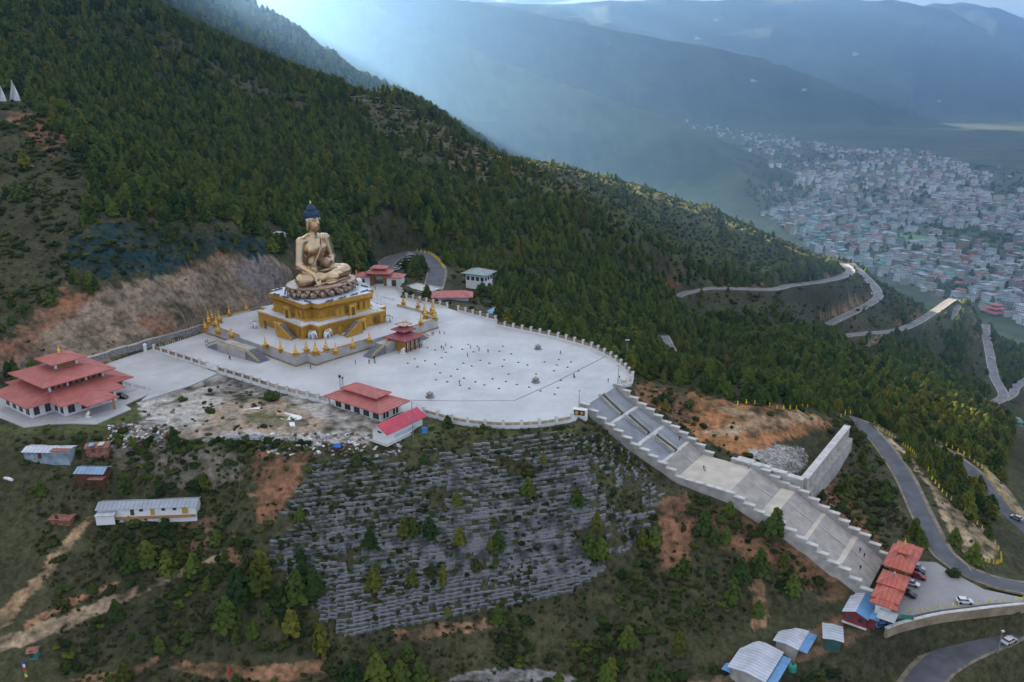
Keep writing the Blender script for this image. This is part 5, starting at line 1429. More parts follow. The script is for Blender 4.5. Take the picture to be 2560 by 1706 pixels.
# retaining wall below the car park
lw = thing('lot_retaining_wall', 'curved pale retaining wall below the car park edge', 'wall')
L_ = resample([atz(u, v, -34) for u, v in ((2215, 1572), (2245, 1560), (2290, 1548), (2346, 1535), (2435, 1524), (2500, 1516), (2600, 1506))], 5)
for a, c in zip(L_[:-1], L_[1:]):
    m = (a + c) / 2; ang = math.atan2(c.y - a.y, c.x - a.x)
    MB().box(m.x, m.y, -36.7, (c - a).length - .02, .7, 2.75, ang).build('wall_bay', mat('ochre_concrete', (.24, .19, .125), .9, var=.25, vscale=.3), lw)
    MB().box(m.x, m.y, -33.93, (c - a).length, .9, .22, ang).build('coping', M_CAP, lw)
# ------------------------------------------------------------------ trees and shrubs
L_PINE = leaf_mat('pine_needles', (.018, .052, .014), (.14, .185, .03))
L_PINEY = leaf_mat('yellow_green_needles', (.036, .058, .012), (.20, .20, .03))
L_BUSH = leaf_mat('shrub_leaves', (.014, .038, .010), (.10, .13, .028))
L_FRESH = leaf_mat('fresh_leaves', (.04, .07, .012), (.16, .19, .03))
def leaf_quad(vs, fs, c, nrm, w, h, rng):
    n = Vector(nrm).normalized(); t = n.cross(Vector((rng.uniform(-1, 1), rng.uniform(-1, 1), rng.uniform(-.3, 1)))).normalized(); b = n.cross(t)
    o = len(vs); c = Vector(c)
    vs += [c - t * w - b * h * .4, c + t * w * .9 - b * h * .5, c + t * w * .5 + b * h, c - t * w * .6 + b * h * .8]
    fs.append((o, o + 1, o + 2, o + 3))
def pine_crown(seed, wide=.30, n=110, low=.10):
    rng = random.Random(seed); vs = []; fs = []
    lean = (rng.uniform(-.04, .04), rng.uniform(-.04, .04))
    whorls = 11
    for w in range(whorls):
        z = low + (1 - low) * (w / whorls) ** .92; nb = max(4, int(9 * (1 - w / whorls) + 3))
        rad = wide * ((1 - z) ** .72) * rng.uniform(.8, 1.15) + .03; a0 = rng.uniform(0, 6.28)
        for k in range(nb):
            a = a0 + 6.283 * k / nb + rng.uniform(-.25, .25); rr = rad * rng.uniform(.6, 1.12)
            for q in range(2):
                f = rng.uniform(.35, 1.0) if q == 0 else 1.0
                c = (lean[0] * z + math.cos(a) * rr * f, lean[1] * z + math.sin(a) * rr * f, z + rng.uniform(-.025, .025) + .03 * f)
                s = (.075 + .04 * (1 - z)) * rng.uniform(.8, 1.3)
                leaf_quad(vs, fs, c, (math.cos(a) * .8 + rng.uniform(-.5, .5), math.sin(a) * .8 + rng.uniform(-.5, .5), .7 + rng.uniform(-.3, .5)), s, s * 1.1, rng)
    for k in range(6):
        a = rng.uniform(0, 6.28); leaf_quad(vs, fs, (lean[0], lean[1], .95 + .01 * k), (math.cos(a), math.sin(a), .3), .028, .05, rng)
    # dense inner foliage so that the sky does not show straight through
    m = MB(); m.add(vs, fs)
    m.lathe([(wide * .18, low + .04), (wide * .52, low + .10), (wide * .42, .45), (wide * .2, .75), (.01, .97)], 7)
    return m
def bush_crown(seed, n=70, flat=.75):
    rng = random.Random(seed); vs = []; fs = []
    lobes = [(rng.uniform(-.3, .3), rng.uniform(-.3, .3), rng.uniform(.25, .5), rng.uniform(.3, .5)) for _ in range(5)]
    for i in range(n):
        lx, ly, lz, lr = rng.choice(lobes)
        d = Vector((rng.gauss(0, 1), rng.gauss(0, 1), rng.gauss(.35, .8))).normalized()
        c = Vector((lx, ly, lz * flat)) + d * lr * rng.uniform(.75, 1.05); c.z = max(.02, c.z * flat + .05)
        s = rng.uniform(.09, .17); leaf_quad(vs, fs, c, d + Vector((rng.uniform(-.5, .5), rng.uniform(-.5, .5), rng.uniform(-.2, .6))), s, s, rng)
    m = MB(); m.add(vs, fs)
    for lx, ly, lz, lr in lobes: m.ball(lx, ly, lz * flat * .8 + .03, lr * .8, lr * .8, lr * .65 * flat, 6, 4)
    return m
L_DRY = leaf_mat('dry_grass_blades', (.035, .036, .014), (.16, .13, .06))
def tuft_crown(seed):
    rng = random.Random(seed); vs = []; fs = []
    for i in range(34):
        a = rng.uniform(0, 6.28); r0 = rng.uniform(0, .55); x, y = math.cos(a) * r0, math.sin(a) * r0; l = rng.uniform(.5, 1.0); t = rng.uniform(.1, .5); w = rng.uniform(.05, .12); b = rng.uniform(0, 6.28); o = len(vs)
        vs += [(x - math.cos(b) * w, y - math.sin(b) * w, -.1), (x + math.cos(b) * w, y + math.sin(b) * w, -.1), (x + math.cos(a) * t + math.cos(b) * w * .4, y + math.sin(a) * t + math.sin(b) * w * .4, l), (x + math.cos(a) * t - math.cos(b) * w * .4, y + math.sin(a) * t - math.sin(b) * w * .4, l)]
        fs.append((o, o + 1, o + 2, o + 3))
    return MB().add(vs, fs)
def tall_crown(seed):
    rng = random.Random(seed); vs = []; fs = []
    for i in range(150):
        z = rng.uniform(.12, 1); r = .17 * math.sin(min(1, (1.02 - z) * 1.5 + .12) * 1.57) * (1 + .25 * math.sin(z * 17 + seed))
        a = rng.uniform(0, 6.28); f = rng.uniform(.6, 1.05)
        s = rng.uniform(.035, .07); leaf_quad(vs, fs, (math.cos(a) * r * f, math.sin(a) * r * f, z), (math.cos(a), math.sin(a), rng.uniform(-.2, .8)), s, s * 1.3, rng)
    m = MB(); m.add(vs, fs); m.lathe([(.04, .1), (.09, .25), (.08, .6), (.01, .95)], 6); return m
CROWN = [pine_crown(1, .36).mesh('crown', L_PINE), pine_crown(2, .29).mesh('crown', L_PINE), pine_crown(3, .42, low=.05).mesh('crown', L_PINE), pine_crown(4, .35).mesh('crown', L_PINEY),
         bush_crown(5).mesh('crown', L_BUSH), bush_crown(6, 80, .9).mesh('crown', L_BUSH), bush_crown(7).mesh('crown', L_FRESH), tall_crown(8).mesh('crown', L_PINEY), tuft_crown(9).mesh('crown', L_DRY)]
TRUNK = MB().tube([(0, 0, -.08), (.005, 0, .3), (0, .005, .9)], [.022, .016, .004], 6).mesh('trunk', M_BARK)
TRUNKB = MB().tube([(0, 0, -.1), (.02, 0, .3)], [.04, .02], 5).mesh('stem', M_BARK)
ORD = ['leftmost', 'second from left', 'third from left', 'fourth from left', 'fifth from left', 'sixth from left', 'seventh from left', 'eighth from left', 'ninth from left', 'tenth from left']
def single_out(labels, where):
    """things that share a label are told apart by their order across the view"""
    by = {}
    for k, l in labels.items(): by.setdefault(l, []).append(k)
    for l, ks in by.items():
        if 1 < len(ks) <= 10:
            for n, k in enumerate(sorted(ks, key=lambda k: where[k][0])): labels[k] = l + (', %s of these' % ORD[n] if len(l.split()) < 12 else ', ' + ORD[n])
# region rules in the photograph (outline, keep share, kind) : last match wins
def dens(u, v, dep):
    """share of trees and of shrubs standing at a place"""
    n = u.shape[0]
    tr = np.full(n, .9); sb = np.full(n, .15)
    def put(poly, t, s, d0=0, d1=1e9):
        m = in_poly(u, v, poly) & (dep > d0) & (dep < d1)
        tr[m] = t; sb[m] = s
    # everything on the near slopes is scrub
    put([(-300, 1040), (700, 1100), (1000, 1090), (1460, 1040), (1700, 1200), (2100, 1480), (2700, 1500), (2700, 1900), (-300, 1900)], .05, .62, 0, 335)
    put([(-300, 255), (70, 255), (230, 420), (200, 600), (170, 700), (60, 780), (-300, 900)], .02, .55, 0, 460)
    put([(-300, 240), (60, 240), (60, 300), (-300, 300)], .0, .3, 0, 440)
    put([(170, 690), (185, 600), (250, 540), (430, 545), (520, 560), (650, 590), (700, 620), (660, 655), (560, 625), (400, 695), (300, 700)], .45, .35, 0, 440)
    put([(-300, 960), (-300, 880), (60, 815), (90, 765), (180, 760), (330, 695), (540, 630), (600, 625), (700, 645), (745, 680), (735, 780), (690, 780), (240, 915)], .0, .035, 0, 400)
    put([(870, 215), (1050, 275), (1260, 410), (1460, 440), (1500, 470), (1430, 520), (1250, 480), (1100, 440), (1000, 380), (850, 260)], .34, .5, 480, 1000)
    put([(1340, 395), (1400, 405), (1760, 505), (2100, 660), (1900, 690), (1740, 660), (1600, 600), (1450, 510), (1360, 470)], .40, .75, 480, 1000)
    put([(1430, 540), (1640, 590), (1800, 660), (1790, 720), (1600, 700), (1480, 640)], .35, .35, 480, 1000)
    put([(1780, 725), (2100, 700), (2200, 740), (2100, 790), (2050, 830), (1900, 830), (1800, 770)], .10, .45, 480, 1000)
    put([(2060, 690), (2200, 680), (2360, 760), (2250, 820), (2110, 840), (2060, 830), (2200, 760)], .12, .65, 560, 1100)
    # spur right of the stair
    put([(1560, 930), (1640, 950), (1740, 975), (1860, 1005), (2100, 1040), (2160, 1060), (2250, 1180), (2300, 1330), (2200, 1400), (2050, 1300), (1850, 1180), (1700, 1100), (1580, 1010)], .015, .33, 0, 420)
    put([(1730, 990), (1900, 1015), (2090, 1045), (2060, 1080), (2010, 1190), (1900, 1160), (1740, 1090)], .0, .05, 0, 420)
    put([(2080, 1100), (2140, 1080), (2200, 1180), (2290, 1330), (2210, 1330), (2130, 1250), (2060, 1200)], .10, .75, 0, 420)
    put([(2170, 1050), (2240, 1085), (2330, 1200), (2500, 1380), (2490, 1405), (2410, 1400), (2330, 1260), (2260, 1130)], .0, .02, 0, 420)
    put([(2290, 1120), (2390, 1160), (2480, 1260), (2560, 1340), (2560, 1400), (2500, 1370), (2400, 1270), (2330, 1180)], .25, .8, 0, 480)
    put([(2380, 1125), (2470, 1170), (2560, 1290), (2600, 1350), (2440, 1200)], .0, .1, 0, 480)
    put([(2430, 1120), (2560, 1180), (2700, 1320), (2560, 1310), (2500, 1210)], .8, .5, 0, 480)
    put([(2470, 1400), (2600, 1390), (2600, 1470), (2420, 1440)], .02, .5, 0, 480)
    # bare places on the lower slopes
    for pl_ in ([(350, 1000), (392, 988), (548, 930), (700, 975), (840, 1010), (1000, 1050), (1000, 1095), (900, 1120), (640, 1098), (420, 1108), (290, 1090)], [(1870, 1370), (1910, 1370), (1930, 1580), (1870, 1580)], [(1640, 1240), (1720, 1230), (1740, 1420), (1650, 1440)], [(0, 1530), (180, 1330), (230, 1285), (240, 1300), (90, 1480), (0, 1590)], [(0, 1590), (280, 1488), (560, 1382), (575, 1395), (300, 1512), (0, 1625)], [(420, 1640), (815, 1635), (810, 1700), (430, 1700)], [(1100, 1710), (1180, 1675), (1400, 1675), (1480, 1710)], [(2000, 1600), (2200, 1540), (2260, 1550), (2150, 1620), (1900, 1690), (1750, 1720), (1760, 1600), (1960, 1560)], [(630, 1130), (780, 1130), (760, 1200), (660, 1320), (620, 1260)]):
        put(pl_, .0, .16 if pl_[0][0] > 600 and pl_[0][1] > 1100 else .05, 0, 340)
    put([(-10, 1340), (120, 1340), (200, 1380), (90, 1470), (0, 1540)], .05, .85, 0, 300)
    put([(270, 1290), (470, 1290), (500, 1400), (440, 1430), (290, 1440)], .2, .95, 0, 300)
    put([(480, 1430), (640, 1360), (770, 1430), (830, 1600), (640, 1640), (520, 1560)], .18, .7, 0, 300)
    put([(820, 1620), (1080, 1600), (1100, 1706), (840, 1760)], .30, .8, 0, 300)
    put([(1480, 1330), (1640, 1300), (1640, 1420), (1500, 1480)], .10, .75, 0, 300)
    put([(1760, 1330), (1990, 1380), (2120, 1480), (2000, 1560), (1900, 1560), (1740, 1520)], .22, .85, 0, 300)
    put([(2130, 1600), (2300, 1560), (2560, 1530), (2560, 1560), (2340, 1640), (2290, 1706), (2000, 1760), (2020, 1660)], .12, .75, 0, 330)
    put([(0, 1060), (340, 1030), (300, 1090), (0, 1100)], .0, .12, 0, 330)
    put([(780, 1150), (1000, 1105), (1460, 1065), (1560, 1100), (1650, 1240), (1440, 1475), (1250, 1545), (860, 1595), (680, 1400), (685, 1300)], .05, .95, 0, 330)
    put([(1040, 1075), (1450, 1060), (1450, 1100), (1040, 1120)], .0, .55, 0, 330)
    put([(985, 700), (1040, 690), (1200, 735), (1340, 775), (1350, 820), (1240, 805), (1010, 752)], .03, .25, 0, 440)
    put([(1150, 690), (1240, 690), (1240, 735), (1150, 735)], .0, .2, 330, 470)
    return tr, sb
BLOCKS = [(o.location.x, o.location.y, 14) for o in COL.objects if o.type == 'EMPTY' and o.parent is None and o.get('category') in ('temple', 'building', 'house', 'shed', 'gatehouse', 'hut', 'carport')]
def keep_out(x, y, pad=1.0, tall=True):
    ok = np.ones(x.shape, bool)
    r = np.hypot(x, y)
    for nm, (w, pts) in ROADS.items():
        d, _ = poly_dist(x, y, pts); far_r = nm.startswith(('switch', 'valley', 'upper'))
        ok &= d > w / 2 + 1.2 + pad
        if far_r and tall:
            rm = np.array([math.hypot(p[0], p[1]) for p in pts]); d2, rr = poly_dist(x, y, [(p[0], p[1], math.hypot(p[0], p[1])) for p in pts])
            ok &= ~((r < rr) & (d2 < 24) & (NR.rand(len(x)) < .9))
    if tall:
        cd_, cx_ = poly_dist(x, y, [(p[0], p[1], math.hypot(p[0], p[1])) for p in CREST[8:]])
        ok &= ~((x > -10) & (cd_ < np.where(r > cx_, 60, 9)) & (NR.rand(len(x)) > .06))
    for poly, z, fade in FLATS: ok &= edge_dist(x, y, poly) > 1.5 + pad
    pp, qq = to_site(x, y)
    ok &= ~((pp > 60) & (pp < 106) & (qq > -70) & (qq < -40))
    ok &= ~((pp > 173) & (pp < 201) & (qq > 9) & (qq < 60) & (NR.rand(len(x)) > .15))
    ok &= ~((pp > 128) & (pp < 238) & (qq > -12) & (qq < 15))
    for bx, by, br in BLOCKS: ok &= np.hypot(x - bx, y - by) > (br if br < 10 else 9)
    return ok
def visible(x, y, z, top):
    """rough sight test against the ground along the same bearing"""
    az = np.degrees(np.arctan2(x, y)); r = np.hypot(x, y)
    keep = np.zeros(x.shape, bool)
    RR = np.exp(np.linspace(math.log(120), math.log(3200), 260)); AZ = np.arange(-34, 34.1, .5)
    gx = RR[:, None] * np.sin(np.radians(AZ))[None]; gy = RR[:, None] * np.cos(np.radians(AZ))[None]
    el = (ground(gx, gy, False) - CAM_H) / RR[:, None]
    cm = np.maximum.accumulate(el, 0)
    ai = np.clip(((az + 34) / .5).round().astype(int), 0, len(AZ) - 1); ri = np.clip(np.searchsorted(RR, r) - 3, 0, len(RR) - 1)
    return (z + top - CAM_H) / r > cm[ri, ai] - .004
def scatter(cell, r0, r1, az=33.6):
    xs = np.arange(-r1 * math.sin(math.radians(az)), r1 * math.sin(math.radians(az)), cell); ys = np.arange(r0 * .8, r1, cell)
    X, Y = np.meshgrid(xs, ys); X = X.ravel() + NR.uniform(-.48, .48, X.size) * cell; Y = Y.ravel() + NR.uniform(-.48, .48, Y.size) * cell
    r = np.hypot(X, Y); a = np.degrees(np.arctan2(X, Y)); m = (r > r0) & (r < r1) & (np.abs(a) < az)
    return X[m], Y[m]
def plant(cell, r0, r1, top):
    tall = top > 4
    x, y = scatter(cell, r0, r1)
    z = ground(x, y); u, v, dep = proj(x, y, z)
    inf = (u > -60) & (u < 2620) & (v > -90) & (v < 1780)
    x, y, z, u, v, dep = [a[inf] for a in (x, y, z, u, v, dep)]
    k = keep_out(x, y, 1.0, tall) & visible(x, y, z, top)
    return [a[k] for a in (x, y, z, u, v, dep)]
T = []   # x y z size variant kind(0 tree 1 shrub)
x, y, z, u, v, dep = plant(3.25, 150, 1150, 8)
tr, sb = dens(u, v, dep)
clump = np.clip(.85 + fbm(x / 26, y / 26, 3, 91) * 1.1, .25, 1.2)
R1 = NR.rand(len(x)); is_t = R1 < tr * clump
hh = (5.2 + 3.2 * NR.rand(len(x)) ** 1.5) * np.clip(1 + fbm(x / 60, y / 60, 2, 95) * .5, .7, 1.4)
hh = np.where(dep < 335, hh * .8, hh)
small = in_poly(u, v, [(170, 690), (185, 590), (250, 540), (430, 545), (700, 600), (660, 655), (400, 695)]) & (dep < 440)
hh = np.where(small, hh * .42, hh)
ridge_small = in_poly(u, v, [(870, 200), (1260, 380), (2110, 650), (1900, 700), (1450, 520), (850, 260)])
hh = np.where(ridge_small, hh * .62, hh)
hh *= np.where(NR.rand(len(x)) < .25, .62, 1.0)
vv_ = NR.choice([0, 1, 2, 3], len(x), p=[.32, .20, .30, .18])
warm = ((u > 2200) & (v > 1000) & (v < 1300)) | small | ridge_small
vv_ = np.where(warm & (NR.rand(len(x)) < .5), 3, vv_)
T.append(np.stack([x, y, z, hh, vv_, np.zeros(len(x))], 1)[is_t])
# shrubs
x, y, z, u, v, dep = plant(1.75, 140, 470, 3)
tr, sb = dens(u, v, dep)
cl = np.clip(.62 + fbm(x / 11, y / 11, 4, 101) * 1.9, .05, 1.4)
is_s = NR.rand(len(x)) < sb * cl
hs = (.8 + 2.2 * NR.rand(len(x)) ** 2.2)
gab_ = in_poly(u, v, [(780, 1150), (1000, 1105), (1460, 1065), (1560, 1100), (1650, 1240), (1440, 1475), (1250, 1545), (860, 1595), (680, 1400), (685, 1300)])
hs = np.where(gab_, .7 + hs * .3, hs)
vb = NR.choice([4, 5, 6], len(x), p=[.5, .35, .15])
T.append(np.stack([x, y, z, hs, vb, np.ones(len(x))], 1)[is_s])
x, y, z, u, v, dep = plant(1.25, 140, 330, 2)
tr, sb = dens(u, v, dep)
cl = np.clip(.55 + fbm(x / 8, y / 8, 3, 107) * 1.5, .05, 1)
is_s = NR.rand(len(x)) < np.clip(sb * 1.1, .05, .75) * cl
T.append(np.stack([x, y, z, .45 + .6 * NR.rand(len(x)), np.where(NR.rand(len(x)) < .72, 8, 4), np.ones(len(x))], 1)[is_s])
x, y, z, u, v, dep = plant(4.6, 470, 1000, 3)
tr, sb = dens(u, v, dep)
is_s = NR.rand(len(x)) < sb * 1.1
hs = (1.6 + 2.4 * NR.rand(len(x)) ** 2)
T.append(np.stack([x, y, z, hs, NR.choice([4, 5, 6], len(x), p=[.45, .35, .2]), np.ones(len(x))], 1)[is_s])
# woods on the second ridge
x, y, z, u, v, dep = plant(9.5, 1150, 2100, 12)
is_t = (NR.rand(len(x)) < np.clip(.8 + fbm(x / 120, y / 120, 3, 111) * 1.2, .15, 1)) & (z > -165)
T.append(np.stack([x, y, z, 10 + 7 * NR.rand(len(x)), NR.choice([0, 1, 2], len(x)), np.zeros(len(x))], 1)[is_t])
# yellow-green tufts and saplings, added along the ridge line to glow in backlight
cr_rows = []
for a, b in zip(CREST[5:-1], CREST[6:]):
    L = math.hypot(b[0] - a[0], b[1] - a[1])
    for k in range(int(L * 1.5)):
        f = RNG.random(); off = RNG.uniform(-5, 12); x_, y_ = a[0] + (b[0] - a[0]) * f, a[1] + (b[1] - a[1]) * f; rr_ = math.hypot(x_, y_)
        cr_rows.append((x_ * (1 + off / rr_), y_ * (1 + off / rr_), RNG.uniform(.7, 1.7) if RNG.random() < .93 else RNG.uniform(3, 7), 6 if RNG.random() < .6 else 3))
cr_rows = np.array(cr_rows)
T.append(np.concatenate([cr_rows[:, :2], ground(cr_rows[:, 0], cr_rows[:, 1])[:, None], cr_rows[:, 2:], np.where(cr_rows[:, 3] == 6, 1.0, 0.0)[:, None]], 1))
T = np.concatenate(T)
print('TREES', len(T), (T[:, 5] == 0).sum())
# the hand-placed trees that stand out
HERO = [(1935, 1335, 8.5, 0), (1760, 1330, 7, 1), (1500, 1390, 6, 2), (1635, 1360, 5.5, 0), (1850, 1450, 7, 0), (1900, 1430, 7.5, 2), (1830, 1500, 7, 1), (1980, 1480, 6, 0), (1960, 1420, 5, 3),
        (600, 1500, 9.5, 0), (640, 1480, 9.0, 3), (570, 1560, 8.5, 2), (655, 1440, 8.0, 3), (745, 1500, 9.0, 0), (790, 1490, 8.5, 1), (760, 1460, 7.5, 2), (805, 1645, 10.5, 7), (730, 1580, 7, 3), (925, 1360, 5, 2), (1010, 1340, 5.6, 3), (1075, 1340, 6, 0), (1150, 1360, 5.2, 3), (1245, 1370, 5.4, 2), (935, 1470, 6.5, 3), (1108, 1465, 6.5, 7), (1030, 1460, 4.5, 3), (1490, 1320, 5, 3), (750, 1300, 4.2, 0),
        (420, 1430, 7, 2), (370, 1410, 7.5, 0), (330, 1420, 6.5, 2), (455, 1400, 6, 3), (300, 1400, 6, 0), (880, 1706, 7, 2), (940, 1700, 8, 0), (1000, 1706, 7, 2), (1050, 1700, 6.5, 1),
        (1013, 745, 4.5, 2), (485, 1220, 4.5, 4), (513, 1220, 5.0, 3), (1080, 1440, 4, 3), (1190, 1425, 4, 3), (1320, 1190, 3.2, 4), (2380, 1440, 3.5, 5), (620, 1660, 1.3, 8), (1560, 1640, 1.3, 8)]
Q, ok = hit_many([h[0] for h in HERO], [h[1] for h in HERO], 150, 900, 400)
hero_rows = np.array([[q[0], q[1], q[2], h[2], h[3], 0.0 if h[3] < 4 or h[3] == 7 else 1.0] for q, h in zip(Q, HERO)])
T = np.concatenate([hero_rows, T]); hero_flag = np.zeros(len(T), bool); hero_flag[:len(hero_rows)] = True
u, v, dep = proj(T[:, 0], T[:, 1], T[:, 2])
size = T[:, 3] / dep * FPX
inframe = (u > 0) & (u < 2560) & (v > 0) & (v < 1740)
def place_name(u, v, d):
    if d > 480: return 'on the wooded hill across the gully' if u > 1150 else 'high on the hillside behind the statue'
    if v > 1040 or (v > 1000 and u < 700):
        if u < 640: return 'on the scrubby slope below the temple'
        if u < 900 and v > 1400: return 'at the left foot of the terraced slope'
        if 660 < u < 1660 and v < 1600: return 'growing out of the terraced stone rows'
        if u < 1500: return 'at the very bottom below the terraced slope'
        if u < 2120 and v > 1150: return 'on the slope below the great stair'
        if v > 1480: return 'between the car park wall and the bottom road'
        return 'between the two asphalt roads at the right'
    if u < 750: return 'on the hill above the cut bank'
    if u < 1150: return 'in the forest behind the plaza gate'
    return 'in the forest just beyond the curved balustrade'
tree_i = np.nonzero((T[:, 5] == 0) & inframe)[0]; tree_i = tree_i[np.argsort(-(size[tree_i] + 1000 * hero_flag[tree_i]))][:300]
bush_i = np.nonzero((T[:, 5] == 1) & inframe)[0]; bush_i = bush_i[np.argsort(-(size[bush_i] + 1000 * hero_flag[bush_i]))][:150]
LOOK = {0: 'dark green pine', 1: 'slim dark pine', 2: 'broad dark pine', 3: 'yellowish green pine', 4: 'dark rounded shrub', 5: 'bushy dark shrub', 6: 'fresh green shrub', 7: 'tall slender poplar like tree', 8: 'dry grass tuft'}
CROWN_OBJ = {}
lab_of = {}
for i in list(tree_i) + list(bush_i):
    V = int(T[i, 4]); pn = place_name(u[i], v[i], dep[i]); sz = size[i]
    big = ('small ' if sz < 26 else ('' if sz < 38 else 'tall ')) if V < 4 else ('big ' if sz > 24 and V != 7 else '')
    lab_of[i] = big + LOOK[V] + ' ' + pn
single_out(lab_of, {i: (u[i], v[i]) for i in lab_of})
for i in list(tree_i) + list(bush_i):
    X, Y, Z, S, V, K = T[i]; V = int(V); d = dep[i]
    nm = 'shrub' if V in (4, 5, 6) else 'grass_tuft' if V == 8 else ('slender_tree' if V == 7 else 'pine_tree')
    pn = place_name(u[i], v[i], d)
    t = thing(nm, lab_of[i], 'shrub' if nm == 'shrub' else 'grass' if V == 8 else 'tree', (X, Y, Z - .15), RNG.uniform(0, 6.28), ('shrubs ' if nm == 'shrub' else 'grass tufts ' if V == 8 else 'trees ') + pn, S)
    c = obj('foliage' if nm in ('shrub', 'grass_tuft') else 'crown', CROWN[V], t); CROWN_OBJ.setdefault(V, c)
    if V != 8: obj('stem' if nm == 'shrub' else 'trunk', TRUNKB if nm == 'shrub' else TRUNK, t)
rest = np.ones(len(T), bool); rest[tree_i] = False; rest[bush_i] = False
def forest(name, rows):
    me = bpy.data.meshes.new(name); me.vertices.add(len(rows)); me.vertices.foreach_set('co', rows[:, :3].astype(np.float32).ravel())
    for an, tp, vals in (('scl', 'FLOAT', rows[:, 3]), ('rz', 'FLOAT', NR.uniform(0, 6.28, len(rows))), ('wid', 'FLOAT', rows[:, 3] * NR.uniform(.75, 1.35, len(rows))), ('var', 'INT', rows[:, 4].astype(np.int32))):
        a = me.attributes.new(an, tp, 'POINT'); a.data.foreach_set('value', np.ascontiguousarray(vals.astype(np.int32 if tp == 'INT' else np.float32)))
    o = obj(name, me); o['kind'] = 'stuff'
    ng = bpy.data.node_groups.new(name + '_planting', 'GeometryNodeTree')
    ng.interface.new_socket('Geometry', in_out='INPUT', socket_type='NodeSocketGeometry'); ng.interface.new_socket('Geometry', in_out='OUTPUT', socket_type='NodeSocketGeometry')
    gi = ng.nodes.new('NodeGroupInput'); go = ng.nodes.new('NodeGroupOutput'); jn = ng.nodes.new('GeometryNodeJoinGeometry')
    def attr(n, t):
        a = ng.nodes.new('GeometryNodeInputNamedAttribute'); a.data_type = t; a.inputs['Name'].default_value = n; return a.outputs['Attribute']
    sc_ = attr('scl', 'FLOAT'); wd_ = attr('wid', 'FLOAT'); cs = ng.nodes.new('ShaderNodeCombineXYZ'); ng.links.new(wd_, cs.inputs['X']); ng.links.new(wd_, cs.inputs['Y']); ng.links.new(sc_, cs.inputs['Z']); sc = cs.outputs[0]; rz = attr('rz', 'FLOAT'); va = attr('var', 'INT')
    cx = ng.nodes.new('ShaderNodeCombineXYZ'); ng.links.new(rz, cx.inputs['Z'])
    for V in sorted(set(rows[:, 4].astype(int))):
        if V not in CROWN_OBJ: continue
        cmpn = ng.nodes.new('FunctionNodeCompare'); cmpn.data_type = 'INT'; cmpn.operation = 'EQUAL'
        ins = [s for s in cmpn.inputs if s.type == 'INT']; ng.links.new(va, ins[0]); ins[1].default_value = V
        oi = ng.nodes.new('GeometryNodeObjectInfo'); oi.inputs['Object'].default_value = CROWN_OBJ[V]; oi.inputs['As Instance'].default_value = True; oi.transform_space = 'ORIGINAL'
        ip = ng.nodes.new('GeometryNodeInstanceOnPoints')
        ng.links.new(gi.outputs[0], ip.inputs['Points']); ng.links.new(cmpn.outputs[0], ip.inputs['Selection']); ng.links.new(oi.outputs['Geometry'], ip.inputs['Instance'])
        ng.links.new(cx.outputs[0], ip.inputs['Rotation']); ng.links.new(sc, ip.inputs['Scale'])
        ng.links.new(ip.outputs[0], jn.inputs[0])
    ng.links.new(jn.outputs[0], go.inputs[0])
    md = o.modifiers.new('planting', 'NODES'); md.node_group = ng
    return o
tag(forest('forest', T[rest & (T[:, 5] == 0)]), 'dense pine forest covering the hills and gully', 'forest')
tag(forest('undergrowth', T[rest & (T[:, 5] == 1)]), 'low scrub and shrubs over the open slopes', 'shrubs')
# ------------------------------------------------------------------ terraced stone rows
M_GAB = mat('pale_weathered_gabion', (.22, .225, .23), .95, var=.3, vscale=.35, bump=.7, bscale=3, col2=(.075, .08, .08), ramp=(.42, .62))
TOPV = [(770, 1172), (800, 1156), (1000, 1118), (1250, 1096), (1420, 1084), (1480, 1082), (1540, 1100), (1600, 1160), (1660, 1240)]
BOTV = [(660, 1330), (690, 1420), (760, 1520), (830, 1592), (1000, 1580), (1200, 1546), (1400, 1485), (1450, 1465), (1560, 1360), (1640, 1300), (1660, 1260)]
GAB = [(782, 1160), (1000, 1115), (1250, 1093), (1430, 1080), (1500, 1085), (1560, 1110), (1655, 1235), (1640, 1300), (1560, 1380), (1450, 1470), (1300, 1520), (1100, 1565), (900, 1596), (835, 1592), (770, 1500), (685, 1400), (680, 1310), (770, 1190)]
tsl = thing('terraced_slope', 'broad slope of pale stone terrace rows overgrown with weeds below the plaza', 'terraced slope')
gmesh = []
for k in range(6):
    rr = random.Random(40 + k); b = MB()
    L = 2.5 + .25 * rr.random(); n = 5
    b.box(0, .1, -.7, L, .42, .95 + .12 * rr.random(), 0, .96)
    for i in range(n): b.box(-L / 2 + L * (i + .5) / n, -.22 + rr.uniform(-.08, .05), -.7 + rr.uniform(-.05, .05), L / n * .9, .22, .7 + rr.uniform(0, .3), rr.uniform(-.12, .12), .9)
    gmesh.append((b, b.mesh('gabion_block', M_GAB)))
gu, gv, grow = [], [], []
NROW = 41
for k in range(NROW):
    f = k / (NROW - 1)
    u = 665.0
    while u < 1665:
        v0 = 1166 - (u - 780) * .135; v1 = 1598 - (u - 830) * .20
        v = v0 + (v1 - v0) * (f ** .95) + 2.0 * math.sin(u / 83 + k * .3) + 1.2 * math.sin(u / 31 + k * 1.7)
        if bool(in_poly(np.array([u]), np.array([v]), GAB)[0]):
            gu.append(u); gv.append(v); grow.append(k)
        u += 20.0 + 2 * RNG.random()
Q, ok = hit_many(gu, gv, 190, 275, 90)
GAPN = fbm(Q[:, 0] / 7, Q[:, 1] / 7, 3, 131)
E1 = ground(Q[:, 0] + 1.2, Q[:, 1], False) - ground(Q[:, 0] - 1.2, Q[:, 1], False); E2 = ground(Q[:, 0], Q[:, 1] + 1.2, False) - ground(Q[:, 0], Q[:, 1] - 1.2, False)
gx = []
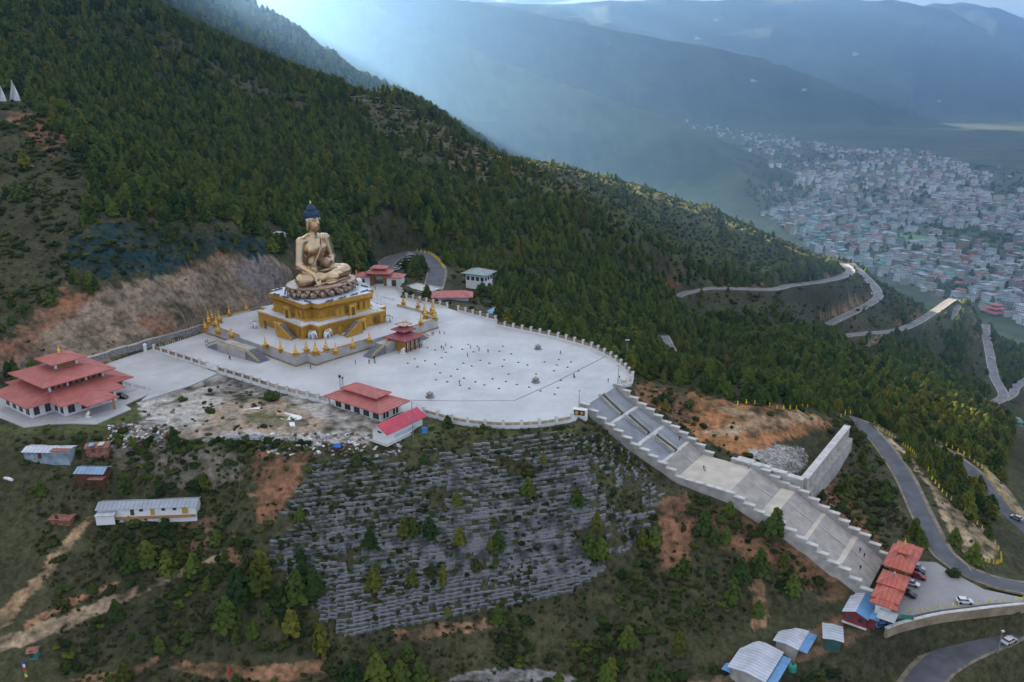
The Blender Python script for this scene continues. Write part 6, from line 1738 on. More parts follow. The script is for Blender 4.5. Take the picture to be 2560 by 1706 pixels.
for i, (p, k) in enumerate(zip(Q, grow)):
    if GAPN[i] > .2 + .25 * RNG.random() or RNG.random() < .06: continue
    gx.append((i, p, k))
gx.sort(key=lambda t: -gv[t[0]])
rest_b = MB()
for n, (i, p, k) in enumerate(gx):
    ang = math.atan2(-E1[i] / 2.4, max(.2, E2[i] / 2.4)) + RNG.uniform(-.08, .08)
    mb, me = gmesh[RNG.randrange(6)]
    if n < 300:
        obj('gabion_block', me, tsl, (p[0], p[1], p[2] + .1), ang)
    else:
        c, s = math.cos(ang), math.sin(ang)
        rest_b.add([(p[0] + x * c - y * s, p[1] + x * s + y * c, p[2] + .1 + z) for x, y, z in mb.v], mb.f)
rest_b.build('upper_rows', M_GAB, tsl)['kind'] = 'stuff'
# ------------------------------------------------------------------ rubble and stones
M_STONE2 = mat('pale_rubble', (.34, .33, .31), .9, var=.3, vscale=1)
rub = MB(); rub2 = MB()
uu = []; vv = []
for i in range(420):
    uu.append(RNG.uniform(1870, 2020)); vv.append(RNG.uniform(1108, 1190))
YP = [(1885, 1128), (1940, 1115), (2010, 1122), (2022, 1150), (1990, 1188), (1930, 1172), (1890, 1150)]
sel = in_poly(np.array(uu), np.array(vv), YP)
Q, ok = hit_many(np.array(uu)[sel], np.array(vv)[sel], 220, 330, 120)
for p in Q: rub.box(p[0], p[1], p[2] - .15, RNG.uniform(.3, 1.0), RNG.uniform(.3, .8), RNG.uniform(.3, .8), RNG.uniform(0, 3), .7)
tag(rub.build('rubble_heap', M_STONE2), 'heap of pale broken stones in the walled yard', 'rubble')['kind'] = 'stuff'
uu = np.array([RNG.uniform(650, 1000) for i in range(170)] + [RNG.uniform(270, 430) for i in range(150)]); vv = np.array([RNG.uniform(1085, 1140) for i in range(170)] + [RNG.uniform(1060, 1120) for i in range(150)])
Q, ok = hit_many(uu, vv, 200, 300, 120)
M_JUNK = [mat('scrap_grey', (.22, .23, .24), .8, var=.3), mat('scrap_pale', (.55, .54, .52), .7, var=.2), mat('scrap_brown', (.18, .11, .08), .85, var=.3)]
jb = [MB(), MB(), MB()]
for p in Q:
    jb[RNG.randrange(3)].box(p[0], p[1], p[2] - .05, RNG.uniform(.4, 2.0), RNG.uniform(.3, .9), RNG.uniform(.15, .6), RNG.uniform(0, 3))
for b, m, w in zip(jb, M_JUNK, ('grey', 'pale', 'brown')): tag(b.build('scrap_litter', m), 'scattered %s building scrap along the edge of the gravel yard' % w, 'scrap')['kind'] = 'stuff'
# ------------------------------------------------------------------ flat things on the gravel yard
def flat_sheet(name, label, cat, pts, z, m, h=.12):
    P = [atz(a, b_, z) for a, b_ in pts]; o = MB().prism([tuple(p[:2]) for p in P], z - .3, z + h).build(name, m); return tag(o, label, cat)
M_PATCH = mat('white_yard_patch', (.72, .70, .66), .9, var=.1)  # plain white colour for the flat patches on the yard
flat_sheet('white_patch', 'long white cement patch lying on the gravel yard', 'cement patch', [(590, 1028), (610, 1024), (655, 1018), (656, 1022), (620, 1033), (597, 1036)], -.15, M_PATCH)
flat_sheet('white_patch', 'broad broken white cement patch in the middle of the gravel yard', 'cement patch', [(680, 1031), (705, 1030), (735, 1037), (760, 1043), (750, 1050), (710, 1051), (690, 1043)], -.2, M_PATCH)
flat_sheet('white_patch', 'tiny white cement patch below the broad one', 'cement patch', [(722, 1057), (736, 1056), (738, 1066), (725, 1066)], -.2, M_PATCH)
tp = thing('blue_tarpaulin', 'crumpled blue tarpaulin at the edge of the gravel yard', 'tarpaulin', tuple(hit(838, 1118)))
b = MB()
for i in range(7): b.ball(RNG.uniform(-1.6, 1.6), RNG.uniform(-.8, .8), .2, RNG.uniform(.6, 1.1), RNG.uniform(.5, .9), RNG.uniform(.3, .7), 8, 5)
b.build('cover', mat('blue_tarp', (.02, .12, .42), .6, var=.2, vscale=2), tp)
bx_ = thing('blue_crate', 'small blue crate beside the crimson shed', 'crate', tuple(hit(1062, 1082)))
MB().box(0, 0, 0, 1.4, 1.4, 1.5).build('box', mat('blue_grey_plastic', (.05, .22, .42), .6), bx_); MB().box(0, 0, 1.5, 1.5, 1.5, .12).build('lid', MATS['blue_tarp'], bx_)
pile = thing('brick_stack', 'small stack of reddish boards at the left end of the yard', 'stack', tuple(hit(426, 1092)))
for k in range(4): MB().box(RNG.uniform(-.2, .2), 0, .35 * k, 2.8, 1.8, .3, RNG.uniform(-.2, .2)).build('board_layer', M_TINR, pile)
lumber = thing('sheet_stack', 'stack of white roofing sheets left of the gravel yard', 'stack', tuple(hit(390, 1048)))
for k in range(3): MB().box(RNG.uniform(-.4, .4), RNG.uniform(-.2, .2), .16 * k, 5.5, 1.6, .12, .15 * k).build('sheet', M_CAP, lumber)
ppile = thing('pipe_stack', 'bundle of grey pipes lying along the front of the yard', 'stack', tuple(hit(608, 1098)))
for k in range(6): MB().tube([(-5, -1 + k * .4, .25 + .3 * (k % 2)), (5, -1 + k * .4, .25 + .3 * (k % 2))], .2, 7).build('pipe', M_METAL, ppile)
# ------------------------------------------------------------------ shacks on the left slope
def shack(label, u, v, hx, hy, h, rise, rot, wall, m1, m2=None, name='shack', dz=0):
    q = hit(u, v); t = thing(name, label, 'shack', (q[0], q[1], q[2] + .3 + dz), rot)
    gable_walls(t, hy, hx, -2.5, h, rise, wall).rotation_euler.z = math.pi / 2
    for s in (-1, 1):
        a = [(-hx - .4, 0, h + rise + .05), (hx + .4, 0, h + rise + .05), (hx + .4, s * (hy + .6), h - rise * .6 / hy), (-hx - .4, s * (hy + .6), h - rise * .6 / hy)]
        f = [(0, 1, 2, 3), (7, 6, 5, 4), (0, 4, 5, 1), (1, 5, 6, 2), (2, 6, 7, 3), (3, 7, 4, 0)]
        if s > 0: f = f
        MB().add(a + [(x, y, z - .08) for x, y, z in a], f if s > 0 else [k[::-1] for k in f]).build('roof_sheet', m1 if s < 0 or m2 is None else m2, t)
    MB().box(-hx * .3, -hy - .05, .1, 1.0, .1, 1.9).build('door', M_WOOD, t)
    return t
sa = shack('long patched tin shack half silver half red above the path', 128, 1142, 6.6, 2.0, 2.4, .5, -.04, mat('blue_grey_boards', (.22, .27, .31), .8, var=.3), R_TIN)
MB().box(4.2, -1.35, 2.72, 5.4, 2.9, .08).build('red_roof_patch', M_TINR, sa)
sb_ = shack('low shack roofed with blue and orange sheets left of the pipes', 248, 1128, 3.0, 1.8, 1.8, .4, .15, M_TINR, M_TINR)
MB().box(-1.4, -1.2, 2.35, 1.4, 2.2, .06).build('blue_roof_patch', M_TINB, sb_); MB().box(1.2, -1.0, 2.36, 1.6, 2.4, .06).build('white_roof_patch', M_CAP, sb_)
sc_ = shack('blue roofed open shack on posts in the middle of the left slope', 236, 1198, 4.0, 2.0, 2.8, .7, -.05, M_WOOD, roof_mat('pale_blue_tin_roof', (.22, .34, .44)))
MB().box(2.6, -3.0, 1.6, 4.4, 2.6, .08).build('lean_to_roof', M_TINR, sc_)
for x in (-3.6, 0, 3.6): MB().box(x, -3.2, -2.0, .15, .15, 3.8).build('post', M_WOOD, sc_)
bk = shack('long low white barrack with grey tin roof and yellow doors', 376, 1280, 13.2, 2.3, 2.5, .8, .08, M_WHITE, roof_mat('dull_grey_tin_roof', (.30, .33, .36)))
for x, w in ((1.5, 1.1), (10, 1.0), (10.8, .5)): MB().box(x, -2.38, .05, w, .12, 2.0).build('door', mat('ochre_yellow_door', (.45, .27, .06), .6), bk)
for x in (-1.5, 4.5, 7.5): MB().box(x, -2.36, 1.2, 1.0, .1, .8).build('window', M_GLASS, bk)
MB().box(-10.6, -3.2, 1.5, 5.2, 3.2, .08).build('lean_to_roof', M_TIN, bk); MB().box(-10.6, -4.2, -1.5, 5.0, .1, 2.6).build('lean_to_wall', M_WHITE, bk)
MB().box(1, -2.45, -1.0, 24, .5, .7).build('ochre_footing', mat('ochre_earth_footing', (.36, .2, .08), .9), bk)
rp_ = shack('collapsed rust red tin hut beside the path junction', 158, 1300, 2.8, 1.3, .8, .25, -.1, M_TINR, M_TINR)
ol = shack('little shack with green wall near the bottom left corner', 86, 1642, 1.0, .8, 1.9, .3, .2, mat('teal_board', (.03, .19, .16), .6), M_TINR)
wr = thing('plastic_roll', 'white rolled plastic sheet lying on the left slope', 'roll', tuple(hit(22, 1202)), -.4)
MB().tube([(-1.7, 0, .4), (0, .1, .45), (1.7, 0, .4)], [.4, .5, .4], 8).build('roll', M_WHITE, wr, True)
# ------------------------------------------------------------------ prayer flags
def flag_cluster(label, u, v, n, wd, ht):
    q = hit(u, v); t = thing('prayer_flags', label, 'prayer flags', tuple(q))
    for k in range(n):
        x = (k - (n - 1) / 2) * wd / n
        MB().tube([(x, 0, -.5), (x * .1, 0, ht)], .08, 5).build('pole', M_METAL, t)
        vs = []; rows = 10
        for i in range(rows + 1):
            f = i / rows; z = ht * (.98 - .92 * f); w = .25 + (wd / n) * 1.15 * f
            for j in range(4): vs.append((x * f + w * j / 3 - w * .25, .25 * math.sin(j * 2 + f * 6 + k), z))
        MB().add(vs, [(i * 4 + j, i * 4 + j + 1, i * 4 + j + 5, i * 4 + j + 4) for i in range(rows) for j in range(3)]).build('banner', M_WHITE, t)
    return t
flag_cluster('tall white prayer banners fanned out on the hill at the left edge', 38, 256, 6, 5.5, 11)
flag_cluster('white prayer banners cut by the left frame edge', 4, 256, 5, 4.5, 11.5)
q = hit(64, 1700); t = thing('prayer_flags', 'single pole with blue white and yellow pennants at the bottom left', 'prayer flags', tuple(q))
MB().tube([(0, 0, -.5), (0, 0, 5.5)], .06, 5).build('pole', M_METAL, t)
for k, c in enumerate(((.02, .08, .4), (.7, .7, .7), (.5, .05, .04), (.03, .3, .1), (.7, .5, .05))): MB().box(.32, 0, 4.6 - k * .95, .6, .05, .9).build('pennant', mat('pennant_%d' % k, c, .8), t)
q = hit(572, 1704); t = thing('red_banner', 'upright red banner on a pole at the bottom edge', 'banner', tuple(q))
MB().tube([(0, 0, -.5), (0, 0, 4.2)], .05, 5).build('pole', M_METAL, t); MB().box(.3, 0, 1.2, .55, .05, 2.9).build('cloth', mat('red_cloth', (.55, .03, .03), .8), t)
# ------------------------------------------------------------------ lamp masts and poles
def mast(label, u, v, z, h, heads=2):
    p = atz(u, v, z) if z is not None else hit(u, v)
    t = thing('light_mast', label, 'light mast', (p[0], p[1], p[2] - .05))
    MB().lathe([(.16, 0), (.09, h)], 8).build('pole', M_METAL, t)
    for k in range(heads):
        MB().box((k - (heads - 1) / 2) * .9, -.2, h - .25, .7, .5, .35).build('lamp', M_CAP, t)
    MB().box(0, 0, h - .1, .9 * heads, .12, .12).build('crossarm', M_METAL, t)
    return t
mast('tall light mast behind the curved balustrade on the right', 1566, 903, -1.5, 8.5)
mast('thin mast rising from the stair head', 1544, 968, 0, 8)
mast('thin mast beside the corner block at the left stair head', 1447, 1035, -.3, 8, 1)
mast('grey pole standing right in front of the crimson shed', 1033, 1098, None, 12, 1)
mast('small lamp standing between the kiosk and the red shelter', 1245, 796, -3, 7, 1)
mast('slanting street light over the bottom road', 2494, 1634, None, 7, 1)
lt_ = thing('loudspeaker_tower', 'slim lattice tower with black loudspeakers behind the red roofed office', 'tower', tuple(atz(855, 981, 0)))
for x in (-.5, .5):
    for y in (-.3, .3): MB().tube([(x, y, 0), (x, y, 5.6)], .06, 5).build('upright', M_METAL, lt_)
for k in range(6): MB().box(0, 0, .8 * k + .5, 1.1, .7, .07).build('brace', M_METAL, lt_)
MB().box(-.4, -.2, 5.3, .7, .6, .8).build('loudspeaker', M_BLACK, lt_); MB().box(.5, -.2, 4.9, .5, .5, .6).build('loudspeaker', M_BLACK, lt_)
# ------------------------------------------------------------------ yellow marker posts
mp_post = MB().lathe([(.05, -.3), (.05, 1.6)], 5).mesh('post', M_METAL); mp_flag = MB().frustum(.26, .12, .35, .08, .06, 1.75).mesh('marker', M_YEL)
def post_line(px, step, label, group, z=None, h=1.0):
    P = [atz(a, b, c) if z is None else atz(a, b, z) for a, b, *r in px for c in (r or [0])]
    for i, p in enumerate(resample(P, step)):
        t = thing('yellow_marker_post', label, 'marker post', (p.x, p.y, gz(p.x, p.y)), RNG.uniform(0, 3), group, h * RNG.uniform(.85, 1.15))
        obj('post', mp_post, t); obj('marker', mp_flag, t)
def b8(x, y): return (1640 + x / 1.9457, 900 + y / 1.9457)
A = [(*b8(x, y), z) for x, y, z in ((920, 262, -25), (1050, 297, -27.5), (1120, 335, -28.5), (1195, 405, -29.5), (1245, 460, -30), (1290, 535, -31), (1340, 600, -31.5), (1400, 650, -32), (1480, 705, -33), (1560, 775, -34), (1640, 835, -35), (1688, 885, -35.5), (1692, 930, -36), (1655, 968, -36), (1575, 983, -35.6))]
post_line(A, 1.9, 'yellow marker in the long row round the sandy bend above the car park', 'yellow markers round the sandy bend')
B_ = [(*b8(x, y), z) for x, y, z in ((1330, 385, -44), (1460, 445, -46), (1540, 465, -46), (1600, 515, -47), (1620, 575, -48), (1680, 665, -50), (1740, 735, -51), (1800, 785, -52))]
post_line(B_, 2.3, 'yellow marker in the row beyond the lower road at the right edge', 'yellow markers beyond the lower road')
C_ = [(*b8(x, y), z) for x, y, z in ((400, 185, -6), (480, 200, -7.5), (600, 215, -10), (700, 230, -13), (820, 245, -18), (920, 260, -24))]
post_line(C_, 3.2, 'yellow marker along the forest edge above the red earth cutting', 'yellow markers along the red earth cutting')
D_ = [(2275, 1533, -33.5), (2346, 1520, -33.5), (2435, 1508, -33.5), (2556, 1500, -33.5)]
post_line(D_, 1.9, 'short yellow marker in the row along the car park edge', 'yellow markers along the car park', h=.7)
E_ = [(900 + 455 / 3.18, 600 + 90 / 3.18, 2.5), (900 + 560 / 3.18, 600 + 112 / 3.18, 2), (900 + 625 / 3.18, 600 + 175 / 3.18, 1), (900 + 665 / 3.18, 600 + 235 / 3.18, 0)]
post_line(E_, 3.0, 'yellow marker along the road bend behind the plaza gate', 'yellow markers behind the gate', h=1.4)
# ------------------------------------------------------------------ cars
def car_meshes(col, name):
    m = mat('car_paint_' + name, col, .25, metal=.2, var=.04, spec=.6)
    b = MB(); prof = [(-2.1, .35), (-2.15, .75), (-2.05, .98), (-1.2, 1.02), (1.0, 1.0), (1.75, .88), (2.1, .72), (2.12, .35)]
    vs = []
    for y, k in ((-.82, 1), (-.86, 1), (.86, 1), (.82, 1)):
        pass
    n = len(prof); rows = [(-.80, .0), (-.88, .04), (.88, .04), (.80, .0)]
    for y, e in rows:
        for x, z in prof: vs.append((x * (1 if abs(y) > .85 else 1), y, z))
    fs = []
    for r in range(3):
        for i in range(n - 1): fs.append((r * n + i, (r + 1) * n + i, (r + 1) * n + i + 1, r * n + i + 1))
        fs.append((r * n + n - 1, (r + 1) * n + n - 1, (r + 1) * n, r * n))
    fs.append(tuple(range(n - 1, -1, -1))); fs.append(tuple(3 * n + i for i in range(n)))
    b.add(vs, [f[::-1] for f in fs]); body = b.mesh('body', m)
    g = MB(); g.add([(-1.75, -.78, 1.0), (1.05, -.78, 1.0), (1.05, .78, 1.0), (-1.75, .78, 1.0), (-1.4, -.66, 1.5), (.35, -.66, 1.52), (.35, .66, 1.52), (-1.4, .66, 1.5)], [(0, 1, 5, 4), (1, 2, 6, 5), (2, 3, 7, 6), (3, 0, 4, 7)]); glass = g.mesh('windows', M_GLASS)
    r = MB(); r.add([(-1.45, -.69, 1.49), (.42, -.69, 1.5), (.42, .69, 1.5), (-1.45, .69, 1.49), (-1.3, -.58, 1.58), (.25, -.58, 1.58), (.25, .58, 1.58), (-1.3, .58, 1.58)], [(0, 1, 5, 4), (1, 2, 6, 5), (2, 3, 7, 6), (3, 0, 4, 7), (4, 5, 6, 7), (3, 2, 1, 0)])
    for x in (-.55,): r.box(x, -.74, 1.0, .1, .06, .5); r.box(x, .74, 1.0, .1, .06, .5)
    roof = r.mesh('roof', m)
    return body, glass, roof
wh = MB(); wh.tube([(0, -.12, 0), (0, .12, 0)], .34, 12); wheel_me = wh.mesh('wheel', M_BLACK)
hl = MB().box(0, 0, 0, .08, .3, .14).mesh('headlight', M_CAP)
CARS = {}
def car(label, p, rot, colour, scale=1.0, group=None):
    cols = {'white': (.62, .63, .64), 'silver': (.36, .38, .40), 'black': (.015, .016, .018), 'red': (.30, .03, .03), 'blue': (.06, .16, .34), 'dark grey': (.07, .075, .08)}
    if colour not in CARS: CARS[colour] = car_meshes(cols[colour], colour.replace(' ', '_'))
    b, g, r = CARS[colour]
    t = thing('parked_car' if 'park' in label or 'row' in label else 'car', label, 'car', p, rot, group, scale)
    obj('body', b, t); obj('windows', g, t); obj('roof', r, t)
    for x in (-1.3, 1.3):
        for y in (-.8, .8): obj('wheel', wheel_me, t, (x, y, .34))
    for y in (-.6, .6): obj('headlight', hl, t, (2.09, y, .66))
    return t
def z7(x, y): return (1900 + x / 3.365, 1240 + y / 3.365)
for (x, y), c, rt, lab in [((1320, 615), 'silver', 0, 'silver car parked furthest up the lot beside the gatehouse'), ((1322, 645), 'black', .05, 'black car parked between the silver and the red car'), ((1328, 690), 'red', 0, 'dark red car parked beside the gatehouse'), ((1272, 748), 'white', -.05, 'white car parked against the middle of the gatehouse'), ((1247, 838), 'black', -.15, 'black car parked against the lower end of the gatehouse'),
                            ((1048, 988), 'dark grey', -.1, 'dark grey car parked under the carport edge'), ((1040, 1075), 'blue', .75, 'pale blue car parked on the dirt beside the green gate'), ((1718, 900), 'white', .5, 'white car parked alone near the lot railing')]:
    p = atz(*z7(x, y), -33.5 if x > 1050 else -34.5)
    zz = -33.5 if x > 1050 else gz(p[0], p[1]) + .02
    car(lab, (p[0], p[1], zz + .02), SITE_ROT + rt, c)
p = atz(2540, 1300, -52); car('dark car with pale roof climbing the lower road at the right edge', (p[0], p[1], -51.7), math.radians(125), 'silver')
p = atz(2522, 1608, -42); car('white van like car driving on the bottom right road', (p[0], p[1], gz(p[0], p[1]) + .3), math.radians(28), 'white', 1.08)
for k, (u, v, z, r_, c, lab) in enumerate([(2163, 768, -114, 30, 'silver', 'tiny silver car on the middle switchback'), (2145, 776, -115, 30, 'black', 'tiny black car on the middle switchback'), (2476, 898, -168.5, 100, 'white', 'tiny white car on the valley road at the right'), (2178, 736, -109, 80, 'white', 'tiny white car at the outer bend of the switchback'), (2290, 808, -136, 30, 'white', 'tiny white car on the lowest switchback road')]):
    p = atz(u, v, z); car(lab, (p[0], p[1], gz(p[0], p[1]) + .25), math.radians(r_), c, 1.15)
for k in range(8):
    u, v = 978 + k * 5.2, 674 - k * 4.6; p = atz(u, v, .6)
    car('%s car, %s from the gatehouse in the slanting row behind it' % (['white', 'silver', 'black', 'white', 'dark grey', 'white', 'silver', 'white'][k], ['first', 'second', 'third', 'fourth', 'fifth', 'sixth', 'seventh', 'eighth'][k]), (p[0] + 2.5, p[1], gz(p[0] + 2.5, p[1]) + .15), math.radians(25), ['white', 'silver', 'black', 'white', 'dark grey', 'white', 'silver', 'white'][k], 1.0, 'cars parked behind the plaza gate')
p = site(6.5, -92.5, 0); car('black car parked beside the temple steps', (p.x, p.y, .02), SITE_ROT + .3, 'black', 1.05)
# ------------------------------------------------------------------ people
def person_mesh(seed, sit=False):
    rr = random.Random(seed)
    bm = bmesh.new(); me = bpy.data.meshes.new('skeleton')
    st_ = rr.uniform(.08, .26)
    J = {'pel': (0, 0, .95), 'chest': (0, .02, 1.3), 'neck': (0, .02, 1.48), 'head': (0, .0, 1.60), 'top': (0, 0, 1.72),
         'hl': (-.1, 0, .9), 'kl': (-.11, -st_ * .6, .5), 'fl': (-.11, -st_, .06), 'tl': (-.11, -st_ - .16, .03), 'hr': (.1, 0, .9), 'kr': (.11, st_ * .3, .5), 'fr': (.11, st_, .07), 'tr': (.11, st_ - .15, .03),
         'sl': (-.2, .02, 1.42), 'el': (-.25, st_ * .3, 1.14), 'wl': (-.24, -.05 + st_ * .3, .88), 'sr': (.2, .02, 1.42), 'er': (.25, -st_ * .3, 1.14), 'wr': (.24, -.1 - st_ * .3, .9)}
    R = {'pel': .16, 'chest': .17, 'neck': .07, 'head': .105, 'top': .08, 'hl': .11, 'kl': .075, 'fl': .055, 'tl': .045, 'hr': .11, 'kr': .075, 'fr': .055, 'tr': .045, 'sl': .075, 'el': .055, 'wl': .045, 'sr': .075, 'er': .055, 'wr': .045}
    E = [('pel', 'chest'), ('chest', 'neck'), ('neck', 'head'), ('head', 'top'), ('pel', 'hl'), ('hl', 'kl'), ('kl', 'fl'), ('fl', 'tl'), ('pel', 'hr'), ('hr', 'kr'), ('kr', 'fr'), ('fr', 'tr'), ('chest', 'sl'), ('sl', 'el'), ('el', 'wl'), ('chest', 'sr'), ('sr', 'er'), ('er', 'wr')]
    vd = {k: bm.verts.new(p) for k, p in J.items()}
    for a, b in E: bm.edges.new((vd[a], vd[b]))
    bm.to_mesh(me); bm.free()
    o = bpy.data.objects.new('skeleton', me); COL.objects.link(o)
    o.modifiers.new('skin', 'SKIN'); o.modifiers.new('sub', 'SUBSURF').levels = 1
    sl = me.skin_vertices[0].data if me.skin_vertices else None
    if sl is None:
        bpy.context.view_layer.objects.active = o
        bpy.ops.mesh.customdata_skin_add(); sl = me.skin_vertices[0].data
    for i, k in enumerate(J): sl[i].radius = (R[k], R[k] * .8); sl[i].use_root = (k == 'pel')
    dg = bpy.context.evaluated_depsgraph_get(); out = bpy.data.meshes.new_from_object(o.evaluated_get(dg)); out.name = 'body'
    bpy.data.objects.remove(o)
    return out
try:
    PM = [person_mesh(k) for k in range(3)]
except Exception as ex:
    print('PERSON', ex); PM = []
CLOTH = [('dark', (.02, .02, .024)), ('red', (.22, .03, .03)), ('white', (.5, .5, .48)), ('blue', (.03, .06, .16)), ('maroon', (.12, .02, .025)), ('grey', (.14, .14, .15)), ('orange', (.45, .15, .03))]
SKIN = (.30, .17, .11)
def cloth_mat(nm, c):
    key = 'clothes_' + nm
    if key in MATS: return MATS[key]
    m = mat(key, c, .85, var=.1); nt = m.node_tree; b = nt.nodes['Principled BSDF']
    tc = nt.nodes.new('ShaderNodeTexCoord'); sx = nt.nodes.new('ShaderNodeSeparateXYZ'); nt.links.new(tc.outputs['Object'], sx.inputs[0])
    r = nt.nodes.new('ShaderNodeValToRGB'); r.color_ramp.interpolation = 'CONSTANT'
    dv = nt.nodes.new('ShaderNodeMath'); dv.operation = 'DIVIDE'; dv.inputs[1].default_value = 1.8; nt.links.new(sx.outputs['Z'], dv.inputs[0]); nt.links.new(dv.outputs[0], r.inputs[0])
    e = r.color_ramp.elements; e[0].position = 0; e[0].color = (.015, .014, .014, 1); e[1].position = .045; e[1].color = (.03, .03, .038, 1)
    for pos, cc in ((.53, c), (.825, SKIN), (.90, (.012, .01, .009))):
        x = e.new(pos); x.color = (*cc, 1)
    nt.links.new(r.outputs[0], b.inputs['Base Color'])
    return m
PCACHE = {}
def person(label, p, rot, k, c):
    if not PM: return
    nm, col = CLOTH[c]; key = (k, c)
    if key not in PCACHE:
        m = PM[k].copy(); m.materials.clear(); m.materials.append(cloth_mat(nm, col)); m.polygons.foreach_set('use_smooth', [True] * len(m.polygons)); PCACHE[key] = m
    o = obj('person', PCACHE[key], None, p, rot); o['label'] = label; o['category'] = 'person'; o['group'] = 'visitors about the site'
    return o
def z5(x, y): return (900 + x / 3.18, 600 + y / 3.18)
def z1(x, y): return (500 + x / 3.409, 480 + y / 3.409)
PPL = [(z5(573, 760), 0, 'left of a pair on the paving right of the pavilion'), (z5(584, 760), 5, 'right of a pair on the paving right of the pavilion'), (z5(634, 752), 3, 'walking alone far right of the pavilion'), (z5(670, 755), 2, 'furthest right of the walkers beyond the pavilion'), (z5(648, 872), 0, 'left of a pair in the middle of the plaza'), (z5(663, 878), 5, 'right of a pair in the middle of the plaza'), (z5(680, 848), 2, 'just behind a pair in mid plaza'), (z5(878, 868), 0, 'standing near the centre of the open plaza'), (z5(946, 886), 0, 'bending near the centre of the open plaza'), (z5(1018, 902), 4, 'right of the group on the open plaza'), (z5(855, 930), 0, 'crouching near the floor boxes'),
       (z5(1594, 912), 0, 'alone near the right rim of the plaza'), (z5(1700, 1098), 5, 'alone near the stair end of the plaza'), (z5(1972, 1136), 0, 'standing at the stair head'), (z5(790, 1150), 0, 'walking alone across the front of the plaza'), (z5(2062, 1112), 5, 'at the white posts beside the stair head'), (z5(72, 985), 0, 'left of three below the pavilion stairs'), (z5(112, 952), 1, 'middle of three below the pavilion stairs'), (z5(118, 982), 3, 'right of three below the pavilion stairs'), (z5(682, 538), 4, 'at the gap in the rear fence'), (z5(470, 498), 3, 'left of two beside the rear fence'), (z5(482, 500), 2, 'right of two beside the rear fence'),
       (z1(52, 1298), 0, 'left of two under the left wall of the terrace'), (z1(66, 1290), 5, 'right of two under the left wall of the terrace'), (z1(252, 1432), 0, 'left of two on the paving below the left terrace stairs'), (z1(260, 1435), 5, 'right of two on the paving below the left terrace stairs'), (z1(945, 1510), 0, 'alone just below the near corner of the terrace'), (z1(1325, 1470), 3, 'walking below the pavilion side of the terrace'), (z1(1442, 1468), 4, 'below the pavilion steps, nearest the wall'), (z1(1487, 1432), 0, 'close beside the pavilion stairs'), (z1(1490, 1460), 2, 'just below the visitor at the pavilion stairs'), (z1(1455, 805), 5, 'near the gatehouse opening'), (z1(1495, 838), 3, 'between the gatehouse and the plinth')]
for i, ((u, v), c, lab) in enumerate(PPL):
    p = atz(u, v, 0); person('person in %s clothes %s' % (CLOTH[c][0], lab), (p[0], p[1], .01), RNG.uniform(0, 6.28), i % 3 if PM else 0, c)
for (u, v), c, lab in [(z1(525, 1078), 3, 'left of a pair on the terrace behind the plinth'), (z1(540, 1068), 0, 'right of a pair on the terrace behind the plinth'), (z1(968, 1255), 0, 'at the near corner of the golden plinth'), (z1(1312, 1188), 2, 'beside the right door of the golden plinth')]:
    p = atz(u, v, POD_H); person('person in %s clothes %s' % (CLOTH[c][0], lab), (p[0], p[1], POD_H + .03), RNG.uniform(0, 6), 0, c)
for pp, qq, c, lab in [(170, 1, 0, 'standing on the large landing of the great stair'), (170.7, .4, 5, 'beside another on the large landing of the great stair'), (158, 9, 4, 'at the far side of the upper stair'), (181, 10, 2, 'at the far edge of the large landing'), (219, -2, 0, 'low on the bottom flight of the stair'), (217, 5, 3, 'upper of two on the bottom flight'), (218.4, 4.6, 1, 'lower of two on the bottom flight')]:
    s_ = site(pp, qq); person('person in %s clothes %s' % (CLOTH[c][0], lab), (s_.x, s_.y, float(stair_z(pp)) + .05), RNG.uniform(0, 6), 1, c)
# ------------------------------------------------------------------ small boxes and carved pots on the plaza floor
fb_l = MB().box(0, 0, 0, .8, .6, .2, 0, .9).mesh('box', M_METAL); fb_g = MB().box(0, 0, .2, .5, .35, .1).mesh('lens', M_BLACK)
k = 0
for i in range(-5, 9):
    for j in range(-4, 5):
        pp = 78 + i * 5.2 + (j % 2) * 2.2; qq = 6 + j * 6.2
        if ((pp - 88) / 38) ** 2 + ((qq - 4) / 26) ** 2 > 1 or RNG.random() < .45: continue
        s_ = site(pp + RNG.uniform(-.6, .6), qq + RNG.uniform(-.6, .6))
        t = thing('floor_light', 'tiny dark floor light set in the rows across the open plaza', 'floor light', (s_.x, s_.y, .005), SITE_ROT, 'floor lights in rows on the plaza', .95); obj('box', fb_l, t); obj('lens', fb_g, t)
for (u, v), lab in ((z5(1415, 868), 'far right of the plaza near the balustrade'), (z5(1397, 1132), 'right of the floor seam end'), (z5(556, 1250), 'on the near front of the plaza')):
    p = atz(u, v, 0); t = thing('stone_urn', 'low carved stone incense pot ' + lab, 'pot', (p[0], p[1], .01))
    MB().lathe([(1.5, 0), (1.5, .25), (.7, .35), (.6, .6), (1.1, 1.0), (1.2, 1.35), (.95, 1.4)], 16).build('bowl', M_STONE, t, True)
    MB().lathe([(.9, 1.35), (.6, 1.7), (.15, 1.9), (.2, 2.1), (.03, 2.2)], 12).build('lid', M_CONC, t, True)
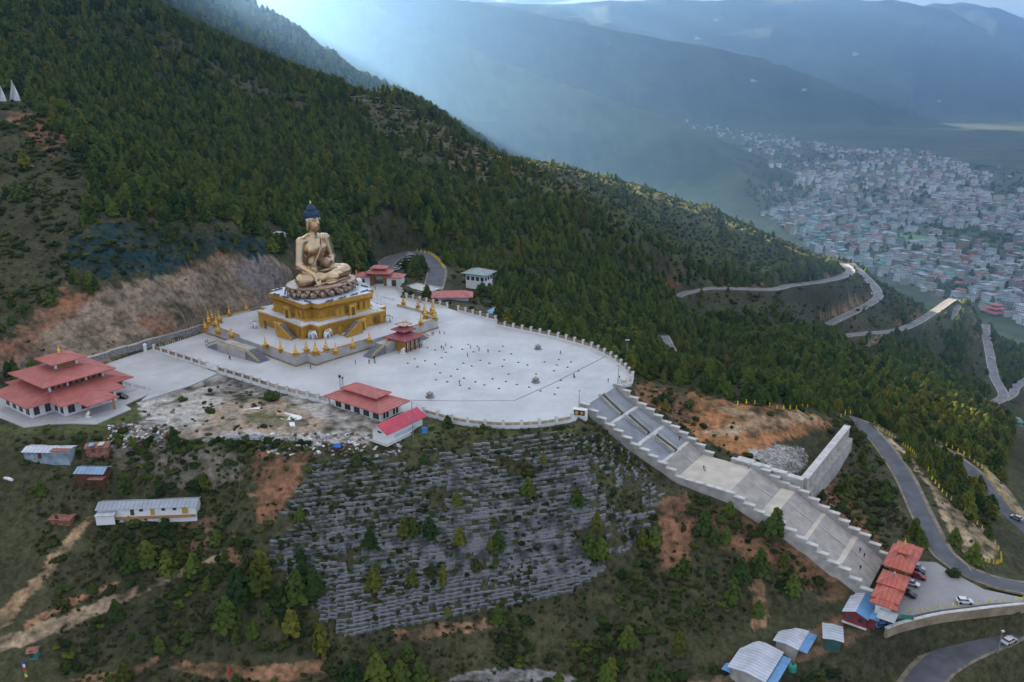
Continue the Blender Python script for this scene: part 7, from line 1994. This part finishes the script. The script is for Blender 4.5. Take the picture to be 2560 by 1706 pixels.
# little stone markers in a row on the rear plaza and along the left walk
bol = MB().lathe([(.14, 0), (.12, .8), (.16, .9), (.05, 1.0)], 6).mesh('shaft', M_CAP); bch = MB().lathe([(.2, 0), (.2, .12)], 8).mesh('foot', M_METAL)
def bollards(px, n, lab, grp):
    R = resample([atz(a, b, 0) for a, b in px], 1); 
    for i in range(n):
        p = R[int(i * (len(R) - 1) / (n - 1))]
        t = thing('bollard', lab, 'bollard', (p.x, p.y, .01), 0, grp); obj('shaft', bol, t); obj('foot', bch, t)
bollards([z1(1505, 895), z1(1560, 905), z1(1655, 925)], 14, 'small pale bollard in the row between the gate and the terrace', 'bollards between gate and terrace')
bollards([(400, 868), (440, 855), (490, 838), (530, 826)], 18, 'small pale bollard in the row along the foot of the retaining wall', 'bollards along the retaining wall')
bollards([(302, 955), (330, 965), (374, 975)], 14, 'small pale bollard in the row between the temple and the gravel yard', 'bollards beside the temple')
bollards([(1812, 1222), (1832, 1231)], 5, 'white bollard at the near edge of the large stair landing', 'bollards on the landing') if False else None
# low bushes planted along the front parapet
for i, (u, v, s_) in enumerate([(1118, 1052, 2.6), (1170, 1062, 1.6), (1187, 1062, 1.5), (1206, 1060, 2.0), (1221, 1063, 1.7), (1251, 1068, 1.4), (1080, 1062, 1.8), (683, 990, 4.6), (1262, 1078, 1.5)]):
    q = hit(u, v + 12)
    t = thing('shrub', ['large round green bush against the long left fence', 'fresh green sapling in the row below the front parapet'][0 if i == 7 else 1], 'shrub', tuple(q), i, None if i == 7 else 'saplings below the front parapet', s_)
    obj('foliage', CROWN[6 if i != 7 else 5], t); obj('stem', TRUNKB, t)
# ------------------------------------------------------------------ fallen logs on the ridge
M_LOG = mat('bleached_log', (.38, .31, .25), .9, var=.2)
for i in range(46):
    if i < 22: u = RNG.uniform(860, 1020); v = 235 + (u - 860) * .3 + RNG.uniform(-8, 10); a = RNG.uniform(-.5, -.1)
    else: u = RNG.uniform(1080, 1420); v = 330 + (u - 1080) * .27 + RNG.uniform(0, 34) - (20 if u > 1300 else 0); a = RNG.uniform(-.9, .4)
    q = hit(u, v, 400, 900)
    if q is None: continue
    t = tag(MB().tube([(-RNG.uniform(4, 10), 0, .2), (0, RNG.uniform(-.4, .4), .4), (RNG.uniform(4, 10), 0, .3)], [.34, .28, .16], 6).build('fallen_log', M_LOG, None, False, (q[0], q[1], q[2] + .3), a), 'bleached fallen log on the bare ridge behind the statue' if i < 22 else 'bleached fallen log on the cleared shoulder right of the ridge top', 'log', 'fallen logs on the ridge')
# ------------------------------------------------------------------ the town in the valley
WALLS = [('white', (.68, .68, .67)), ('cream', (.56, .50, .41)), ('pale pink', (.42, .31, .28)), ('grey', (.27, .28, .29)), ('pale green', (.24, .31, .26)), ('ochre', (.36, .23, .11))]
ROOFS = [('grey', (.15, .17, .19)), ('green', (.06, .20, .16)), ('pale grey', (.28, .30, .32)), ('red', (.27, .08, .07)), ('turquoise', (.07, .25, .24)), ('rust', (.19, .11, .085))]
for n, c in WALLS: mat('town_wall_' + n.replace(' ', '_'), c, .85, var=.1, vscale=.1)
for n, c in ROOFS: mat('town_roof_' + n.replace(' ', '_'), c, .6, var=.15, vscale=.1)
SHAPES = [(13, 11, 4, 0), (18, 12, 5, 0), (26, 12, 4, 1), (12, 12, 3, 0), (34, 13, 3, 1), (15, 14, 6, 0), (10, 9, 2, 0)]
def town_house(shape, roofkind):
    L, Wd, fl, _ = SHAPES[shape]; H = fl * 3.1
    w = MB().box(0, 0, -4, L, Wd, H + 4)
    win = MB()
    for f in range(fl):
        z = f * 3.1 + 1.0
        nx = max(3, int(L / 3)); ny = max(3, int(Wd / 3.2))
        for i in range(nx):
            x = -L / 2 + L * (i + .5) / nx
            for s in (-1, 1): win.box(x, s * (Wd / 2 + .02), z, L / nx * .55, .1, 1.5)
        for i in range(ny):
            y = -Wd / 2 + Wd * (i + .5) / ny
            for s in (-1, 1): win.box(s * (L / 2 + .02), y, z, .1, Wd / ny * .55, 1.5)
    r = MB()
    if roofkind == 0:
        hx, hy = L / 2 + 1.2, Wd / 2 + 1.2; ux, uy = (hx - hy + .1, .1) if hx >= hy else (.1, hy - hx + .1)
        r.frustum(hx, hy, H + .1, hx, hy, H + .35, top=False); r.frustum(hx, hy, H + .35, ux, uy, H + 2.6, bottom=False)
    else:
        r.box(0, 0, H, L + .8, Wd + .8, .4); r.frustum(L / 2 - 2, Wd / 2 - 2, H + .9, L / 4, .2, H + 2.4)
        r.box(0, 0, H + .4, L - 4, Wd - 4, .5)
    return w, win, r
PROTO = {(s, k): town_house(s, k) for s in range(len(SHAPES)) for k in (0, 1)}
PMESH = {}
def town_mesh(s, k, wall, roof):
    key = (s, k, wall, roof)
    if key not in PMESH:
        w, win, r = PROTO[(s, k)]
        PMESH[key] = (w.mesh('wall', MATS['town_wall_' + WALLS[wall][0].replace(' ', '_')]), win.mesh('windows', M_GLASS), r.mesh('roof', MATS['town_roof_' + ROOFS[roof][0].replace(' ', '_')]))
    return PMESH[key]
TOWN = [(1700, 300), (1850, 326), (2000, 352), (2130, 372), (2300, 378), (2420, 410), (2560, 430), (2620, 600), (2620, 850), (2520, 790), (2440, 770), (2350, 742), (2260, 712), (2170, 690), (2060, 640), (1960, 575), (1900, 530), (1880, 480), (1985, 460), (1990, 430), (1880, 420), (1850, 400), (1760, 350)]
HOLES = [([(1860, 435), (1960, 440), (2010, 480), (2010, 515), (1900, 520), (1860, 480)], .12), ([(1980, 385), (2080, 400), (2080, 440), (1990, 430)], .25), ([(2280, 560), (2380, 570), (2540, 590), (2540, 615), (2400, 610), (2290, 585)], .05), ([(2235, 580), (2325, 590), (2322, 612), (2245, 606)], .0), ([(2390, 395), (2560, 410), (2560, 470), (2460, 450)], .15)]
tu, tv = [], []
rs = random.Random(5)
tries = 0
pts = []
while len(pts) < 2900 and tries < 60000:
    tries += 1
    u = rs.uniform(1690, 2620); v = 292 + (850 - 292) * rs.random() ** 1.25
    if not in_poly(np.array([u]), np.array([v]), TOWN)[0]: continue
    sk = False
    for pl_, kp in HOLES:
        if in_poly(np.array([u]), np.array([v]), pl_)[0] and rs.random() > kp: sk = True; break
    if sk or rs.random() > np.clip(.62 + 1.3 * float(fbm(np.array([u / 70]), np.array([v / 30]), 3, 301)[0]), .05, 1): continue
    pts.append((u, v))
Q, ok = hit_many([a for a, b in pts], [b for a, b in pts], 1050, 8000, 220)
r_ = np.hypot(Q[:, 0], Q[:, 1]); good = ok & (r_ > 1080) & (Q[:, 2] < VALLEY + 75)
# keep them apart
cells = {}; houses = []
order = sorted(range(len(pts)), key=lambda i: r_[i])
for i in order:
    if not good[i]: continue
    x, y, z = Q[i]; sp = 14 + max(0, r_[i] - 2200) * .004
    ck = (int(x / sp), int(y / sp)); bad = False
    for a in (-1, 0, 1):
        for b in (-1, 0, 1):
            for (X, Y) in cells.get((ck[0] + a, ck[1] + b), []):
                if (X - x) ** 2 + (Y - y) ** 2 < (sp * .95) ** 2: bad = True
    if bad: continue
    cells.setdefault(ck, []).append((x, y)); houses.append((x, y, z, pts[i][0], pts[i][1], r_[i]))
print('HOUSES', len(houses))
far_mb = {}
THL = {}; THO = {}
for n, (x, y, z, u, v, r) in enumerate(houses):
    s = rs.choices(range(7), [5, 4, 2.5, 4, 1, 3, 3])[0]; k = rs.choices((0, 1), (.72, .28))[0]
    wl_ = rs.choices(range(6), [7, 3, 1.5, 2, 1.0, .8])[0]
    green = (1900 < u < 2320 and v > 500)
    rf = rs.choices(range(6), [4, 3 if green else 1.0, 4, 1.3 if not green else .9, 1.6 if green else .4, 1])[0]
    rot = (0.45 if u < 2250 else .25) + rs.choice((0, math.pi / 2)) + rs.uniform(-.15, .15)
    scl = rs.uniform(.66, .98)
    if n < 300:
        w, wi, ro = town_mesh(s, k, wl_, rf)
        zone = 'in the near town' if r < 1450 else ('in mid town' if r < 1900 else 'in the further town')
        side = ' below the roads' if u < 2250 else ' at right'
        size_w = {0: 'block', 1: 'tall block', 2: 'long block', 3: 'small block', 4: 'long slab', 5: 'tower', 6: 'cottage'}[s]
        lab = '%s %s with %s %s roof %s%s' % (WALLS[wl_][0], size_w, ROOFS[rf][0], 'hipped' if k == 0 else 'flat', zone, side)
        t = thing('town_house', lab, 'house', (x, y, z), rot, 'houses of the valley town', scl); THL[n] = lab; THO[n] = (t, (u, v))
        obj('wall', w, t); obj('windows', wi, t)['kind'] = 'stuff'; obj('roof', ro, t)
    else:
        w, wi, ro = PROTO[(s, k)]
        c, q = math.cos(rot) * scl, math.sin(rot) * scl
        for key, src in ((('w', wl_), w), (('r', rf), ro)) + (((('g', 0), wi),) if r < 2600 else ()):
            mb = far_mb.setdefault(key, MB())
            mb.add([(x + a * c - b * q, y + a * q + b * c, z + h * scl) for a, b, h in src.v], src.f)
single_out(THL, {k: o[1] for k, o in THO.items()})
for k, l in THL.items(): THO[k][0]['label'] = l if len(l.split()) <= 16 else l.replace(' in the further town', ' far off').replace(' in the near town', ' nearby').replace(' below the roads', '').replace(' at right', '')
me_all = MB(); mats_ = []; fi = []
for key, mb in far_mb.items():
    m = MATS['town_wall_' + WALLS[key[1]][0].replace(' ', '_')] if key[0] == 'w' else (MATS['town_roof_' + ROOFS[key[1]][0].replace(' ', '_')] if key[0] == 'r' else M_GLASS)
    mats_.append(m); fi += [len(mats_) - 1] * len(mb.f); me_all.add(mb.v, mb.f)
tm = me_all.mesh('distant_town', None)
for m in mats_: tm.materials.append(m)
tm.polygons.foreach_set('material_index', np.array(fi, np.int32)); tm.update()
tag(obj('distant_town', tm), 'pale far part of the valley town fading into haze', 'town')['kind'] = 'stuff'
# town trees between the houses
tx = []
for i in range(5500):
    u = rs.uniform(1690, 2620); v = 295 + (830 - 295) * rs.random() ** 1.2
    tx.append((u, v))
ua = np.array([a for a, b in tx]); va = np.array([b for a, b in tx])
dk = np.zeros(len(ua), bool)
for pl_, kp in HOLES[:3]: dk |= in_poly(ua, va, pl_)
m = dk | (in_poly(ua, va, TOWN) & (NR.rand(len(ua)) < np.clip(.45 - 1.2 * fbm(ua / 70, va / 30, 3, 301), .15, 1)))
ua, va = ua[m], va[m]
Q, ok = hit_many(ua, va, 1050, 6000, 160)
rr_ = np.hypot(Q[:, 0], Q[:, 1]); ok &= (rr_ > 1080) & (rr_ < 4500) & (Q[:, 2] < VALLEY + 90)
Q = Q[ok]
rows = np.concatenate([Q, (7 + 8 * NR.rand(len(Q)))[:, None], NR.choice([0, 2, 4, 5], len(Q))[:, None].astype(float)], 1)
rows[:, 3] = np.where(rows[:, 4] >= 4, rows[:, 3] * .75, rows[:, 3])
tag(forest('town_trees', rows), 'dark trees growing between the houses of the valley town', 'trees')
# sports field and a few town landmarks
fieldp = [hit(u, v, 900, 4000) for u, v in ((2238, 582), (2318, 592), (2320, 612), (2248, 606))]
if all(f is not None for f in fieldp):
    zf = max(f[2] for f in fieldp) + .6
    o = MB().prism([(f[0], f[1]) for f in fieldp], zf - 8, zf).build('sports_field', mat('green_turf', (.12, .20, .09), .9, var=.15, vscale=.05)); o['kind'] = 'structure'
def pagoda(label, u, v, s, d0=900):
    q = hit(u, v, d0, 5000); t = thing('red_pagoda_temple', label, 'temple', tuple(q), .3, None, s)
    for z, h, e in ((0, 9, 13), (4.5, 6, 9.5), (8.5, 3.4, 6)):
        MB().box(0, 0, z - (4 if z == 0 else 0), h * 1.6, h * 1.6, 4.4 + (4 if z == 0 else 0)).build('wall', M_WHITE if z == 0 else M_WOODG, t); hip(t, 0, 0, z + 4.2, e, e, 1.8, R_RED, h * .5, h * .5)
    MB().lathe([(.6, 13.6), (.3, 15), (.05, 16)], 8).build('finial', M_GOLDB, t)
pagoda('red tiered temple above the valley road at the right', 2485, 785, 1.15, 600)
# green roofed house and yard at the right edge beside the valley road
q = atz(2515, 1062, -176); t = thing('green_roofed_house', 'white two storey house with green roof beside the valley road at the right edge', 'house', (q[0], q[1], -177), -.25)
MB().box(0, 0, -2, 20, 9, 8).build('wall', M_WHITE, t); windows_on(t, 0, 0, 10, 4.5, .8, 2.4, 7, 3); windows_on(t, 0, 0, 10, 4.5, 3.6, 5.2, 7, 3); hip(t, 0, 0, 6.2, 11.2, 5.8, 2.2, R_GRN)
q = atz(2555, 1080, -177); t = thing('green_roofed_barn', 'green roofed barn cut by the right edge below the white house', 'barn', (q[0], q[1], -178), -.25)
MB().box(0, 0, -2, 9, 7, 6).build('wall', M_GREENW, t); hip(t, 0, 0, 4.1, 5.4, 4.4, 1.8, R_GRN)
# specks of farm houses on the far slopes
for u, v, s, lab in ((2347, 255, 2.6, 'lone white monastery on the far slope at the right'), (1790, 52, 3, 'pale specks of houses high on the hazy mountain'), (2135, 138, 3, 'pale hamlet on the far mountain flank'), (1880, 205, 2.4, 'pale hamlet on the sunlit spur'), (2010, 228, 2.4, 'row of pale houses on the sunlit spur'), (1740, 100, 2.5, 'pale house on the hazy crest')):
    q = hit(u, v, 1800, 16000)
    if q is None: continue
    t = thing('far_hamlet' if s > 2.5 else 'far_farmhouse', lab, 'house', (q[0], q[1], q[2] + 2), .3, None, s * 1.6)
    MB().box(0, 0, -5, 8, 5, 8.5).build('wall', M_WHITE, t); MB().box(9, 2, -5, 6, 5, 7.5).build('wing', M_WHITE, t); hip(t, 0, 0, 3.6, 5, 3.2, 1.3, M_TIN)
# ------------------------------------------------------------------ unseen cloud bank, added to shade the valley; its gap shapes the sun shafts
CZ = 1850.0
sdir = np.array([math.sin(SUN_AZ), math.cos(SUN_AZ)]); nrm = np.array([math.cos(SUN_AZ), -math.sin(SUN_AZ)])
S_ = np.arange(-3600, 13200, 110.0); A_ = np.arange(4200, 21000, 170.0)
SS, AA = np.meshgrid(S_, A_, indexing='ij')
Xc = (SS[..., None] * nrm + AA[..., None] * sdir)[..., 0]; Yc = (SS[..., None] * nrm + AA[..., None] * sdir)[..., 1]
cover_ = fbm(SS / 420, AA / 5200, 3, 201) * 1.0 + fbm(SS / 900, AA / 900, 4, 211) * .45
gap_lo, gap_hi = 330.0, 1050.0
solid = np.where(SS < (gap_lo + gap_hi) / 2, (gap_lo - SS) / 260, (SS - gap_hi) / 330)
solid = np.clip(solid, -1, .45) + cover_ * np.clip(.18 + np.abs(SS - 700) / 1500, .18, 1.25)
solid = np.where((SS > 1500) & (SS <= 5400), np.maximum(solid, .12), solid)
solid = np.where(SS > 5400, cover_ * 1.5 + .0, solid)
solid = solid + np.where((SS > 300) & (SS < 1500), fbm(SS / 150, AA / 7000, 2, 231) * .5, 0)
solid = np.where(SS < 0, np.maximum(solid, .2), solid)
thick = np.clip(solid, 0, 1) * 190 + 8
keepc = solid > 0
ns, na = SS.shape
idx = np.arange(ns * na).reshape(ns, na)
f0 = np.stack([idx[:-1, :-1], idx[1:, :-1], idx[1:, 1:], idx[:-1, 1:]], -1).reshape(-1, 4)
ok_ = (keepc[:-1, :-1] & keepc[1:, :-1] & keepc[1:, 1:] & keepc[:-1, 1:]).ravel()
f0 = f0[ok_]
puff = fbm(SS / 300, AA / 300, 4, 221) * 120
lo = np.stack([Xc, Yc, CZ - thick * .5 + puff * .3], -1).reshape(-1, 3); hi_ = np.stack([Xc, Yc, CZ + thick + puff + 30], -1).reshape(-1, 3)
Vc = np.concatenate([lo, hi_]); Fc = np.concatenate([f0[:, ::-1], f0 + ns * na])
cm_ = bpy.data.materials.new('cloud_white'); cm_.use_nodes = True
cb_ = cm_.node_tree.nodes['Principled BSDF']; cb_.inputs['Base Color'].default_value = (.85, .85, .86, 1); cb_.inputs['Roughness'].default_value = 1; cb_.inputs['Specular IOR Level'].default_value = 0
used = np.unique(Fc); remap = np.full(len(Vc), -1); remap[used] = np.arange(len(used))
co_ = obj('unseen_cloud_bank', np_mesh('unseen_cloud_bank', Vc[used], remap[Fc], cm_, True)); co_['kind'] = 'stuff'; tag(co_, 'broken bank of cloud above the far mountains', 'cloud')
# ------------------------------------------------------------------ valley haze
hz = MB(); hz.box(0, 9000, VALLEY - 60, 52000, 52000, 1600)
hm = bpy.data.materials.new('valley_haze'); hm.use_nodes = True
hnt = hm.node_tree; hnt.nodes.clear()
hv = hnt.nodes.new('ShaderNodeVolumePrincipled'); hv.inputs['Color'].default_value = (.21, .44, .89, 1); hv.inputs['Density'].default_value = 1.45e-4
hv.inputs['Anisotropy'].default_value = .68
ho = hnt.nodes.new('ShaderNodeOutputMaterial'); hnt.links.new(hv.outputs[0], ho.inputs['Volume'])
hazeo = hz.build('haze', hm); hazeo['kind'] = 'stuff'
